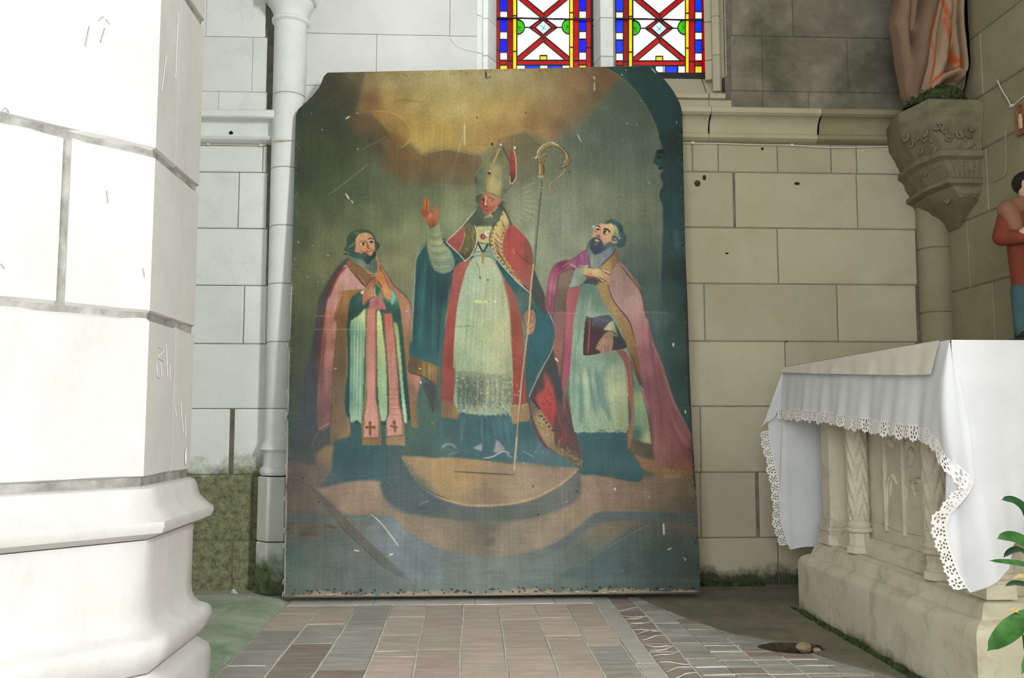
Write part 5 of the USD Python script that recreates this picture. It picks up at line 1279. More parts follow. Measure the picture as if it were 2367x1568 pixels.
# ---- painted floor, steps and dais
fill('P', [650, 1095, 740, 1075, 900, 1050, 1150, 1110, 1340, 1090, 1480, 1105, 1630, 1080, 1640, 1400, 640, 1400],
     [(680, 1110, (92, 84, 78)), (740, 1120, (118, 102, 88)), (690, 1160, (104, 90, 78)), (780, 1150, (140, 120, 102)), (860, 1130, (152, 128, 106)), (900, 1160, (140, 120, 104)), (680, 1200, (100, 90, 82)), (720, 1225, (96, 86, 78)), (760, 1260, (92, 102, 102)), (680, 1290, (84, 104, 102)), (700, 1340, (100, 114, 110)), (820, 1300, (102, 110, 114)), (860, 1340, (96, 108, 106)), (940, 1300, (114, 122, 132)), (1000, 1340, (110, 122, 124)),
      (1150, 1300, (118, 124, 124)), (1100, 1340, (116, 126, 122)), (1250, 1320, (108, 122, 124)), (1300, 1360, (94, 108, 106)), (1400, 1340, (84, 102, 104)), (1500, 1330, (72, 92, 94)), (1590, 1340, (64, 78, 76)), (1590, 1280, (70, 86, 84)), (1390, 1120, (150, 122, 96)), (1460, 1140, (146, 118, 94)), (1540, 1130, (128, 106, 80)), (1600, 1120, (112, 92, 70)), (1600, 1170, (92, 84, 68)), (1400, 1180, (140, 116, 96)), (1560, 1210, (108, 94, 82)), (1000, 1200, (110, 112, 108)), (900, 1200, (110, 118, 124))], 4)
fill('K', [235, 1003, 300, 975, 380, 965, 555, 972, 560, 1050, 590, 1135, 480, 1132, 380, 1135, 300, 1060], [(280, 1000, (146, 122, 104)), (450, 1020, (160, 134, 110)), (540, 1100, (150, 128, 106))], 2.5)
fill('P', [655, 1188, 760, 1190, 880, 1191, 905, 1196, 938, 1228, 1000, 1264, 1060, 1282, 1150, 1290, 1172, 1288, 1234, 1276, 1291, 1252, 1330, 1224, 1368, 1195, 1400, 1183, 1612, 1190, 1612, 1208, 1440, 1206, 1380, 1212, 1330, 1246, 1280, 1278, 1200, 1302, 1100, 1304, 1000, 1286, 930, 1252, 896, 1216, 860, 1206, 655, 1206], [(680, 1198, (92, 94, 98)), (860, 1198, (104, 114, 122)), (950, 1244, (112, 122, 132)), (1150, 1298, (118, 124, 126)), (1330, 1236, (96, 104, 110)), (1450, 1196, (86, 98, 104)), (1600, 1198, (80, 90, 92))], 2)
fill('P', [905, 1194, 938, 1226, 1000, 1262, 1060, 1280, 1150, 1288, 1172, 1286, 1234, 1274, 1291, 1250, 1330, 1222, 1366, 1190, 1390, 1178, 1380, 1120, 1340, 1090, 1290, 1150, 1200, 1200, 1060, 1200, 960, 1180, 900, 1150, 880, 1170], [(930, 1200, (146, 124, 106)), (1000, 1240, (152, 130, 112)), (1080, 1240, (130, 112, 98)), (1120, 1225, (106, 96, 88)), (1150, 1260, (152, 132, 116)), (1250, 1240, (156, 134, 116)), (1340, 1180, (156, 132, 108)), (1300, 1220, (150, 128, 110))], 1.6)
fill('L', [0, 1180, 118, 1180, 118, 1335, 0, 1335], (112, 98, 90), 5, .4, False)
line('L', [0, 1200, 110, 1195], 12, (92, 84, 78), 5, .5); line('L', [40, 1270, 90, 1250], 14, (84, 76, 72), 6, .6)
fill('K', [180, 955, 235, 1003, 380, 1135, 560, 1320, 690, 1442, 580, 1400, 420, 1252, 330, 1165, 240, 1050], [(230, 1010, (98, 88, 80)), (400, 1180, (100, 92, 86)), (600, 1390, (92, 100, 98))], 1.2, .95)
line('K', [180, 958, 330, 1095, 480, 1245, 690, 1440], 2.2, (150, 146, 138), 1, .7); line('K', [330, 1165, 420, 1255, 575, 1398], 2, (64, 64, 60), 1, .7)
fill('K', [470, 1225, 560, 1140, 600, 1150, 700, 1240, 850, 1440, 690, 1442, 580, 1330], [(560, 1200, (122, 132, 144)), (700, 1380, (118, 128, 142))], 4, .8)
line('K', [270, 1180, 330, 1195], 6, (84, 62, 48), 2.5, .7); line('K', [150, 1225, 240, 1222], 5, (84, 70, 60), 2.5, .7)
fill('L', [830, 1158, 700, 1230, 560, 1335, 430, 1440, 1085, 1440, 1085, 1232, 960, 1200], [(780, 1230, (74, 92, 96)), (600, 1380, (80, 100, 106)), (900, 1350, (66, 86, 88)), (1060, 1400, (56, 70, 68)), (1040, 1260, (74, 82, 78))], 4, .85)
fill('L', [640, 1166, 1070, 1168, 1072, 1232, 780, 1232, 740, 1210], (104, 92, 82), 4, .5)
line('L', [480, 1390, 620, 1300, 780, 1205, 840, 1180], 2, (132, 138, 136), 1.2, .5); line('L', [0, 1445, 1080, 1445], 8, (112, 126, 122), 5, .4); line('L', [0, 1410, 420, 1400], 5, (116, 104, 92), 3, .5)
# dais: side, then top
fill('P', [880, 1096, 930, 1056, 965, 1110, 1010, 1150, 1060, 1166, 1100, 1171, 1172, 1168, 1250, 1148, 1320, 1100, 1335, 1080, 1343, 1140, 1310, 1172, 1230, 1198, 1150, 1206, 1060, 1204, 960, 1188, 896, 1160], [(910, 1110, (66, 84, 86)), (950, 1150, (82, 92, 94)), (1050, 1188, (90, 98, 98)), (1150, 1190, (88, 94, 90)), (1290, 1160, (104, 106, 104)), (1330, 1120, (106, 106, 102))], 3)
fill('P', [927, 1052, 960, 1050, 1010, 1054, 1060, 1058, 1120, 1064, 1190, 1074, 1210, 1060, 1260, 1068, 1335, 1082, 1330, 1092, 1291, 1124, 1234, 1153, 1172, 1167, 1100, 1170, 1050, 1162, 1000, 1142, 960, 1106], [(960, 1075, (164, 136, 96)), (1020, 1100, (168, 138, 92)), (1080, 1100, (166, 136, 90)), (1120, 1140, (136, 116, 88)), (1160, 1110, (152, 128, 98)), (1200, 1130, (160, 138, 112)), (1260, 1110, (158, 136, 112)), (1310, 1090, (150, 126, 104))], 1.2)
line('P', [928, 1056, 958, 1108, 998, 1142, 1050, 1162, 1100, 1169, 1172, 1166, 1234, 1152, 1291, 1123, 1330, 1092], 5, (188, 160, 112), 1.2, .85, False)
line('P', [929, 1060, 958, 1110, 1000, 1140, 1040, 1155], 1.6, (60, 52, 40), .7, .8); line('E', [420, 1497, 700, 1512, 950, 1525], 2.4, (58, 54, 44), .8, .9); line('E', [720, 1530, 725, 1568], 1.4, (120, 100, 70), .8, .5)
fill('E', [1010, 1395, 1150, 1412, 1300, 1450, 1330, 1470, 1100, 1460, 960, 1440], (134, 116, 94), 3, .8, tex=.3)
line('K', [730, 1082, 760, 1068, 782, 1062], 4, (206, 210, 202), .8, .9); line('K', [725, 1100, 775, 1092], 3, (24, 30, 30), .9, .9)
# right figure's dark hem on the floor, centre robe's and left robe's lower garments
fill('F', [430, 770, 700, 760, 965, 760, 965, 880, 1030, 1010, 1100, 1170, 1100, 1262, 1040, 1285, 800, 1240, 640, 1215, 480, 1200, 500, 1100, 460, 950], [(700, 850, (48, 92, 98)), (900, 900, (40, 86, 92)), (650, 1050, (56, 96, 100)), (900, 1100, (58, 94, 98)), (750, 1190, (48, 86, 88)), (1040, 1240, (44, 94, 98))], 1.5)
fill('K', [310, 790, 400, 745, 395, 680, 560, 660, 700, 680, 745, 740, 705, 790, 650, 845, 610, 900, 575, 965, 480, 962, 360, 975, 245, 1000, 300, 920], [(360, 850, (44, 84, 90)), (500, 820, (44, 88, 92)), (450, 930, (58, 90, 92)), (620, 800, (66, 88, 82)), (700, 740, (64, 92, 84)), (300, 970, (70, 92, 94))], 2)
fill('K', [560, 960, 640, 850, 700, 920, 800, 1010, 830, 1100, 700, 1130, 590, 1080], (72, 92, 94), 7, .7)
fill('E', [330, 1030, 470, 985, 700, 1000, 925, 1025, 1070, 1065, 1115, 1130, 1200, 1280, 1300, 1330, 1480, 1452, 1300, 1455, 1010, 1418, 780, 1410, 620, 1395, 420, 1375, 260, 1383, 150, 1370, 0, 1362, 60, 1300, 200, 1180], [(400, 1100, (56, 92, 90)), (560, 1100, (52, 92, 98)), (700, 1150, (46, 86, 92)), (850, 1150, (58, 100, 110)), (1000, 1150, (48, 90, 96)), (1050, 1330, (66, 104, 112)), (400, 1300, (66, 100, 98)), (200, 1330, (58, 86, 80)), (100, 1340, (66, 88, 80)), (700, 1350, (54, 94, 100)), (1200, 1380, (80, 112, 116))], 1.8)
for x0, x1 in ((500, 495), (520, 500), (670, 672), (725, 722), (760, 790), (815, 840), (860, 900)): line('E', [x0, 1050, x1, 1250], 5, (86, 124, 132), 2.5, .4)
fill('E', [595, 1300, 672, 1258, 675, 1328], (170, 162, 160), 1.4, .8, False); fill('E', [768, 1335, 795, 1215, 870, 1310, 810, 1340], (162, 156, 152), 1.6, .8, False); fill('E', [870, 1335, 945, 1390, 890, 1368], (160, 158, 164), 1.4, .8, False)
line('E', [680, 1385, 760, 1372, 850, 1328, 905, 1345], 2.6, (190, 196, 190), .8, .9); line('E', [330, 1300, 370, 1268, 420, 1270, 460, 1310], 5, (150, 168, 150), 1.6, .6); line('E', [380, 1360, 470, 1330], 2, (150, 166, 160), .9, .6); line('E', [1015, 1325, 1110, 1375], 1.8, (170, 180, 180), .8, .7); line('E', [1110, 1350, 1170, 1260], 1.4, (150, 166, 170), .8, .6)
line('E', [760, 1190, 810, 1235], 2, (64, 70, 60), .8, .8)

# ---- LEFT FIGURE
fill('P', [808, 598, 786, 612, 763, 642, 738, 690, 734, 712, 727, 756, 719, 806, 708, 850, 700, 900, 694, 960, 690, 1040, 740, 1030, 790, 1000, 800, 800, 830, 640], [(790, 620, (66, 62, 56)), (750, 690, (72, 66, 62)), (735, 780, (66, 62, 64)), (720, 880, (66, 72, 76)), (715, 980, (70, 80, 86)), (740, 1010, (78, 78, 80))], 2.2)
fill('P', [805, 612, 786, 630, 770, 660, 757, 694, 750, 740, 744, 790, 738, 860, 733, 920, 736, 994, 763, 979, 772, 900, 776, 820, 786, 745, 800, 690, 843, 668, 835, 655], [(800, 640, (192, 144, 132)), (830, 662, (196, 148, 136)), (775, 690, (190, 138, 124)), (790, 690, (188, 138, 120)), (762, 740, (176, 106, 88)), (778, 760, (190, 132, 118)), (756, 800, (150, 94, 76)), (768, 820, (180, 118, 110)), (745, 880, (112, 84, 82)), (764, 880, (150, 92, 92)), (745, 960, (108, 86, 86)), (760, 960, (140, 90, 90))], 1.4)
line('P', [800, 618, 784, 632, 770, 658, 760, 688], 7, (124, 40, 38), 2.4, .85); line('D', [262, 60, 248, 260, 225, 520, 190, 800], 6, (128, 54, 44), 3.5, .7); line('D', [272, 300, 255, 480, 232, 760], 4, (92, 58, 54), 2.5, .7); line('D', [310, 320, 290, 560, 280, 900], 10, (192, 132, 126), 4, .4)
fill('D', [402, -10, 515, -10, 500, 150, 494, 400, 500, 700, 503, 1000, 520, 1200, 516, 1338, 420, 1378, 345, 1425, 322, 1500, 322, 1230, 332, 900, 352, 560, 385, 200], [(450, 40, (150, 108, 56)), (440, 180, (116, 78, 40)), (430, 330, (110, 82, 52)), (420, 600, (104, 82, 58)), (420, 900, (110, 92, 70)), (420, 1150, (118, 98, 74)), (450, 1320, (132, 110, 82)), (350, 1400, (110, 96, 78))], 1.2)
line('D', [492, 160, 490, 400, 486, 700, 492, 1000, 510, 1320], 3, (176, 142, 92), 1.2, .6, False)
line('D', [330, 1000, 326, 1220], 2, (70, 56, 48), 1, .6); line('D', [205, 1275, 260, 1240, 318, 1214], 4, (150, 136, 112), 1.2, .8); line('D', [205, 1290, 150, 1400, 130, 1465], 1.6, (128, 122, 104), .9, .7); line('D', [320, 1220, 470, 1150], 2, (92, 78, 58), 1, .5)
fill('K', [235, 835, 312, 790, 308, 860, 300, 920, 262, 975, 236, 1000, 240, 920], [(280, 830, (134, 112, 84)), (270, 940, (108, 98, 88))], 3)
# alb with stoles
fill('D', [498, 120, 690, 40, 1030, 60, 1060, 400, 1100, 800, 1125, 1180, 515, 1185, 500, 600], [(520, 400, (30, 70, 60)), (800, 300, (44, 86, 60)), (1040, 500, (24, 72, 60)), (1090, 1000, (24, 66, 60))], 1.2)
fill('D', [528, 175, 590, 145, 640, 90, 684, 66, 668, 400, 656, 700, 640, 1175, 612, 1205, 590, 1180, 556, 1200, 520, 1180, 516, 900, 520, 500], [(545, 300, (84, 134, 112)), (600, 200, (150, 182, 136)), (655, 140, (190, 206, 142)), (540, 600, (92, 142, 128)), (600, 600, (146, 182, 148)), (645, 500, (156, 188, 140)), (540, 950, (92, 140, 132)), (610, 950, (150, 188, 156)), (600, 1160, (158, 196, 166))], 1.2)
for x, o in ((548, .6), (575, .55), (608, .6), (640, .5)): line('D', [x + 8, 200, x, 700, x - 10, 1150], 3.4, (92, 134, 116), 1.8, o)
for x in (560, 592, 624): line('D', [x + 6, 220, x, 700, x - 8, 1160], 3, (184, 208, 168), 1.8, .5)
line('D', [858, 300, 872, 700, 876, 1140], 3, (112, 140, 96), 1.6, .5); line('D', [815, 200, 825, 700, 846, 1150], 3, (196, 210, 156), 2, .5)
fill('D', [788, 112, 828, 106, 850, 300, 880, 560, 892, 900, 890, 1150, 852, 1192, 820, 1150, 800, 900, 790, 500], [(808, 160, (196, 206, 132)), (830, 400, (176, 192, 126)), (845, 700, (152, 184, 132)), (850, 1000, (146, 176, 132)), (852, 1160, (160, 192, 156))], 1)
fill('D', [955, 215, 1000, 240, 1030, 520, 1062, 900, 1095, 1180, 1062, 1192, 1040, 1000, 1012, 700, 985, 450], [(980, 300, (150, 160, 100)), (1015, 550, (160, 184, 122)), (1050, 900, (152, 192, 150)), (1075, 1150, (166, 204, 172))], 1)
fill('D', [676, 60, 690, 20, 770, 30, 785, 60, 788, 500, 790, 1000, 830, 1150, 836, 1436, 636, 1436, 636, 1150, 662, 900, 672, 500], [(680, 300, (120, 104, 70)), (790, 800, (104, 110, 66)), (650, 1250, (126, 108, 66)), (735, 1420, (142, 112, 66)), (830, 1300, (112, 100, 62))], 1, smooth=False)
fill('D', [692, 60, 775, 60, 778, 500, 778, 980, 802, 1150, 806, 1358, 656, 1358, 666, 1150, 692, 980, 684, 500], [(735, 100, (190, 124, 102)), (730, 300, (184, 120, 102)), (720, 600, (190, 130, 112)), (740, 900, (196, 134, 122)), (730, 1200, (200, 140, 130))], .9, smooth=False)
line('D', [780, 70, 782, 500, 780, 980], 3.5, (140, 58, 44), 1.3, .7); line('D', [700, 100, 694, 500, 700, 960], 2.5, (160, 96, 76), 1.5, .4)
fill('D', [850, 100, 940, 100, 985, 400, 1012, 750, 1022, 1030, 1062, 1150, 1075, 1438, 884, 1432, 880, 1180, 910, 1110, 900, 800, 872, 400], [(900, 300, (128, 84, 60)), (1010, 900, (130, 78, 60)), (890, 1200, (120, 100, 70)), (980, 1400, (154, 126, 88))], 1, smooth=False)
fill('D', [862, 115, 935, 112, 968, 400, 996, 750, 1006, 1030, 1036, 1140, 1044, 1336, 894, 1342, 888, 1190, 918, 1110, 912, 800, 884, 400], [(895, 150, (186, 98, 80)), (915, 350, (184, 116, 98)), (950, 650, (190, 128, 112)), (965, 950, (192, 130, 112)), (965, 1250, (202, 144, 130))], .9, smooth=False)
for y in (872, 928, 966, 1028, 1068, 1128): line('D', [918, y, 1010, y + 2], 1.3, (138, 84, 68), .6, .7, False)
line('D', [655, 1360, 806, 1360], 1.6, (96, 66, 44), .6, .8, False); line('D', [890, 1352, 1062, 1334], 2, (104, 70, 48), .7, .8, False)
line('D', [720, 1208, 721, 1325], 6, (122, 84, 38), .7, 1, False); line('D', [682, 1254, 765, 1256], 6, (122, 84, 38), .7, 1, False); dot('D', 720, 1212, 3, 3, (110, 72, 30)); dot('D', 685, 1256, 2.4, 3.4, (110, 72, 30)); dot('D', 762, 1256, 2.4, 3.4, (110, 72, 30))
line('D', [962, 1190, 968, 1240, 975, 1310], 7, (130, 92, 60), .8, .9); line('D', [915, 1240, 1000, 1258], 5, (120, 78, 52), .8, .9); dot('D', 962, 1205, 4, 5, (120, 82, 48))
for y in (135, 268): line('D', [165, y, 500, y + 2, 690, y], 1.6, (206, 170, 140), .8, .5, False); line('D', [690, y - 2, 780, y], 1.2, (214, 196, 160), .8, .35, False)
# right side of the left figure's cope
fill('P', [868, 585, 882, 617, 903, 644, 926, 675, 946, 694, 952, 720, 952, 762, 949, 810, 943, 858, 960, 868, 970, 884, 967, 934, 975, 958, 972, 984, 961, 989, 952, 985, 948, 952, 941, 872, 934, 796, 922, 700, 905, 672, 890, 650, 872, 612], [(885, 625, (166, 114, 98)), (915, 668, (164, 106, 90)), (930, 700, (158, 112, 68)), (942, 720, (170, 118, 100)), (936, 780, (148, 106, 64)), (945, 830, (138, 98, 62)), (944, 890, (134, 104, 80)), (960, 960, (140, 108, 62)), (962, 880, (186, 118, 106))], 1)
line('C', [900, 430, 940, 530, 1010, 640, 1100, 780, 1180, 860, 1250, 920, 1300, 1010, 1316, 1120], 2, (72, 44, 38), .8, .8); line('C', [1180, 870, 1260, 1040, 1290, 1200], 2.2, (190, 140, 110), 1, .6); line('D', [1170, 735, 1222, 760, 1210, 860], 5, (188, 116, 104), 2, .7)
fill('D', [1170, 730, 1228, 770, 1215, 880, 1195, 950], (196, 124, 112), 1.2, .9)
# collar, scarf
fill('I', [150, 690, 200, 610, 300, 660, 500, 850, 560, 930, 450, 1040, 300, 860], [(200, 680, (136, 92, 58)), (350, 830, (126, 92, 54)), (470, 960, (120, 88, 54))], .9)
line('I', [150, 705, 300, 890, 440, 1050], 2, (58, 36, 28), .7, .9); line('I', [300, 660, 400, 750, 500, 840], 2.6, (216, 170, 124), .8, .8); line('I', [270, 640, 380, 740, 480, 820], 1.4, (76, 44, 34), .6, .8); line('I', [330, 850, 440, 1000], 1.6, (186, 148, 96), .7, .5); line('I', [360, 690, 450, 740, 510, 830], 2.6, (206, 168, 110), .8, .8)
fill('I', [190, 560, 290, 590, 450, 620, 480, 672, 580, 610, 622, 640, 618, 800, 560, 832, 505, 800, 350, 690, 250, 655], [(260, 600, (92, 122, 100)), (400, 690, (116, 140, 116)), (540, 740, (84, 104, 90)), (600, 720, (66, 92, 78))], 1)
fill('I', [0, 1140, 130, 1105, 425, 1082, 310, 1148, 222, 1220, 182, 1350, 168, 1568, -60, 1568, 40, 1220], [(60, 1180, (170, 120, 84)), (200, 1130, (152, 112, 58)), (150, 1250, (158, 114, 58)), (100, 1400, (136, 98, 50)), (60, 1540, (116, 80, 42))], .9)
line('I', [90, 1180, 60, 1300, 20, 1480], 1.6, (96, 64, 38), .8, .6)
# sleeves, hands
fill('I', [168, 1568, 178, 1350, 220, 1222, 300, 1152, 425, 1088, 402, 1200, 400, 1312, 432, 1332, 522, 1250, 530, 1330, 470, 1382, 400, 1404, 300, 1500, 230, 1568], [(250, 1250, (36, 78, 68)), (340, 1230, (56, 96, 80)), (220, 1450, (26, 66, 60)), (450, 1330, (34, 74, 60))], .9)
fill('I', [365, 1130, 425, 1092, 412, 1140, 400, 1165], (214, 206, 190), .8)
fill('I', [705, 1200, 800, 1290, 850, 1225, 846, 1090, 920, 1180, 960, 1300, 1000, 1568, 900, 1560, 850, 1420, 740, 1310], [(780, 1300, (40, 86, 74)), (900, 1220, (86, 140, 118)), (880, 1350, (40, 84, 70)), (950, 1480, (24, 66, 58))], 1)
fill('I', [848, 1100, 890, 1135, 915, 1230, 870, 1330, 835, 1280, 856, 1210], (128, 186, 156), 1.2, .8)
fill('I', [580, 1030, 640, 1020, 680, 1090, 720, 1200, 690, 1320, 610, 1240], [(620, 1120, (36, 88, 60)), (690, 1180, (150, 130, 100))], .9); line('I', [590, 1040, 585, 1120, 612, 1210], 3, (196, 196, 130), .8, .8)
fill('I', [520, 1240, 600, 1200, 690, 1230, 740, 1330, 760, 1400, 560, 1400, 500, 1370], [(560, 1250, (196, 138, 124)), (620, 1290, (150, 70, 80)), (690, 1300, (186, 112, 104)), (560, 1350, (186, 110, 108))], 1)
fill('I', [402, 1325, 394, 1240, 420, 1100, 478, 985, 560, 900, 620, 892, 630, 940, 590, 1010, 570, 1100, 612, 1205, 550, 1215, 480, 1262, 420, 1330], [(430, 1230, (176, 108, 70)), (470, 1050, (150, 96, 58)), (560, 950, (146, 84, 50)), (540, 1120, (196, 134, 94)), (580, 1190, (206, 146, 112))], .8)
line('I', [440, 1050, 500, 960, 570, 900, 615, 890], 2, (70, 38, 26), .7, .9); line('I', [420, 1328, 480, 1258, 550, 1212, 605, 1205], 1.6, (60, 40, 30), .6, .8); line('I', [590, 1000, 560, 1080], 1.6, (112, 64, 40), .7, .7)
fill('I', [598, 540, 640, 610, 690, 700, 740, 820, 790, 980, 850, 1130, 852, 1205, 815, 1252, 740, 1190, 700, 1080, 640, 980, 612, 900, 600, 830, 640, 810, 628, 660], [(630, 620, (206, 150, 104)), (670, 780, (186, 124, 66)), (700, 900, (180, 112, 56)), (780, 1100, (204, 142, 84)), (800, 1200, (196, 132, 80))], .8)
line('I', [650, 640, 670, 740, 668, 820], 2, (96, 44, 24), .6, .9); line('I', [690, 700, 690, 770, 740, 860, 790, 1000, 830, 1090], 1.8, (104, 50, 30), .6, .9); line('I', [630, 950, 680, 1020, 700, 1060], 2.4, (84, 36, 22), .6, .9); line('I', [600, 560, 630, 640, 625, 760], 1.4, (82, 50, 34), .6, .7)
line('I', [490, 830, 560, 850, 610, 880], 5, (188, 128, 84), 1, .8); line('I', [500, 850, 600, 862], 1.4, (96, 50, 34), .6, .8)
# head
fill('I', [138, 400, 150, 290, 200, 210, 280, 160, 380, 136, 470, 148, 545, 190, 588, 260, 604, 318, 650, 350, 655, 430, 606, 490, 590, 520, 480, 690, 400, 620, 300, 600, 196, 565, 160, 500, 105, 450], [(200, 300, (40, 70, 52)), (330, 170, (58, 88, 56)), (560, 220, (40, 60, 46)), (630, 400, (44, 70, 48)), (220, 480, (48, 78, 62)), (340, 570, (56, 90, 76))], 1)
fill('I', [283, 310, 330, 222, 400, 195, 480, 198, 538, 230, 574, 300, 590, 400, 590, 475, 562, 545, 520, 560, 440, 525, 370, 525, 322, 495, 285, 470], [(340, 300, (212, 164, 112)), (450, 240, (204, 160, 110)), (530, 260, (186, 134, 92)), (320, 440, (196, 140, 102)), (420, 430, (212, 156, 112)), (480, 420, (176, 112, 68)), (560, 420, (202, 150, 110)), (400, 500, (176, 120, 84)), (540, 520, (170, 104, 76))], 1)
fill('I', [372, 530, 440, 495, 480, 505, 560, 478, 604, 505, 598, 570, 550, 622, 490, 684, 430, 645, 396, 590], [(420, 560, (74, 86, 74)), (480, 620, (40, 58, 52)), (570, 540, (26, 36, 30))], 1.2)
fill('I', [440, 492, 500, 478, 562, 462, 560, 520, 520, 556, 480, 530], (190, 122, 92), 1)
line('I', [340, 352, 380, 325, 440, 328, 468, 370, 490, 430], 2.4, (110, 66, 40), .8, .8); line('I', [482, 300, 520, 280, 568, 298], 3, (52, 40, 30), .7, .95); line('I', [350, 385, 390, 352, 432, 352], 2, (56, 40, 30), .6, .95)
dot('I', 394, 375, 6, 3, (226, 196, 148)); dot('I', 408, 371, 2.6, 2.8, (24, 20, 16)); line('I', [360, 396, 395, 400, 430, 386], 1.3, (128, 84, 56), .6, .8)
dot('I', 532, 318, 6, 3, (222, 194, 146)); dot('I', 536, 334, 4.4, 2.8, (22, 22, 18)); line('I', [505, 345, 555, 348], 1.4, (120, 80, 54), .6, .7)
line('I', [470, 380, 480, 430, 505, 446, 530, 430], 2.6, (104, 58, 36), .9, .85); dot('I', 500, 466, 3.4, 2, (226, 176, 130)); line('I', [445, 490, 500, 484, 555, 464], 2.2, (110, 48, 36), .7, .85); line('I', [470, 500, 520, 500], 2.4, (196, 118, 96), .8, .8); dot('I', 520, 535, 3.5, 2.6, (200, 140, 104))
dot('I', 302, 486, 3.6, 2.2, (222, 166, 128), rot=.5)
line('I', [170, 430, 230, 390, 270, 340], 2.4, (150, 158, 108), .8, .7); line('I', [280, 215, 330, 190], 2.4, (146, 160, 104), .8, .7); line('I', [180, 300, 240, 220, 330, 170], 1.8, (70, 104, 66), .9, .6)
line('I', [95, 545, 130, 520, 160, 545], 2.5, (26, 40, 32), .7, .9); line('I', [105, 450, 150, 480], 3, (40, 64, 46), .8, .9); line('I', [620, 370, 660, 390, 640, 440], 3, (40, 64, 44), .9, .8)

# ---- BISHOP
fill('P', [1026, 552, 985, 560, 968, 588, 961, 606, 959, 652, 955, 720, 952, 775, 949, 828, 1014, 852, 1016, 900, 1020, 960, 1060, 960, 1062, 800, 1070, 700, 1120, 620, 1090, 580], [(985, 600, (24, 74, 76)), (1000, 640, (20, 70, 72)), (970, 680, (26, 84, 86)), (1020, 680, (14, 60, 62)), (985, 740, (24, 82, 84)), (1030, 740, (44, 92, 86)), (965, 800, (26, 86, 86)), (1000, 790, (28, 88, 90)), (1025, 820, (60, 94, 82)), (1000, 840, (40, 96, 98)), (1030, 900, (58, 92, 82))], 1)
for x0, x1, c in ((978, 970, (40, 104, 102)), (992, 986, (12, 52, 54)), (1004, 1000, (36, 98, 98)), (1014, 1012, (12, 54, 56)), (966, 958, (14, 58, 60))): line('P', [x0, 620, (x0 + x1) / 2, 720, x1, 815], 6, c, 4, .5)
line('P', [985, 562, 968, 588, 961, 606, 959, 652, 955, 720, 951, 790], 1.6, (156, 176, 160), .8, .8, False)
fill('P', [1016, 840, 1020, 960, 1000, 1000, 966, 985, 970, 890], (62, 94, 84), 3, .9)
fill('E', [70, 533, 160, 558, 300, 614, 302, 742, 282, 765, 180, 692, 54, 662], [(100, 600, (84, 70, 42)), (180, 620, (120, 92, 48)), (220, 640, (160, 124, 66)), (280, 690, (112, 86, 52))], .9)
for x in (155, 180, 205, 230, 258, 280): line('E', [x, 562 + (x - 150) * .4, x + 2, 690 + (x - 150) * .35], 2, (72, 54, 30) if x % 2 else (176, 140, 76), .9, .7)
line('E', [60, 660, 180, 700, 280, 768], 2, (40, 40, 32), .8, .8); dot('E', 148, 630, 2, 2.2, (226, 220, 200)); line('E', [150, 735, 160, 755], 3, (226, 232, 228), .7, .95); line('E', [180, 745, 230, 758], 2.6, (206, 214, 210), .8, .9)
fill('E', [175, 760, 240, 745, 285, 800, 290, 900, 262, 1010, 230, 930], (58, 64, 62), 1.6, .9); line('E', [282, 830, 275, 930, 262, 1020], 2.2, (112, 74, 68), 1, .7); dot('E', 258, 1085, 3.4, 3.4, (158, 84, 66), 1)
for q, c, o in (([972, 600, 962, 680, 957, 780], (14, 52, 54), .6), ([984, 590, 978, 690, 972, 800], (50, 116, 112), .45), ([1030, 640, 1018, 720, 1012, 820], (10, 50, 52), .55), ([1040, 600, 1030, 660], (16, 58, 60), .5), ([1000, 640, 996, 730, 994, 820], (10, 52, 56), .5)): line('P', q, 4, c, 2.4, o)
# red orphrey, left
fill('P', [1053, 616, 1090, 600, 1078, 640, 1066, 670, 1058, 710, 1053, 750, 1050, 810, 1050, 870, 1056, 926, 1022, 928, 1021, 870, 1026, 790, 1036, 700, 1042, 665], [(1065, 640, (164, 84, 72)), (1050, 690, (160, 76, 66)), (1042, 760, (150, 62, 52)), (1036, 850, (146, 60, 50)), (1040, 910, (134, 62, 54))], .9)
line('P', [1082, 618, 1070, 655, 1060, 700, 1054, 750, 1050, 810, 1049, 850], 2.2, (206, 182, 132), .8, .9, False); line('P', [1040, 660, 1034, 715, 1028, 760], 2.4, (156, 160, 112), 1.2, .6); line('P', [1046, 640, 1038, 690, 1032, 725], 1.4, (60, 50, 40), .7, .7)
fill('E', [333, 905, 400, 905, 462, 912, 470, 1052, 400, 1045, 332, 1030], [(380, 970, (118, 96, 66)), (455, 980, (150, 120, 66)), (420, 920, (132, 82, 62))], 1)
# teal right-hand side of the cope
fill('P', [1228, 680, 1253, 702, 1272, 730, 1283, 762, 1282, 790, 1270, 822, 1253, 852, 1232, 896, 1223, 918, 1222, 970, 1214, 920, 1216, 820, 1222, 770, 1204, 735, 1190, 700, 1170, 650, 1148, 612, 1150, 590, 1170, 615, 1200, 655, 1225, 677], [(1160, 620, (26, 80, 82)), (1190, 660, (28, 86, 88)), (1215, 690, (70, 100, 92)), (1240, 720, (34, 88, 94)), (1260, 770, (32, 90, 100)), (1240, 800, (30, 92, 100)), (1230, 840, (36, 88, 92)), (1228, 890, (40, 88, 88)), (1200, 700, (72, 104, 94))], 1)
line('P', [1220, 775, 1240, 830, 1230, 880], 10, (24, 76, 84), 6, .5)
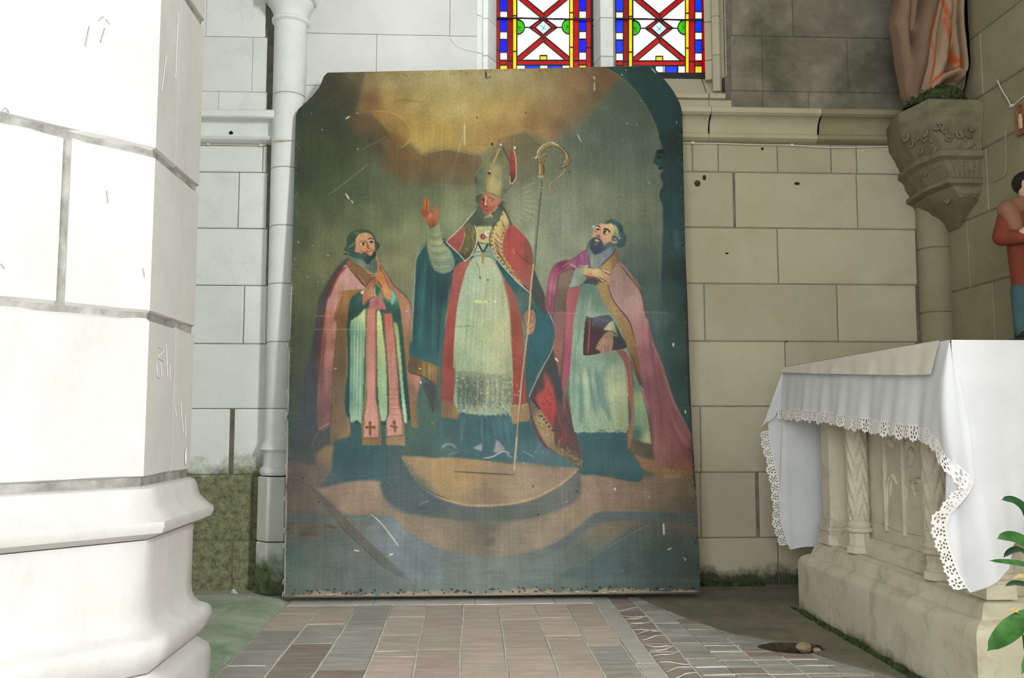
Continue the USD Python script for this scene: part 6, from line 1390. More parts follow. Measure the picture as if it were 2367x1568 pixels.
# alb
fill('P', [1093, 596, 1120, 590, 1140, 600, 1157, 630, 1168, 668, 1178, 700, 1180, 735, 1182, 800, 1187, 870, 1183, 950, 1060, 950, 1053, 870, 1050, 815, 1053, 750, 1058, 705, 1066, 665, 1076, 630], [(1090, 640, (156, 178, 148)), (1130, 640, (172, 186, 148)), (1080, 700, (160, 182, 152)), (1130, 700, (168, 182, 146)), (1160, 700, (172, 180, 138)), (1075, 760, (158, 178, 138)), (1120, 760, (170, 182, 134)), (1160, 770, (186, 184, 136)), (1070, 830, (152, 174, 138)), (1110, 830, (166, 182, 140)), (1150, 830, (180, 184, 140)), (1176, 840, (150, 160, 120)), (1070, 880, (140, 158, 124)), (1150, 890, (160, 166, 128))], 1)
for x0, x1, c, o in ((1093, 1068, (122, 142, 116), .5), (1104, 1082, (128, 148, 118), .6), (1112, 1094, (132, 150, 118), .5), (1126, 1110, (124, 140, 108), .55), (1142, 1134, (140, 150, 112), .6), (1160, 1170, (138, 146, 108), .5)): line('P', [x0, 640, (x0 + x1) / 2, 750, x1, 860], 2.6, c, 1.8, o)
line('E', [448, 276, 520, 274, 580, 270], 2, (104, 124, 90), .8, .8); line('E', [640, 250, 720, 215, 790, 180], 3, (192, 196, 150), 1.5, .5)
dot('E', 622, 62, 4, 3.6, (216, 224, 138)); dot('E', 652, 64, 5, 4, (210, 218, 126)); dot('E', 700, 66, 5, 3, (206, 214, 132)); dot('E', 783, 62, 2.6, 2.8, (220, 226, 160))
fill('E', [445, 665, 540, 655, 640, 660, 740, 675, 860, 672, 932, 660, 925, 1000, 905, 1030, 890, 985, 875, 1030, 850, 990, 830, 1034, 810, 995, 785, 1035, 765, 990, 740, 1030, 720, 985, 700, 1036, 680, 985, 650, 1035, 625, 980, 600, 1010, 575, 975, 550, 1012, 520, 970, 500, 1000, 470, 985, 455, 800], [(480, 760, (112, 126, 96)), (560, 800, (112, 126, 106)), (640, 760, (132, 146, 112)), (720, 800, (150, 160, 122)), (820, 800, (150, 158, 122)), (900, 800, (128, 136, 108)), (520, 950, (130, 150, 130)), (700, 980, (150, 168, 146)), (860, 980, (150, 166, 140))], 1, .95)
for k, x in enumerate((478, 505, 520, 548, 570, 590, 612, 650, 668, 690, 742, 778, 822, 860, 885, 905)): line('E', [x, 690 + 12 * (k % 3), x + 3, 820, x - 2, 960 - 25 * (k % 2)], 4.5 if k % 3 else 7, (64, 84, 78) if k < 9 else (92, 106, 84), 1.6, .65 if k < 10 else .45)
for k in range(420):
    x, y = rs.uniform(455, 925), rs.uniform(690, 1000); dot('E', x, y, rs.uniform(.8, 1.9), rs.uniform(.8, 1.9), (182, 192, 138) if rs.rand() < .55 else (70, 84, 72), .6, .65)
# red orphrey, right
fill('P', [1165, 648, 1190, 680, 1197, 705, 1206, 740, 1210, 800, 1213, 870, 1216, 934, 1184, 938, 1186, 870, 1182, 800, 1179, 740, 1174, 700], [(1180, 690, (152, 84, 70)), (1190, 740, (146, 66, 54)), (1196, 800, (154, 74, 58)), (1198, 880, (150, 62, 52)), (1200, 930, (142, 66, 56))], 1)
line('P', [1140, 604, 1157, 632, 1168, 668, 1177, 705, 1181, 760], 2.6, (176, 138, 98), 1, .8, False); line('P', [1181, 760, 1184, 860, 1185, 930], 1.4, (206, 180, 130), .7, .6, False)
for k in range(70): dot('P', rs.uniform(1186, 1208), rs.uniform(705, 930), .9, .8, (92, 34, 30), .5, .6)
for x, y in ((985, 820), (975, 850), (990, 860), (950, 850), (965, 770)): dot('E', x, y, 2, 1.2, (210, 178, 158), .7, .8)
fill('E', [923, 942, 1000, 938, 1064, 928, 1068, 1068, 1000, 1076, 926, 1086], [(960, 960, (150, 128, 86)), (1040, 1000, (146, 118, 80)), (940, 1060, (152, 124, 84))], .9); line('E', [925, 946, 1062, 934], 2.4, (178, 156, 106), .8, .8, False)
# dark drape with red brocade and fur border, lower right
fill('E', [1270, 440, 1292, 540, 1340, 690, 1372, 830, 1404, 950, 1455, 1130, 1500, 1290, 1517, 1440, 1480, 1452, 1300, 1332, 1200, 1290, 1110, 1130, 1070, 880, 1180, 640], [(1290, 640, (52, 60, 62)), (1200, 720, (70, 60, 58)), (1330, 850, (50, 56, 58)), (1250, 1000, (110, 60, 56)), (1400, 1100, (74, 60, 64)), (1350, 1250, (92, 60, 62)), (1470, 1350, (84, 72, 66))], 1.2)
fill('E', [1195, 650, 1250, 740, 1282, 830, 1296, 960, 1276, 1060, 1262, 1130, 1185, 1010, 1128, 895, 1150, 830, 1195, 790], [(1220, 740, (176, 70, 62)), (1160, 880, (188, 66, 62)), (1230, 880, (200, 62, 62)), (1250, 1000, (186, 60, 60))], 3, .95, tex=.25)
for k in range(16): line('E', [rs.uniform(1300, 1420), rs.uniform(780, 1150)] + [1], 1, (0, 0, 0)) if False else line('E', (lambda x, y: [x, y, x + 16, y + 60, x + 26, y + 120])(rs.uniform(1290, 1400), rs.uniform(760, 1180)), 3.5, (150, 56, 60), 1.6, .55)
for x, y in ((1235, 830), (1250, 850), (1200, 880), (1220, 905), (1245, 930), (1190, 925), (1262, 890)): line('E', [x - 8, y - 6, x + 6, y, x, y + 10], 1.6, (96, 30, 34), .7, .8)
fill('E', [1078, 895, 1150, 955, 1215, 1050, 1275, 1150, 1292, 1275, 1420, 1335, 1512, 1402, 1482, 1452, 1300, 1335, 1205, 1262, 1108, 1075, 1100, 1040], [(1110, 960, (112, 98, 76)), (1180, 1050, (172, 146, 96)), (1230, 1180, (166, 138, 100)), (1280, 1290, (140, 116, 82)), (1430, 1380, (110, 96, 72))], 1, .95, tex=.2)
for k in range(260):
    t_ = rs.rand(); x = 1100 + 380 * t_ ** 1.2 + rs.uniform(-30, 50); y = 960 + 460 * t_ ** .8 + rs.uniform(-40, 30); line('E', [x, y, x + rs.uniform(4, 12), y + rs.uniform(8, 20)], 1.2, (196, 170, 122) if rs.rand() < .5 else (74, 60, 44), .6, .55)
for x, y in ((1105, 905), (1120, 922), (1134, 942), (1150, 965), (1176, 1030), (1196, 1058), (1214, 1082), (1240, 1115), (1265, 1150)): dot('E', x, y, 2.4, 2.4, (20, 18, 16), .6, 1, .8)
line('P', [1225, 677, 1228, 680, 1253, 702, 1272, 730, 1283, 762, 1282, 790, 1270, 822, 1253, 852, 1232, 896, 1223, 918], 1.7, (198, 206, 198), .8, .9, False); line('E', [1070, 880, 1100, 1050, 1180, 1230, 1260, 1330], 1.6, (92, 70, 66), .8, .7)
line('E', [1285, 540, 1310, 565, 1335, 690], 3, (206, 150, 128), 1, .7); dot('E', 1297, 552, 3.5, 2.2, (236, 214, 196), .8, 1, .8); line('E', [1470, 1160, 1500, 1330, 1512, 1440], 1.4, (150, 110, 110), .8, .6)
# cape: dark wing, red cape, ornament bands, collar
fill('A', [1146, 1170, 1200, 1300, 1250, 1420, 1262, 1568, 1250, 1600, 1130, 1420, 1135, 1200], [(1180, 1300, (66, 70, 66)), (1220, 1450, (58, 66, 64))], 1)
fill('A', [925, 765, 1000, 815, 1080, 900, 1128, 1000, 1142, 1100, 1136, 1250, 1128, 1392, 1050, 1330, 960, 1200, 885, 1070, 866, 960, 885, 850], [(950, 850, (160, 68, 60)), (1020, 900, (168, 72, 62)), (1080, 950, (140, 66, 56)), (930, 1000, (172, 70, 58)), (1000, 1030, (180, 70, 56)), (1090, 1080, (128, 68, 58)), (1000, 1160, (164, 66, 58)), (1080, 1200, (156, 78, 66)), (1100, 1330, (152, 86, 74))], 1)
line('A', [975, 1000, 1020, 1060, 1080, 1110, 1130, 1150], 3, (96, 52, 44), 1.4, .6); line('A', [968, 1000, 975, 1045], 3, (214, 128, 110), 1, .8); line('A', [1080, 900, 1128, 1000, 1142, 1100, 1140, 1160], 3, (86, 62, 52), 1.4, .6)
fill('A', [355, 938, 440, 870, 522, 795, 522, 900, 500, 990, 470, 1042], [(480, 900, (166, 78, 68)), (410, 950, (140, 70, 62)), (490, 980, (154, 66, 58))], .9)
fill('A', [655, 605, 600, 680, 522, 780, 520, 800, 610, 780, 640, 800, 770, 798, 850, 710, 872, 640, 935, 780, 945, 760, 885, 620, 868, 570], [(600, 720, (70, 76, 58)), (700, 740, (84, 90, 78)), (830, 640, (70, 78, 64)), (910, 720, (60, 62, 56)), (560, 780, (80, 84, 60))], 1.2)
fill('A', [520, 795, 612, 770, 636, 850, 630, 955, 585, 1060, 530, 1112, 476, 1042, 500, 990, 522, 900], [(560, 820, (96, 92, 58)), (590, 900, (112, 106, 60)), (550, 1000, (98, 92, 50)), (530, 1080, (60, 66, 44))], .9)
for k in range(60):
    x, y = rs.uniform(520, 620), rs.uniform(800, 1060); line('A', [x, y, x - 6, y + 22], 1.2, (176, 160, 90) if k % 2 else (44, 44, 26), .6, .6)
fill('A', [878, 660, 930, 770, 905, 835, 872, 930, 872, 1020, 905, 1100, 975, 1205, 1055, 1335, 1015, 1310, 905, 1185, 822, 1085, 768, 985, 758, 900, 788, 820, 840, 735], [(880, 730, (206, 190, 120)), (830, 820, (198, 174, 104)), (880, 830, (170, 138, 84)), (800, 920, (206, 180, 112)), (850, 1010, (198, 168, 110)), (900, 1120, (196, 172, 104)), (1000, 1270, (176, 134, 92))], .8)
P1 = spline(pt('A', 868, 690, 815, 790, 778, 860, 772, 930, 785, 1000, 830, 1080, 880, 1140, 940, 1220), 6); P2 = spline(pt('A', 915, 790, 880, 860, 860, 920, 858, 1000, 880, 1070, 930, 1140, 980, 1220, 1010, 1270), 6)
for Pq, st_, r0 in ((P1, 3, 2.0), (P2, 3, 1.8)):
    for x, y in Pq[::st_]: dot('P', x, y, r0, r0 * .7, (24, 20, 14), .5, .95, .6)
for k in range(26):
    i = rs.randint(2, len(P1) - 3); a = P1[i] + (P2[min(i, len(P2) - 1)] - P1[i]) * .25; b = P1[i] + (P2[min(i + 1, len(P2) - 1)] - P1[i]) * .8; line('P', [a[0], a[1], b[0], b[1] + 2], 1.3, (88, 58, 34), .6, .75)
line('A', [880, 840, 850, 930, 860, 1020, 930, 1150, 1000, 1260], 2, (128, 74, 46), .9, .5)
line('A', [868, 640, 830, 730, 778, 810, 752, 890, 760, 980, 810, 1080], 3, (20, 22, 20), .8, .9); line('A', [762, 985, 812, 1085, 900, 1190, 1010, 1310, 1115, 1395], 2, (206, 206, 184), .7, .95, False); line('A', [1050, 1320, 1128, 1400], 2, (50, 40, 36), .8, .8)
line('A', [360, 932, 450, 850, 530, 765, 600, 680, 652, 610], 1.6, (214, 220, 200), .7, .85, False); line('A', [612, 775, 636, 850, 632, 950, 585, 1062, 528, 1112], 2.4, (222, 218, 186), .7, .9, False); line('A', [528, 1112, 470, 1045, 360, 940], 1.9, (200, 206, 190), .7, .9, False); line('A', [625, 780, 648, 860, 640, 960, 600, 1050], 2.2, (30, 28, 22), .7, .8)
line('A', [520, 800, 520, 910, 470, 1035], 1.6, (200, 182, 120), .7, .7)
# clasp, girdle, tassel
fill('A', [640, 800, 772, 798, 752, 880, 745, 955, 690, 955, 645, 935], [(700, 820, (176, 180, 124)), (690, 920, (188, 184, 112))], .9); dot('A', 692, 890, 6.5, 6, (128, 18, 24)); dot('A', 694, 890, 3.2, 2.6, (206, 150, 140)); line('A', [742, 845, 718, 850, 712, 872, 742, 880], 2.6, (240, 240, 236), .6, 1, False); line('A', [640, 940, 690, 952, 745, 958], 2, (30, 34, 24), .6, .9)
fill('A', [600, 1068, 625, 1020, 650, 960, 740, 965, 785, 1050, 792, 1090, 740, 1078], [(650, 1010, (170, 186, 150)), (700, 1055, (120, 152, 124)), (770, 1060, (116, 148, 120))], .9)
line('A', [648, 955, 690, 1030], 4, (18, 34, 36), .6, .95, False); line('A', [735, 960, 698, 1030], 4, (18, 34, 36), .6, .95, False); line('A', [612, 1035, 660, 1026, 760, 1030], 1.8, (84, 66, 56), .7, .8); line('A', [600, 1075, 690, 1062, 790, 1090], 1.8, (86, 116, 98), .7, .8)
line('A', [695, 1030, 688, 1060, 694, 1090, 684, 1135], 6, (182, 120, 56), 1, .9); line('A', [632, 1115, 655, 1180, 662, 1272], 1.8, (112, 116, 84), .7, .8); line('A', [710, 1110, 718, 1200, 722, 1280], 1.6, (168, 148, 108), .7, .8); dot('A', 664, 1262, 1.8, 3.4, (56, 60, 44)); dot('A', 735, 1283, 3.6, 1.3, (70, 76, 58))
# raised arm and blessing hand
fill('A', [176, 800, 212, 832, 282, 768, 302, 800, 330, 940, 385, 1000, 425, 1080, 436, 1160, 385, 1212, 310, 1222, 240, 1182, 192, 1050, 178, 900], [(215, 870, (112, 124, 88)), (280, 850, (142, 150, 106)), (240, 950, (136, 142, 98)), (300, 960, (156, 160, 110)), (250, 1080, (120, 134, 104)), (340, 1080, (142, 156, 124)), (400, 1130, (104, 130, 108)), (310, 1190, (112, 134, 108))], 1)
for k, y in enumerate((860, 895, 930, 965, 1000, 1035, 1075, 1115, 1155)): line('A', [196 + k * 5, y - 4, 260 + k * 5, y + 14, 330 + k * 8, y - 10 + k], 2.4, (88, 104, 72) if k % 2 else (172, 176, 128), 1.2, .6)
line('A', [176, 810, 180, 930, 196, 1050, 245, 1185], 2.4, (60, 84, 66), 1, .7); line('A', [212, 832, 225, 800], 2, (60, 60, 44), .8, .7)
fill('A', [135, 668, 150, 620, 156, 550, 172, 532, 186, 545, 200, 565, 206, 648, 238, 668, 262, 622, 286, 608, 294, 640, 286, 700, 282, 770, 250, 800, 212, 800, 190, 758, 150, 712], [(160, 600, (160, 78, 44)), (195, 600, (180, 100, 60)), (170, 680, (142, 64, 36)), (220, 700, (184, 106, 66)), (275, 650, (170, 90, 52)), (230, 770, (144, 72, 42))], .8)
line('A', [180, 545, 184, 600, 182, 650], 1.5, (104, 34, 20), .6, .9); line('A', [140, 672, 165, 660, 190, 668, 200, 690], 2, (112, 40, 22), .7, .8); line('A', [150, 690, 185, 700], 1.6, (112, 40, 22), .7, .7); dot('A', 214, 700, 3.4, 3, (216, 130, 86), 1, .8); line('A', [205, 650, 238, 672], 1.4, (100, 40, 22), .6, .8); line('A', [165, 560, 166, 610], 1.6, (214, 118, 76), .8, .6); line('A', [275, 630, 278, 680], 1.6, (206, 112, 72), .8, .6); line('A', [190, 760, 215, 800, 275, 782], 2, (84, 44, 28), .8, .7)
# crozier
line('A', [1210, 380, 1208, 470, 1180, 790, 1152, 1150], 4.6, (112, 124, 108), .8, 1, False); line('A', [1220, 380, 1218, 480, 1190, 800, 1162, 1150], 1.6, (52, 56, 46), .7, .9, False); line('A', [1204, 400, 1200, 480, 1174, 800], 1.4, (160, 168, 148), .7, .7, False)
line('P', [1233, 612, 1226, 680, 1219, 775, 1207, 870, 1201, 940, 1189, 1078], 3.6, (196, 168, 128), .8, 1, False); line('P', [1236, 612, 1229, 680, 1222, 775], 1.4, (54, 42, 32), .7, .9, False); line('P', [1221, 775, 1209, 872, 1203, 940, 1195, 1010], 1.5, (108, 60, 44), .7, .9, False)
dot('E', 946, 1482, 3, 4, (120, 170, 180)); dot('E', 946, 1470, 1.5, 1.8, (226, 236, 236))
line('A', [1212, 340, 1222, 290, 1215, 240, 1206, 200], 11, (132, 104, 56), 1, 1, False); line('A', [1204, 330, 1208, 280, 1202, 230], 3, (206, 178, 104), .9, .8); line('A', [1240, 330, 1244, 280, 1234, 230], 2.5, (54, 40, 22), .8, .9); dot('A', 1215, 345, 7, 3, (168, 156, 116)); dot('A', 1215, 460, 6.5, 4.5, (140, 146, 126)); line('A', [1196, 462, 1236, 464], 2, (60, 60, 46), .7, .8)
cr = [1206, 210, 1200, 170, 1215, 115, 1262, 72, 1320, 56, 1378, 72, 1430, 120, 1462, 180, 1452, 232, 1400, 258]
line('A', cr, 8, (70, 54, 34), .9, .95, False); line('A', cr, 5, (150, 124, 78), .8, 1, False)
for x, y in spline(pt('A', 1150, 178, 1178, 172, 1190, 120, 1215, 85, 1262, 50, 1320, 40, 1370, 60), 3): dot('P', x, y, 1.9, 1.9, (214, 206, 170), .6, .95)
for x, y in ((1150, 178), (1265, 152), (1490, 200), (1470, 296), (1245, 205), (1392, 262)): dot('A', x, y, 2.6, 2.6, (60, 48, 32)); dot('A', x - 3, y - 3, 1.4, 1.4, (206, 190, 140))
line('A', [1200, 190, 1232, 150, 1262, 140], 3, (150, 124, 80), .8, .9); line('A', [1440, 130, 1450, 180, 1425, 235], 3, (214, 190, 130), .9, .7)
en = [1440, 275, 1400, 330, 1330, 385, 1292, 430, 1292, 470, 1318, 486, 1330, 464]; line('A', en, 4.2, (62, 50, 34), .8, 1, False); line('A', en, 2.4, (186, 160, 112), .7, 1, False)
# hand on the staff
fill('E', [1035, 158, 1088, 128, 1118, 175, 1118, 275, 1092, 332, 1055, 342, 1048, 275, 1026, 215], [(1060, 200, (140, 104, 78)), (1100, 190, (188, 132, 94)), (1090, 280, (196, 142, 104)), (1070, 325, (170, 116, 84))], .9)
line('E', [1050, 275, 1080, 290, 1112, 270], 1.8, (94, 56, 42), .7, .9); line('E', [1090, 150, 1108, 200, 1098, 250], 1.8, (110, 68, 48), .8, .7); line('E', [1083, 0, 1068, 200, 1058, 330], 3.4, (196, 168, 126), .7, 1, False); line('E', [1092, 100, 1082, 200, 1068, 270], 1.4, (60, 42, 32), .6, .8, False)
# head
fill('G', [310, 1120, 318, 1050, 380, 1010, 450, 1030, 440, 1180, 400, 1210, 330, 1180], [(350, 1090, (74, 76, 48)), (410, 1150, (92, 92, 62))], 1); fill('G', [800, 1180, 850, 1160, 872, 1210, 830, 1245, 795, 1225], (110, 118, 84), 1)
fill('G', [380, 1200, 470, 1330, 520, 1400, 620, 1380, 720, 1230, 792, 1140, 806, 1240, 760, 1400, 640, 1568, 250, 1568, 300, 1340], [(420, 1380, (70, 86, 62)), (560, 1480, (92, 98, 84)), (700, 1350, (84, 98, 76)), (350, 1500, (64, 72, 52)), (760, 1230, (60, 72, 56))], 1.5)
fill('G', [455, 1005, 540, 998, 660, 1030, 762, 1092, 775, 1140, 722, 1200, 684, 1280, 605, 1350, 505, 1402, 455, 1345, 410, 1262, 392, 1185, 425, 1095], [(500, 1030, (170, 106, 76)), (640, 1070, (176, 112, 82)), (720, 1130, (178, 118, 88)), (420, 1180, (150, 70, 52)), (440, 1260, (148, 60, 48)), (640, 1200, (184, 110, 80)), (560, 1180, (186, 116, 88)), (500, 1330, (158, 82, 66)), (600, 1300, (160, 86, 68))], 1)
line('G', [500, 1040, 490, 1120, 478, 1200], 3.4, (226, 162, 126), 1, .85); line('G', [470, 1080, 455, 1160, 450, 1210], 3.6, (104, 40, 32), 1.1, .85); line('G', [470, 1205, 495, 1240, 525, 1225], 2.4, (92, 40, 32), .8, .9); dot('G', 485, 1195, 2.2, 2.6, (236, 180, 146), .8)
line('G', [545, 1075, 600, 1085, 650, 1115], 2.2, (84, 54, 40), .9, .85); dot('G', 596, 1120, 4.6, 2.2, (196, 156, 120), .6); dot('G', 604, 1122, 2.2, 2, (40, 30, 26), .6); line('G', [560, 1145, 610, 1150, 650, 1135], 1.6, (120, 66, 52), .8, .7); line('G', [425, 1100, 470, 1080], 2.4, (70, 40, 32), .8, .9); dot('G', 450, 1108, 3, 2.2, (48, 32, 28), .7)
line('G', [430, 1290, 480, 1310, 560, 1290], 3, (128, 52, 46), 1.1, .7); line('G', [540, 1240, 600, 1260, 660, 1230], 3, (150, 78, 62), 1.4, .5); dot('G', 470, 1340, 4, 3, (176, 92, 76), 1.2, .6)
for x, y in ((480, 1440), (510, 1420), (545, 1390), (560, 1410), (590, 1400), (600, 1420), (570, 1380), (530, 1425), (640, 1320), (660, 1290), (690, 1260), (580, 1340)): line('G', [x - 12, y, x + 6, y - 8, x + 14, y + 8], 2.2, (204, 190, 128), .8, .75)
# mitre
fill('G', [755, 152, 645, 258, 482, 408, 372, 550, 302, 660, 288, 790, 322, 900, 345, 1012, 440, 985, 520, 992, 620, 1008, 700, 1042, 792, 1102, 815, 1020, 870, 940, 985, 838, 940, 800, 938, 600, 922, 450, 850, 278], [(400, 600, (88, 106, 84)), (340, 800, (76, 92, 72)), (420, 850, (92, 104, 80)), (500, 600, (130, 128, 92)), (480, 900, (116, 112, 82)), (640, 350, (104, 108, 70)), (720, 300, (104, 98, 62)), (650, 560, (176, 166, 104)), (720, 600, (152, 148, 98)), (600, 850, (170, 158, 92)), (700, 850, (158, 156, 92)), (820, 600, (108, 114, 88)), (860, 800, (112, 116, 92)), (800, 950, (96, 104, 80)), (840, 420, (120, 124, 72))], 1)
line('G', [755, 155, 850, 280, 922, 450, 938, 600, 936, 780], 1.8, (66, 70, 50), .8, .85); line('G', [645, 260, 482, 410, 372, 552, 302, 662, 290, 790, 322, 900, 345, 1010], 1.6, (74, 80, 58), .8, .7); line('G', [985, 838, 870, 940, 815, 1020], 1.8, (70, 76, 56), .8, .8)
fill('G', [640, 440, 720, 330, 760, 420, 790, 620, 780, 860, 740, 1040, 620, 1000, 540, 980, 560, 760], [(600, 700, (190, 176, 108)), (680, 560, (186, 176, 116)), (640, 950, (182, 168, 98)), (760, 700, (150, 150, 104)), (740, 420, (128, 126, 82))], 3, .6)
line('G', [748, 165, 700, 270, 640, 420, 590, 560, 555, 700, 535, 850, 522, 985], 5, (166, 136, 84), 1, .85); line('G', [760, 170, 700, 290, 640, 430, 585, 580], 1.7, (212, 200, 140), .7, .8); line('G', [640, 440, 600, 570, 560, 720], 1.2, (80, 62, 40), .6, .7); line('G', [650, 290, 610, 420, 570, 530], 2, (150, 142, 92), 1, .6)
dot('G', 555, 625, 3.2, 4, (34, 26, 20), .6); dot('G', 568, 600, 2.4, 2.2, (226, 206, 150), .6)
line('G', [755, 158, 645, 262, 482, 412, 372, 552, 304, 662], 1.6, (160, 140, 84), .8, .8); line('G', [790, 130, 850, 270, 900, 380], 2.6, (72, 62, 44), 1, .8); line('G', [880, 480, 912, 620, 915, 780], 2, (64, 76, 56), .9, .7); line('G', [318, 690, 322, 820], 2, (54, 56, 40), .8, .8); line('G', [525, 992, 620, 1010, 700, 1044], 1.6, (70, 52, 36), .7, .7)
fill('G', [988, 208, 1032, 330, 1048, 590, 1034, 720, 992, 800, 946, 798, 932, 560, 905, 400, 940, 270], [(990, 330, (172, 66, 56)), (1000, 520, (164, 54, 46)), (930, 420, (120, 66, 62)), (980, 700, (110, 44, 42)), (960, 780, (62, 44, 40))], .9)
line('G', [995, 215, 1032, 330, 1047, 590, 1032, 725, 990, 800, 955, 816, 936, 790, 932, 690], 1.8, (214, 196, 152), .7, .95, False)
dot('G', 766, 112, 1.8, 3.2, (244, 240, 226), .6, 1, .4); dot('G', 1018, 172, 1.8, 3.6, (244, 240, 230), .6, 1, .5); line('G', [780, 90, 792, 105], 2.2, (24, 22, 16), .7, .8); line('G', [1035, 155, 1046, 165], 2, (24, 24, 18), .7, .8); dot('G', 606, 108, 2.2, 3, (18, 16, 12), .7)

# ---- RIGHT FIGURE
fill('P', [1360, 578, 1322, 600, 1286, 610, 1271, 632, 1263, 680, 1262, 710, 1278, 740, 1284, 780, 1300, 840, 1308, 880, 1330, 860, 1345, 720, 1380, 640], [(1310, 620, (136, 52, 88)), (1280, 660, (160, 84, 112)), (1272, 720, (120, 70, 84)), (1290, 780, (140, 92, 82)), (1300, 850, (110, 76, 70))], 1.2)
fill('B', [470, 350, 320, 430, 250, 440, 180, 470, 130, 545, 100, 640, 90, 760, 80, 850, 105, 910, 155, 930, 172, 720, 205, 570, 330, 505, 476, 500], [(400, 420, (150, 74, 118)), (250, 470, (112, 36, 76)), (150, 600, (156, 76, 104)), (300, 480, (170, 100, 124)), (120, 780, (130, 66, 90)), (160, 680, (176, 100, 122))], 1)
line('B', [235, 500, 290, 470, 340, 490, 370, 520], 3, (226, 192, 192), 1, .7); line('B', [200, 540, 260, 490, 320, 460], 3, (96, 26, 60), 1.2, .6); line('B', [150, 560, 125, 700, 115, 850], 4, (196, 120, 142), 2, .6); line('B', [400, 380, 420, 440], 4, (196, 130, 156), 1.6, .5)
fill('B', [200, 575, 330, 510, 310, 640, 298, 700, 270, 900, 158, 925, 178, 720], [(240, 600, (132, 108, 92)), (220, 800, (112, 88, 76)), (260, 850, (96, 82, 70))], 1); line('B', [330, 512, 250, 540, 205, 580, 180, 720, 158, 920], 2, (74, 54, 52), .8, .8)
fill('B', [158, 930, 272, 928, 245, 1250, 212, 1490, 190, 1400, 150, 1225, 172, 1100], [(210, 1000, (140, 96, 96)), (200, 1200, (150, 96, 84)), (205, 1400, (130, 78, 66))], 1.2)
fill('B', [272, 900, 300, 700, 330, 690, 300, 900, 262, 1250, 240, 1480, 215, 1500, 245, 1250], (66, 72, 60), 1.5)
fill('P', [1316, 664, 1345, 655, 1352, 668, 1332, 730, 1326, 820, 1318, 870, 1306, 905, 1299, 890, 1304, 810, 1308, 720], [(1330, 690, (172, 90, 92)), (1316, 760, (176, 92, 104)), (1315, 820, (172, 74, 98)), (1312, 870, (170, 70, 96))], 1); line('P', [1345, 660, 1332, 730, 1326, 820, 1318, 880, 1308, 915], 1.6, (110, 54, 56), .8, .7)
fill('F', [330, 250, 400, 210, 375, 330, 330, 420, 322, 560, 310, 460], (100, 108, 92), 2, .8); line('F', [395, 180, 345, 320, 325, 440, 330, 620], 2.2, (150, 112, 84), 1, .7)
# alb
fill('P', [1347, 655, 1380, 652, 1393, 690, 1413, 725, 1433, 752, 1449, 804, 1457, 835, 1452, 900, 1453, 965, 1450, 996, 1430, 994, 1412, 1000, 1390, 994, 1370, 1000, 1350, 998, 1328, 996, 1318, 936, 1316, 880, 1322, 800, 1328, 730], [(1360, 670, (96, 126, 112)), (1380, 700, (112, 138, 120)), (1345, 720, (136, 160, 138)), (1370, 740, (150, 176, 150)), (1340, 790, (140, 170, 144)), (1335, 850, (134, 164, 140)), (1335, 900, (132, 168, 144)), (1350, 880, (166, 190, 156)), (1375, 850, (140, 168, 148)), (1372, 930, (118, 150, 140)), (1395, 860, (120, 150, 130)), (1415, 860, (172, 186, 146)), (1430, 900, (178, 188, 144)), (1400, 960, (150, 172, 138)), (1440, 960, (150, 162, 116)), (1350, 970, (150, 180, 152)), (1420, 825, (112, 142, 122))], 1)
for pts in ([(565, 140), (600, 380), (640, 600)], [(640, 140), (670, 360), (720, 560)], [(490, 180), (495, 500), (490, 700)], [(680, 200), (720, 420), (780, 660)]): line('F', [v for q in pts for v in q], 7, (88, 124, 120), 4, .7)
for pts in ([(530, 150), (550, 400), (560, 700)], [(760, 160), (800, 420), (840, 700)]): line('F', [v for q in pts for v in q], 9, (190, 206, 164), 5, .6)
for k in range(200): dot('F', rs.uniform(420, 960), 700 + rs.uniform(-60, 70), rs.uniform(.8, 1.8), rs.uniform(.7, 1.4), (190, 206, 164) if rs.rand() < .5 else (112, 130, 104), .6, .5)
for k in range(14): dot('F', 440 + k * 38, 772 + 6 * (k % 2), 4.5, 2.2, (158, 182, 150), .9, .8)
fill('B', [440, 610, 552, 610, 555, 662, 500, 655, 425, 650], (56, 66, 66), 1, .9)
for q, c, o in (([1352, 672, 1342, 740, 1334, 800], (104, 136, 120), .6), ([1366, 680, 1358, 740, 1350, 800], (168, 190, 160), .5), ([1385, 690, 1378, 722], (96, 124, 112), .6), ([1330, 780, 1326, 880, 1324, 960], (104, 144, 130), .6)): line('P', q, 4, c, 2.4, o)
# inner panel, hem, gold stole, red lining
fill('F', [1015, 120, 1080, 300, 1150, 560, 1202, 905, 1110, 885, 1005, 845, 1025, 600, 1020, 300], [(1040, 300, (104, 138, 112)), (1090, 450, (142, 166, 116)), (1110, 650, (128, 158, 118)), (1170, 840, (176, 184, 130)), (1050, 800, (64, 104, 92))], 1)
fill('F', [1005, 845, 1110, 885, 1210, 912, 1255, 1062, 1150, 1060, 1040, 1012, 975, 955], [(1080, 930, (84, 80, 62)), (1200, 1000, (78, 72, 54)), (1000, 930, (104, 84, 62))], 1.2, tex=.15)
fill('P', [1424, 808, 1440, 810, 1456, 830, 1462, 880, 1465, 935, 1463, 985, 1459, 1022, 1453, 1040, 1450, 1020, 1452, 990, 1459, 960, 1452, 910, 1447, 855, 1436, 828], [(1440, 830, (138, 84, 72)), (1455, 880, (166, 98, 82)), (1460, 950, (168, 98, 84)), (1455, 1020, (150, 100, 70))], .9); line('P', [1447, 830, 1455, 880, 1460, 940, 1455, 1000], 1.2, (96, 50, 46), .7, .6)
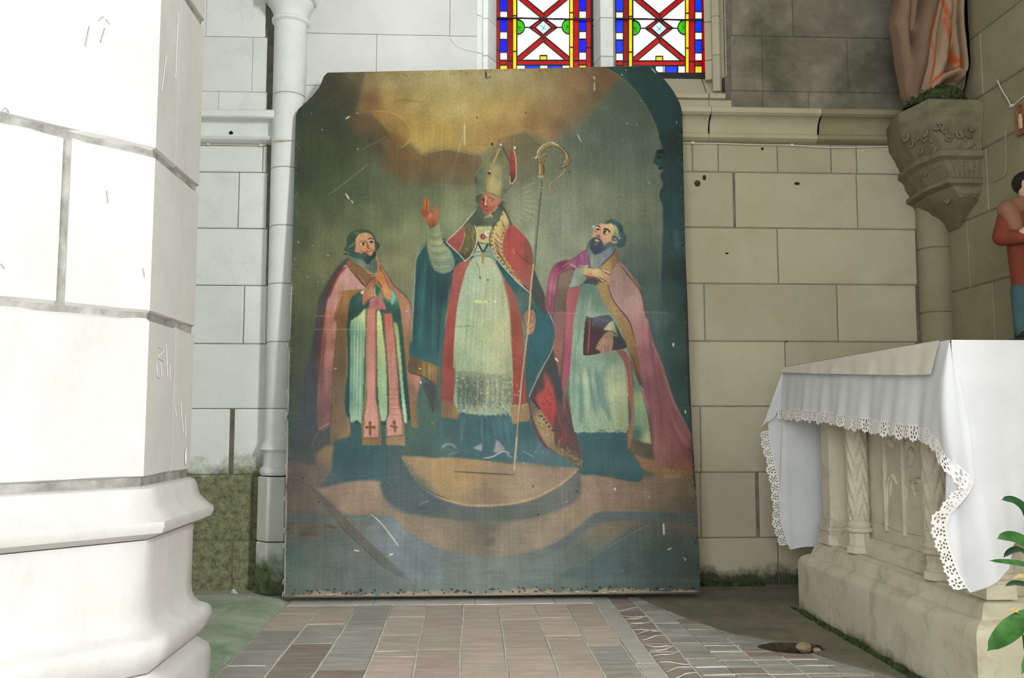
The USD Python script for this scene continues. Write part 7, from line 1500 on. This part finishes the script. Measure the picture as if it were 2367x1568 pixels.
fill('P', [1430, 608, 1418, 625, 1406, 645, 1402, 660, 1410, 685, 1424, 708, 1445, 726, 1460, 758, 1470, 810, 1482, 870, 1502, 930, 1520, 990, 1540, 1010, 1608, 1015, 1612, 1075, 1590, 1100, 1530, 1100, 1512, 1050, 1508, 1020, 1504, 980, 1494, 940, 1480, 890, 1540, 960, 1570, 970, 1600, 1020, 1585, 980, 1560, 930, 1543, 880, 1530, 840, 1510, 790, 1500, 750, 1488, 720, 1482, 680, 1462, 640, 1442, 614], (160, 112, 108), 1)
fill('P', [1430, 608, 1418, 625, 1406, 645, 1402, 660, 1410, 685, 1424, 708, 1445, 726, 1460, 758, 1470, 810, 1482, 870, 1494, 930, 1504, 985, 1508, 1030, 1518, 1070, 1560, 1095, 1608, 1096, 1607, 1024, 1590, 990, 1562, 944, 1546, 907, 1532, 854, 1521, 822, 1510, 790, 1500, 750, 1489, 720, 1482, 680, 1462, 640, 1442, 614], [(1420, 640, (166, 134, 120)), (1440, 680, (168, 136, 122)), (1462, 700, (184, 146, 138)), (1470, 730, (192, 142, 134)), (1480, 770, (180, 120, 122)), (1495, 830, (158, 96, 104)), (1520, 850, (146, 86, 90)), (1500, 900, (134, 80, 90)), (1530, 900, (142, 84, 84)), (1545, 960, (140, 78, 80)), (1520, 980, (138, 84, 88)), (1530, 1040, (150, 96, 92)), (1570, 1020, (138, 78, 76)), (1600, 1050, (116, 62, 54)), (1590, 1080, (128, 76, 54))], 1.2)
line('B', [760, 480, 830, 570, 900, 660, 950, 740, 980, 850, 990, 960], 3, (104, 60, 50), 1.2, .8); line('B', [755, 470, 690, 530, 650, 610], 1.8, (96, 64, 48), .8, .7); line('B', [900, 600, 945, 700], 3, (190, 128, 100), 1.4, .5)
for pts in ([1500, 750, 1508, 820, 1520, 900, 1530, 980], [1488, 790, 1496, 850, 1500, 930], [1518, 830, 1540, 920, 1575, 1000], [1502, 940, 1504, 990, 1508, 1030], [1550, 980, 1580, 1040, 1600, 1070]): line('P', pts, 5, (104, 56, 70), 3.5, .55)
for pts in ([1478, 740, 1490, 810, 1500, 870], [1515, 960, 1518, 1030, 1530, 1080], [1535, 900, 1560, 980, 1590, 1030]): line('P', pts, 7, (180, 124, 124), 4, .4)
fill('F', [1035, 1010, 1140, 1050, 1240, 1062, 1350, 1130, 1560, 1182, 1645, 1190, 1645, 1290, 1500, 1235, 1280, 1212, 1130, 1160, 1062, 1070], [(1100, 1080, (140, 104, 72)), (1250, 1130, (146, 106, 66)), (1450, 1190, (136, 106, 62)), (1600, 1250, (118, 92, 56))], 2.5, .95)
for k in range(60):
    x = rs.uniform(1050, 1630); y = 1040 + (x - 1050) * .3 + rs.uniform(-40, 40); line('F', [x, y, x + 10, y + 26], 1.4, (176, 128, 72) if k % 2 else (88, 64, 44), .7, .5)
fill('B', [735, 335, 752, 430, 690, 530, 655, 535, 575, 492, 640, 430, 700, 340], [(700, 420, (146, 112, 72)), (640, 490, (176, 140, 84)), (740, 400, (108, 82, 62))], .9)
line('B', [735, 470, 690, 540, 640, 540], 2, (206, 170, 110), .8, .7); line('B', [715, 480, 670, 520], 1.5, (96, 68, 44), .8, .7)
fill('B', [552, 655, 640, 645, 680, 780, 760, 900, 840, 1000, 895, 1180, 935, 1390, 940, 1568, 905, 1500, 870, 1400, 812, 1190, 742, 1015, 640, 870, 582, 760], [(600, 720, (172, 142, 88)), (680, 860, (170, 138, 86)), (780, 1000, (168, 134, 86)), (850, 1160, (150, 114, 70)), (900, 1350, (128, 92, 58)), (930, 1540, (104, 74, 50))], .9)
line('B', [645, 650, 690, 790, 770, 900, 845, 1000, 900, 1190], 2.4, (80, 50, 36), .8, .8); line('B', [655, 650, 700, 780, 780, 890], 1.6, (196, 150, 116), .8, .6); line('F', [1000, 0, 1040, 120, 1085, 300], 3, (70, 48, 36), 1.2, .7)
for k in range(40): i = rs.rand(); dot('B', 600 + 260 * i + rs.uniform(-20, 30), 700 + 400 * i + rs.uniform(-20, 20), .9, .9, (110, 84, 48), .5, .5)
# neck, sleeve, hand, head
fill('H', [190, 560, 150, 680, 140, 770, 170, 900, 205, 1060, 370, 1065, 500, 930, 625, 800, 700, 640, 705, 590, 500, 700], [(180, 760, (104, 128, 110)), (250, 950, (132, 146, 132)), (400, 900, (128, 142, 140)), (560, 740, (120, 142, 154)), (650, 660, (60, 108, 118)), (480, 930, (120, 130, 146))], .9)
line('H', [370, 1060, 500, 935, 630, 800, 690, 690], 2, (22, 28, 30), .6, .95); line('H', [190, 560, 145, 670, 132, 750], 1.8, (50, 44, 44), .7, .9); line('H', [240, 820, 235, 1060], 1.8, (170, 172, 130), .8, .7); line('H', [160, 820, 205, 1060], 2.4, (70, 60, 54), .9, .7)
fill('B', [476, 480, 400, 505, 350, 520, 312, 640, 300, 690, 390, 670, 452, 612, 440, 560], [(400, 540, (140, 164, 142)), (340, 640, (146, 172, 152)), (420, 610, (120, 142, 124))], .9); line('B', [300, 690, 390, 672, 450, 618], 2, (76, 66, 62), .8, .7); line('B', [380, 490, 470, 490], 2.4, (196, 206, 178), .9, .6)
fill('H', [35, 1150, 80, 1080, 200, 1078, 370, 1088, 480, 1108, 575, 1150, 604, 1192, 560, 1212, 575, 1300, 545, 1362, 465, 1352, 380, 1292, 300, 1242, 170, 1235, 60, 1195], [(120, 1130, (206, 180, 128)), (280, 1140, (218, 192, 136)), (400, 1200, (210, 178, 124)), (500, 1260, (196, 150, 112)), (520, 1330, (210, 168, 124)), (200, 1220, (170, 126, 88))], .7)
for pts in ([390, 1100, 470, 1150, 560, 1190, 600, 1195], [410, 1160, 480, 1230, 560, 1300], [370, 1240, 440, 1290, 540, 1350], [60, 1195, 180, 1240, 330, 1260, 400, 1310], [350, 1270, 400, 1330, 470, 1352]): line('H', pts, 2, (92, 48, 40), .6, .9)
line('H', [420, 1110, 500, 1130, 570, 1165], 2.4, (226, 196, 148), .7, .8); line('H', [430, 1180, 500, 1240, 550, 1290], 2.4, (222, 182, 140), .7, .8); line('H', [60, 1150, 90, 1100, 60, 1190], 1.5, (150, 90, 66), .6, .6)
fill('H', [195, 420, 205, 330, 250, 270, 290, 290, 270, 380, 230, 470], (120, 152, 122), 1.6, .8); dot('H', 264, 282, 2.4, 2.2, (220, 232, 214), .7)
fill('H', [455, 225, 540, 165, 600, 130, 660, 160, 762, 208, 822, 280, 834, 392, 882, 450, 894, 550, 852, 650, 750, 694, 690, 650, 600, 640, 590, 540, 640, 420, 640, 260, 560, 230], [(560, 190, (56, 88, 88)), (700, 230, (50, 92, 92)), (800, 340, (36, 66, 72)), (740, 430, (84, 118, 104)), (830, 560, (54, 84, 92)), (760, 650, (44, 80, 82)), (650, 480, (70, 100, 80))], 1)
fill('H', [250, 495, 245, 410, 300, 285, 370, 240, 450, 222, 520, 242, 600, 214, 650, 280, 662, 370, 640, 445, 606, 535, 640, 560, 715, 560, 700, 600, 590, 606, 450, 625, 400, 525, 330, 480], [(330, 300, (206, 158, 122)), (450, 260, (216, 172, 128)), (580, 260, (226, 196, 138)), (620, 360, (216, 176, 120)), (280, 420, (216, 160, 122)), (430, 430, (214, 156, 116)), (540, 480, (222, 178, 122)), (500, 570, (206, 156, 116)), (650, 585, (200, 160, 128)), (380, 500, (196, 138, 108))], .9)
fill('H', [640, 250, 700, 280, 740, 380, 700, 460, 640, 480, 620, 530, 610, 480, 650, 400], [(680, 320, (196, 190, 136)), (700, 400, (150, 164, 120)), (640, 480, (56, 84, 64))], 1, .85)
for pts in ([665, 270, 710, 340, 720, 400], [690, 380, 740, 440, 760, 500], [650, 430, 700, 460, 740, 460], [620, 500, 670, 520, 720, 500]): line('H', pts, 2.2, (168, 184, 146), .9, .7)
for pts in ([640, 470, 700, 490, 740, 540], [720, 250, 790, 320, 800, 400], [780, 440, 850, 480, 850, 560]): line('H', pts, 2, (28, 54, 54), .9, .7)
dot('H', 755, 505, 2.6, 2, (206, 210, 180), .8)
fill('H', [190, 605, 208, 525, 290, 488, 370, 500, 432, 570, 470, 622, 560, 575, 620, 600, 540, 690, 420, 770, 300, 812, 240, 765, 190, 685], [(260, 560, (60, 72, 90)), (240, 700, (48, 66, 92)), (400, 700, (58, 74, 92)), (540, 630, (92, 98, 104)), (320, 780, (48, 62, 86))], 1)
fill('H', [285, 540, 320, 515, 370, 550, 365, 580, 320, 575], (196, 172, 130), .8); line('H', [280, 565, 320, 582, 365, 575], 2.2, (34, 44, 52), .7, .9); dot('H', 310, 612, 4, 3, (140, 132, 118), 1.2, .8); dot('H', 475, 640, 2.6, 2, (166, 150, 140), 1, .7); line('H', [250, 520, 310, 495, 380, 525], 3, (54, 64, 82), 1, .8)
line('H', [320, 432, 350, 455, 392, 470], 4, (112, 52, 50), 1, .9); line('H', [390, 300, 400, 380, 380, 440], 3, (180, 118, 90), 1.2, .6); dot('H', 330, 420, 3, 2, (232, 186, 150), 1, .7)
line('H', [310, 280, 350, 270, 392, 300], 3, (40, 30, 26), .7, .95); dot('H', 340, 300, 4, 2.6, (206, 206, 176), .6, 1, .3); dot('H', 345, 335, 4.2, 2.8, (24, 24, 22), .7, 1, .2); dot('H', 342, 362, 3.6, 2, (216, 180, 140), .8); line('H', [300, 345, 310, 380, 350, 388], 1.6, (80, 52, 40), .6, .8)
line('H', [455, 335, 500, 325, 550, 355, 580, 392], 4, (24, 22, 20), .7, 1); line('H', [470, 350, 465, 400, 480, 425], 4, (26, 28, 26), .7, 1); dot('H', 492, 385, 3.4, 3.4, (26, 28, 26), .6); dot('H', 512, 412, 4, 2.2, (232, 226, 196), .6, 1, .3); line('H', [480, 430, 530, 425, 552, 400], 1.5, (70, 50, 40), .6, .9); line('H', [505, 362, 545, 380], 3, (226, 196, 150), .8, .7)
line('H', [600, 575, 660, 600, 715, 565], 1.6, (130, 84, 70), .8, .7)
# book and hand
fill('B', [446, 970, 492, 960, 560, 948, 655, 934, 705, 1000, 765, 1110, 818, 1226, 690, 1252, 550, 1286, 450, 1300, 424, 1262], [(460, 1100, (74, 34, 38)), (540, 980, (84, 86, 100)), (620, 960, (86, 90, 102)), (560, 1100, (58, 38, 40)), (720, 1150, (44, 52, 54)), (600, 1240, (60, 36, 38)), (500, 1250, (72, 40, 44))], .8)
line('B', [448, 975, 440, 1120, 428, 1270, 452, 1300], 2, (30, 20, 22), .7, .9); line('B', [486, 968, 478, 1120, 466, 1290], 4, (156, 78, 84), .9, .9); line('B', [500, 966, 494, 1120, 480, 1290], 1.6, (36, 22, 26), .7, .8); line('B', [452, 1300, 560, 1282, 700, 1250, 815, 1228], 1.6, (30, 22, 24), .7, .8)
for k in range(26): dot('B', rs.uniform(510, 650), rs.uniform(950, 1040), 1.6, 1.1, (132, 136, 150), .8, .5)
line('B', [490, 958, 570, 940, 655, 930], 1.6, (150, 160, 156), .8, .6)
fill('B', [612, 1062, 690, 988, 742, 1100, 718, 1132, 642, 1080], [(670, 1040, (196, 196, 146)), (720, 1110, (120, 130, 100))], .8); line('B', [625, 1075, 680, 1085, 735, 1120], 2, (40, 36, 34), .7, .9); fill('B', [700, 1000, 765, 1110, 760, 1140, 735, 1110], (50, 66, 66), .9, .8)
fill('B', [536, 1232, 598, 1130, 645, 1088, 692, 1112, 690, 1232, 655, 1284, 620, 1272, 590, 1288, 566, 1255], [(640, 1130, (150, 116, 94)), (600, 1180, (186, 146, 112)), (660, 1210, (150, 114, 96)), (590, 1265, (176, 136, 116)), (640, 1270, (164, 120, 104))], .8)
for pts in ([600, 1200, 585, 1275], [625, 1210, 618, 1272], [655, 1215, 650, 1275], [545, 1228, 580, 1190, 600, 1150]): line('B', pts, 1.3, (100, 68, 58), .6, .8)
line('B', [130, 915, 400, 922, 660, 925, 900, 905, 1180, 915], 1.6, (170, 178, 164), 1, .4, False)

# ---- age: seams, scratches, losses, the torn pale bottom edge; also a painted-in low sheen
for pts, w_ in (([1090, 560, 1096, 600], 0), ): pass
for fr, pts, wd in (('P', [799, 447, 807, 461], 3), ('P', [812, 463, 816, 470], 2), ('M', [520, 458, 545, 440], 3), ('K', [497, 1128, 540, 1165, 570, 1200, 600, 1240, 632, 1285], 2.4), ('N', [846, 200, 846, 218], 2.6), ('N', [847, 235, 846, 290], 2.2), ('N', [1190, 150, 1218, 180], 2.5), ('N', [742, 548, 770, 598], 1.6), ('L', [906, 1170, 910, 1228], 4.5), ('L', [674, 998, 670, 1012], 4), ('L', [955, 298, 954, 316], 4), ('L', [1012, 625, 1013, 640], 3), ('L', [926, 1300, 945, 1292], 3), ('L', [1013, 1340, 1012, 1352], 3), ('K', [585, 1325, 605, 1318], 4), ('L', [384, 370, 398, 390], 3), ('K', [414, 1300, 440, 1306], 3)):
    line(fr, pts, wd, (232, 228, 214), .7, .9)
for x, y in ((1446, 162), (1438, 173), (1481, 234), (1450, 286), (1472, 288), (1564, 283), (1500, 423), (827, 345), (826, 262), (720, 262), (745, 300), (712, 640), (736, 652), (690, 560), (724, 568), (758, 590), (940, 720), (1060, 250), (776, 852), (1210, 1070), (1500, 1150), (1580, 1290), (1310, 1160), (1440, 1320)): dot('P', x, y, rs.uniform(1, 1.9), rs.uniform(1, 2.2), (224, 222, 206), .6, .85)
for x, y in ((1102, 272), (1137, 333), (1216, 262), (1333, 1136), (1232, 1125), (700, 1105), (738, 1160), (1245, 1190)): dot('P', x, y, 1.7, 1.9, (26, 22, 18), .6, .9)
line('P', [1123, 166, 1124, 182], 3, (20, 16, 12), .8, .95); line('P', [1126, 182, 1136, 176], 2, (30, 24, 18), .8, .8)
line('P', [757, 166, 1130, 156, 1508, 152], 4, (60, 56, 44), 2, .6, False)
for k in range(120): x = rs.uniform(760, 1500); dot('P', x, 166 - (x - 757) * .0185 + abs(rs.normal(0, 6)), rs.uniform(.8, 2.6), rs.uniform(.7, 1.5), (60, 54, 40), .9, .45)
line('P', [686, 270, 682, 500, 678, 640], 5, (66, 100, 92), 3, .5, False)
for k in range(200):
    x = 684 - (rs.uniform(270, 1200) - 270) * 0; y = rs.uniform(270, 1340); xe = np.interp(y, *np.array(LEFT).T) + abs(rs.normal(0, 5)) + 1; dot('P', xe, y, 1, rs.uniform(1, 2.4), (120, 140, 128) if rs.rand() < .5 else (24, 32, 28), .7, .6)
for k in range(240):
    y = rs.uniform(260, 1360); xe = np.interp(y, *np.array(RIGHT).T) - abs(rs.normal(0, 5)) - 1; dot('P', xe, y, 1.2, rs.uniform(1, 3), (86, 110, 98) if rs.rand() < .35 else (10, 18, 14), .8, .7)
for y0, y1 in ((655, 790), (800, 960), (970, 1120), (1130, 1384)):
    ys_ = np.linspace(y0, y1, 9); line('P', [v for y in ys_ for v in (float(np.interp(y, *np.array(LEFT).T)) + 1.5, y)], 3.4, (198, 194, 176), .9, .85)
line('P', [1584, 600, 1590, 800, 1594, 900, 1600, 1000, 1608, 1130], 5, (12, 22, 16), 2.5, .7, False)
# grain: vertical weave streaks, fine speckle, broad mottling (brushwork)
g1 = gaussian_filter(rs.randn(NY, NX), (26, .9)); g1 /= g1.std(); g2 = gaussian_filter(rs.randn(NY, NX), .7); g2 /= g2.std(); g3 = gaussian_filter(rs.randn(NY, NX), (9, 7)); g3 /= g3.std(); g4 = gaussian_filter(rs.randn(NY, NX), (.8, 9)); g4 /= g4.std()
yy = GY / 1568.0
lum = (C @ np.array([.3, .59, .11]))[..., None]; C = lum + (C - lum) * .90
C *= np.where(GY[..., None] > 1180, np.array([.97, 1.0, .95]), 1.0)
fade = np.clip((GX - 1150) / 500, 0, 1)[..., None] * .05 + np.clip((320 - GY) / 160, 0, 1)[..., None] * .03; C = C * (1 - fade)
C *= (1 + .018 * g1 * np.clip((GY - 250) / 60, .25, 1) + .024 * g2 + .028 * g3 + .016 * g4 * (GY > 1090))[..., None]
C += (rs.rand(NY, NX) > .9965)[..., None] * gaussian_filter(rs.rand(NY, NX), 1)[..., None] * 50
bl = np.clip((GY - 1020) / 330, 0, 1) * (.5 + .5 * gaussian_filter(rs.rand(NY, NX), (3, 6)) / .5) * .14   # bluish sheen of the lower varnish, painted into the colour
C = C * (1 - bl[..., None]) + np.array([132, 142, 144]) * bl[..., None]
# bare canvas turned over the bottom edge
ed = 1384 - 11 * (GX - 656) / 962; e0 = ed - 11 - 4 * np.sin(GX / 37.0) - 4 * gaussian_filter(rs.randn(NX), 3)[None] * 2
m = np.clip((GY - e0) / 3, 0, 1) * np.clip(.15 + .9 * gaussian_filter(rs.rand(NY, NX), (1.5, 4)) / .5, 0, 1)
C = C * (1 - m[..., None]) + np.array([158, 146, 124]) * m[..., None]
for k in range(64):
    x = rs.uniform(665, 1610); y = 1384 - 11 * (x - 656) / 962 - rs.uniform(8, 20); dot('P', x, y, rs.uniform(1.4, 4.5), rs.uniform(1, 2.4), (34, 26, 20), .8, .85)
line('P', [656, 1382, 1140, 1378, 1618, 1371], 3, (36, 30, 24), 1, .8, False)
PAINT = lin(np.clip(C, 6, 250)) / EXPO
V = onP(GX, GY).reshape(-1, 3)
idx = np.arange(NY * NX).reshape(NY, NX)
Fc = np.concatenate([np.stack([idx[:-1, :-1], idx[1:, :-1], idx[1:, 1:]], -1).reshape(-1, 3), np.stack([idx[:-1, :-1], idx[1:, 1:], idx[:-1, 1:]], -1).reshape(-1, 3)])
MAT['oil_paint'] = usdkit.material(stage, '/World/Looks/oil_paint', {
    'a': ('attribute', {'attribute': 'paint'}), 'g': ('geometry', {}), 'm': ('mapping', {'scale': (1, 1, .25)}), 'n': ('noise_texture', {'scale': 260.0, 'detail': 3.0}),
    'b': ('bump', {'strength': .10, 'distance': .003}), 'p': ('principled_bsdf', {'roughness': .52, 'specular_ior_level': .22})},
    [('a.color', 'p.base_color'), ('g.position', 'm.vector'), ('m.vector', 'n.vector'), ('n.fac', 'b.height'), ('b.normal', 'p.normal')], surface='p.BSDF')
pic = thing('painting', 'large old altar painting of a mitred bishop between two robed saints, leaning against the wall', 'painting')
cv = UsdGeom.Mesh.Define(stage, str(pic.GetPath()) + '/canvas')
cv.CreatePointsAttr(Vt.Vec3fArray.FromNumpy(V.astype(np.float32))); cv.CreateFaceVertexCountsAttr(Vt.IntArray.FromNumpy(np.full(len(Fc), 3, np.int32))); cv.CreateFaceVertexIndicesAttr(Vt.IntArray.FromNumpy(Fc.astype(np.int32).ravel()))
cv.CreateSubdivisionSchemeAttr('none')
cv.CreateNormalsAttr(Vt.Vec3fArray.FromNumpy(np.tile(PN, (len(V), 1)).astype(np.float32))); cv.SetNormalsInterpolation('vertex')
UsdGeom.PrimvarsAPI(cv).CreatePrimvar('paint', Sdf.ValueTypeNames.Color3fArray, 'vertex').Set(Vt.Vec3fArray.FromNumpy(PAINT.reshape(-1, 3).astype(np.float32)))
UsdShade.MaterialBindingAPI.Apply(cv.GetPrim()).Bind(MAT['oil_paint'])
# stretcher behind the canvas, its edges frayed and chipped
outl = [(757, 168)] + [(x, y) for y, x in LEFT[1:]] + [(1618, 1373)] + [(x, y) for y, x in RIGHT[::-1][1:]]
fr_ = onP(np.array([q[0] for q in outl]), np.array([q[1] for q in outl]), -.0015); bk = fr_ - PN * .034
paint_mat('raw_edge', (.10, .085, .06), (.42, .38, .30), 30, (1, 1, .3))
obj('stretcher', loft([fr_, bk]), 'raw_edge', pic, smooth=False, label='chipped raw wooden edge of the panel')
ms = []
for k in range(30):      # tacks along the bottom edge
    x = 672 + k * 32 + rs.uniform(-6, 6); y = 1384 - 11 * (x - 656) / 962 - rs.uniform(7, 15)
    c = trimesh.creation.icosphere(1, .0045); c.apply_translation(onP(x, y, .001)); ms.append(c)
principled('rusty_iron', (.06, .04, .03), .7)
obj('tack', cat(*ms), 'rusty_iron', pic, smooth=True, kind='stuff', label='row of small rusty tacks along the bottom edge')
paint_mat('frayed', (.34, .30, .22), (.58, .54, .44), 40, (1, 1, 1))
for k in range(26):      # curled scraps of canvas hanging from the left and bottom edges
    if k < 10: y = rs.uniform(600, 1370); x = np.interp(y, *np.array(LEFT).T) - 1; d = np.array([-.004, 0, -.03])
    else: x = rs.uniform(700, 1600); y = 1384 - 11 * (x - 656) / 962 - rs.uniform(3, 12); d = np.array([.05 * rs.uniform(.3, 1), 0, .004 * rs.randn()])
    p0 = onP(x, y, .003); q = [p0, p0 + d * .4 + PN * .006, p0 + d * .8 + PN * .003, p0 + d]
    obj('frayed_canvas', tube(spline(np.array(q), 4), [.0014, .0026, .003, .003, .003, .003, .003, .003, .003, .0026, .0018, .0012, .001][:len(spline(np.array(q), 4))], 6), 'frayed', pic, smooth=True)
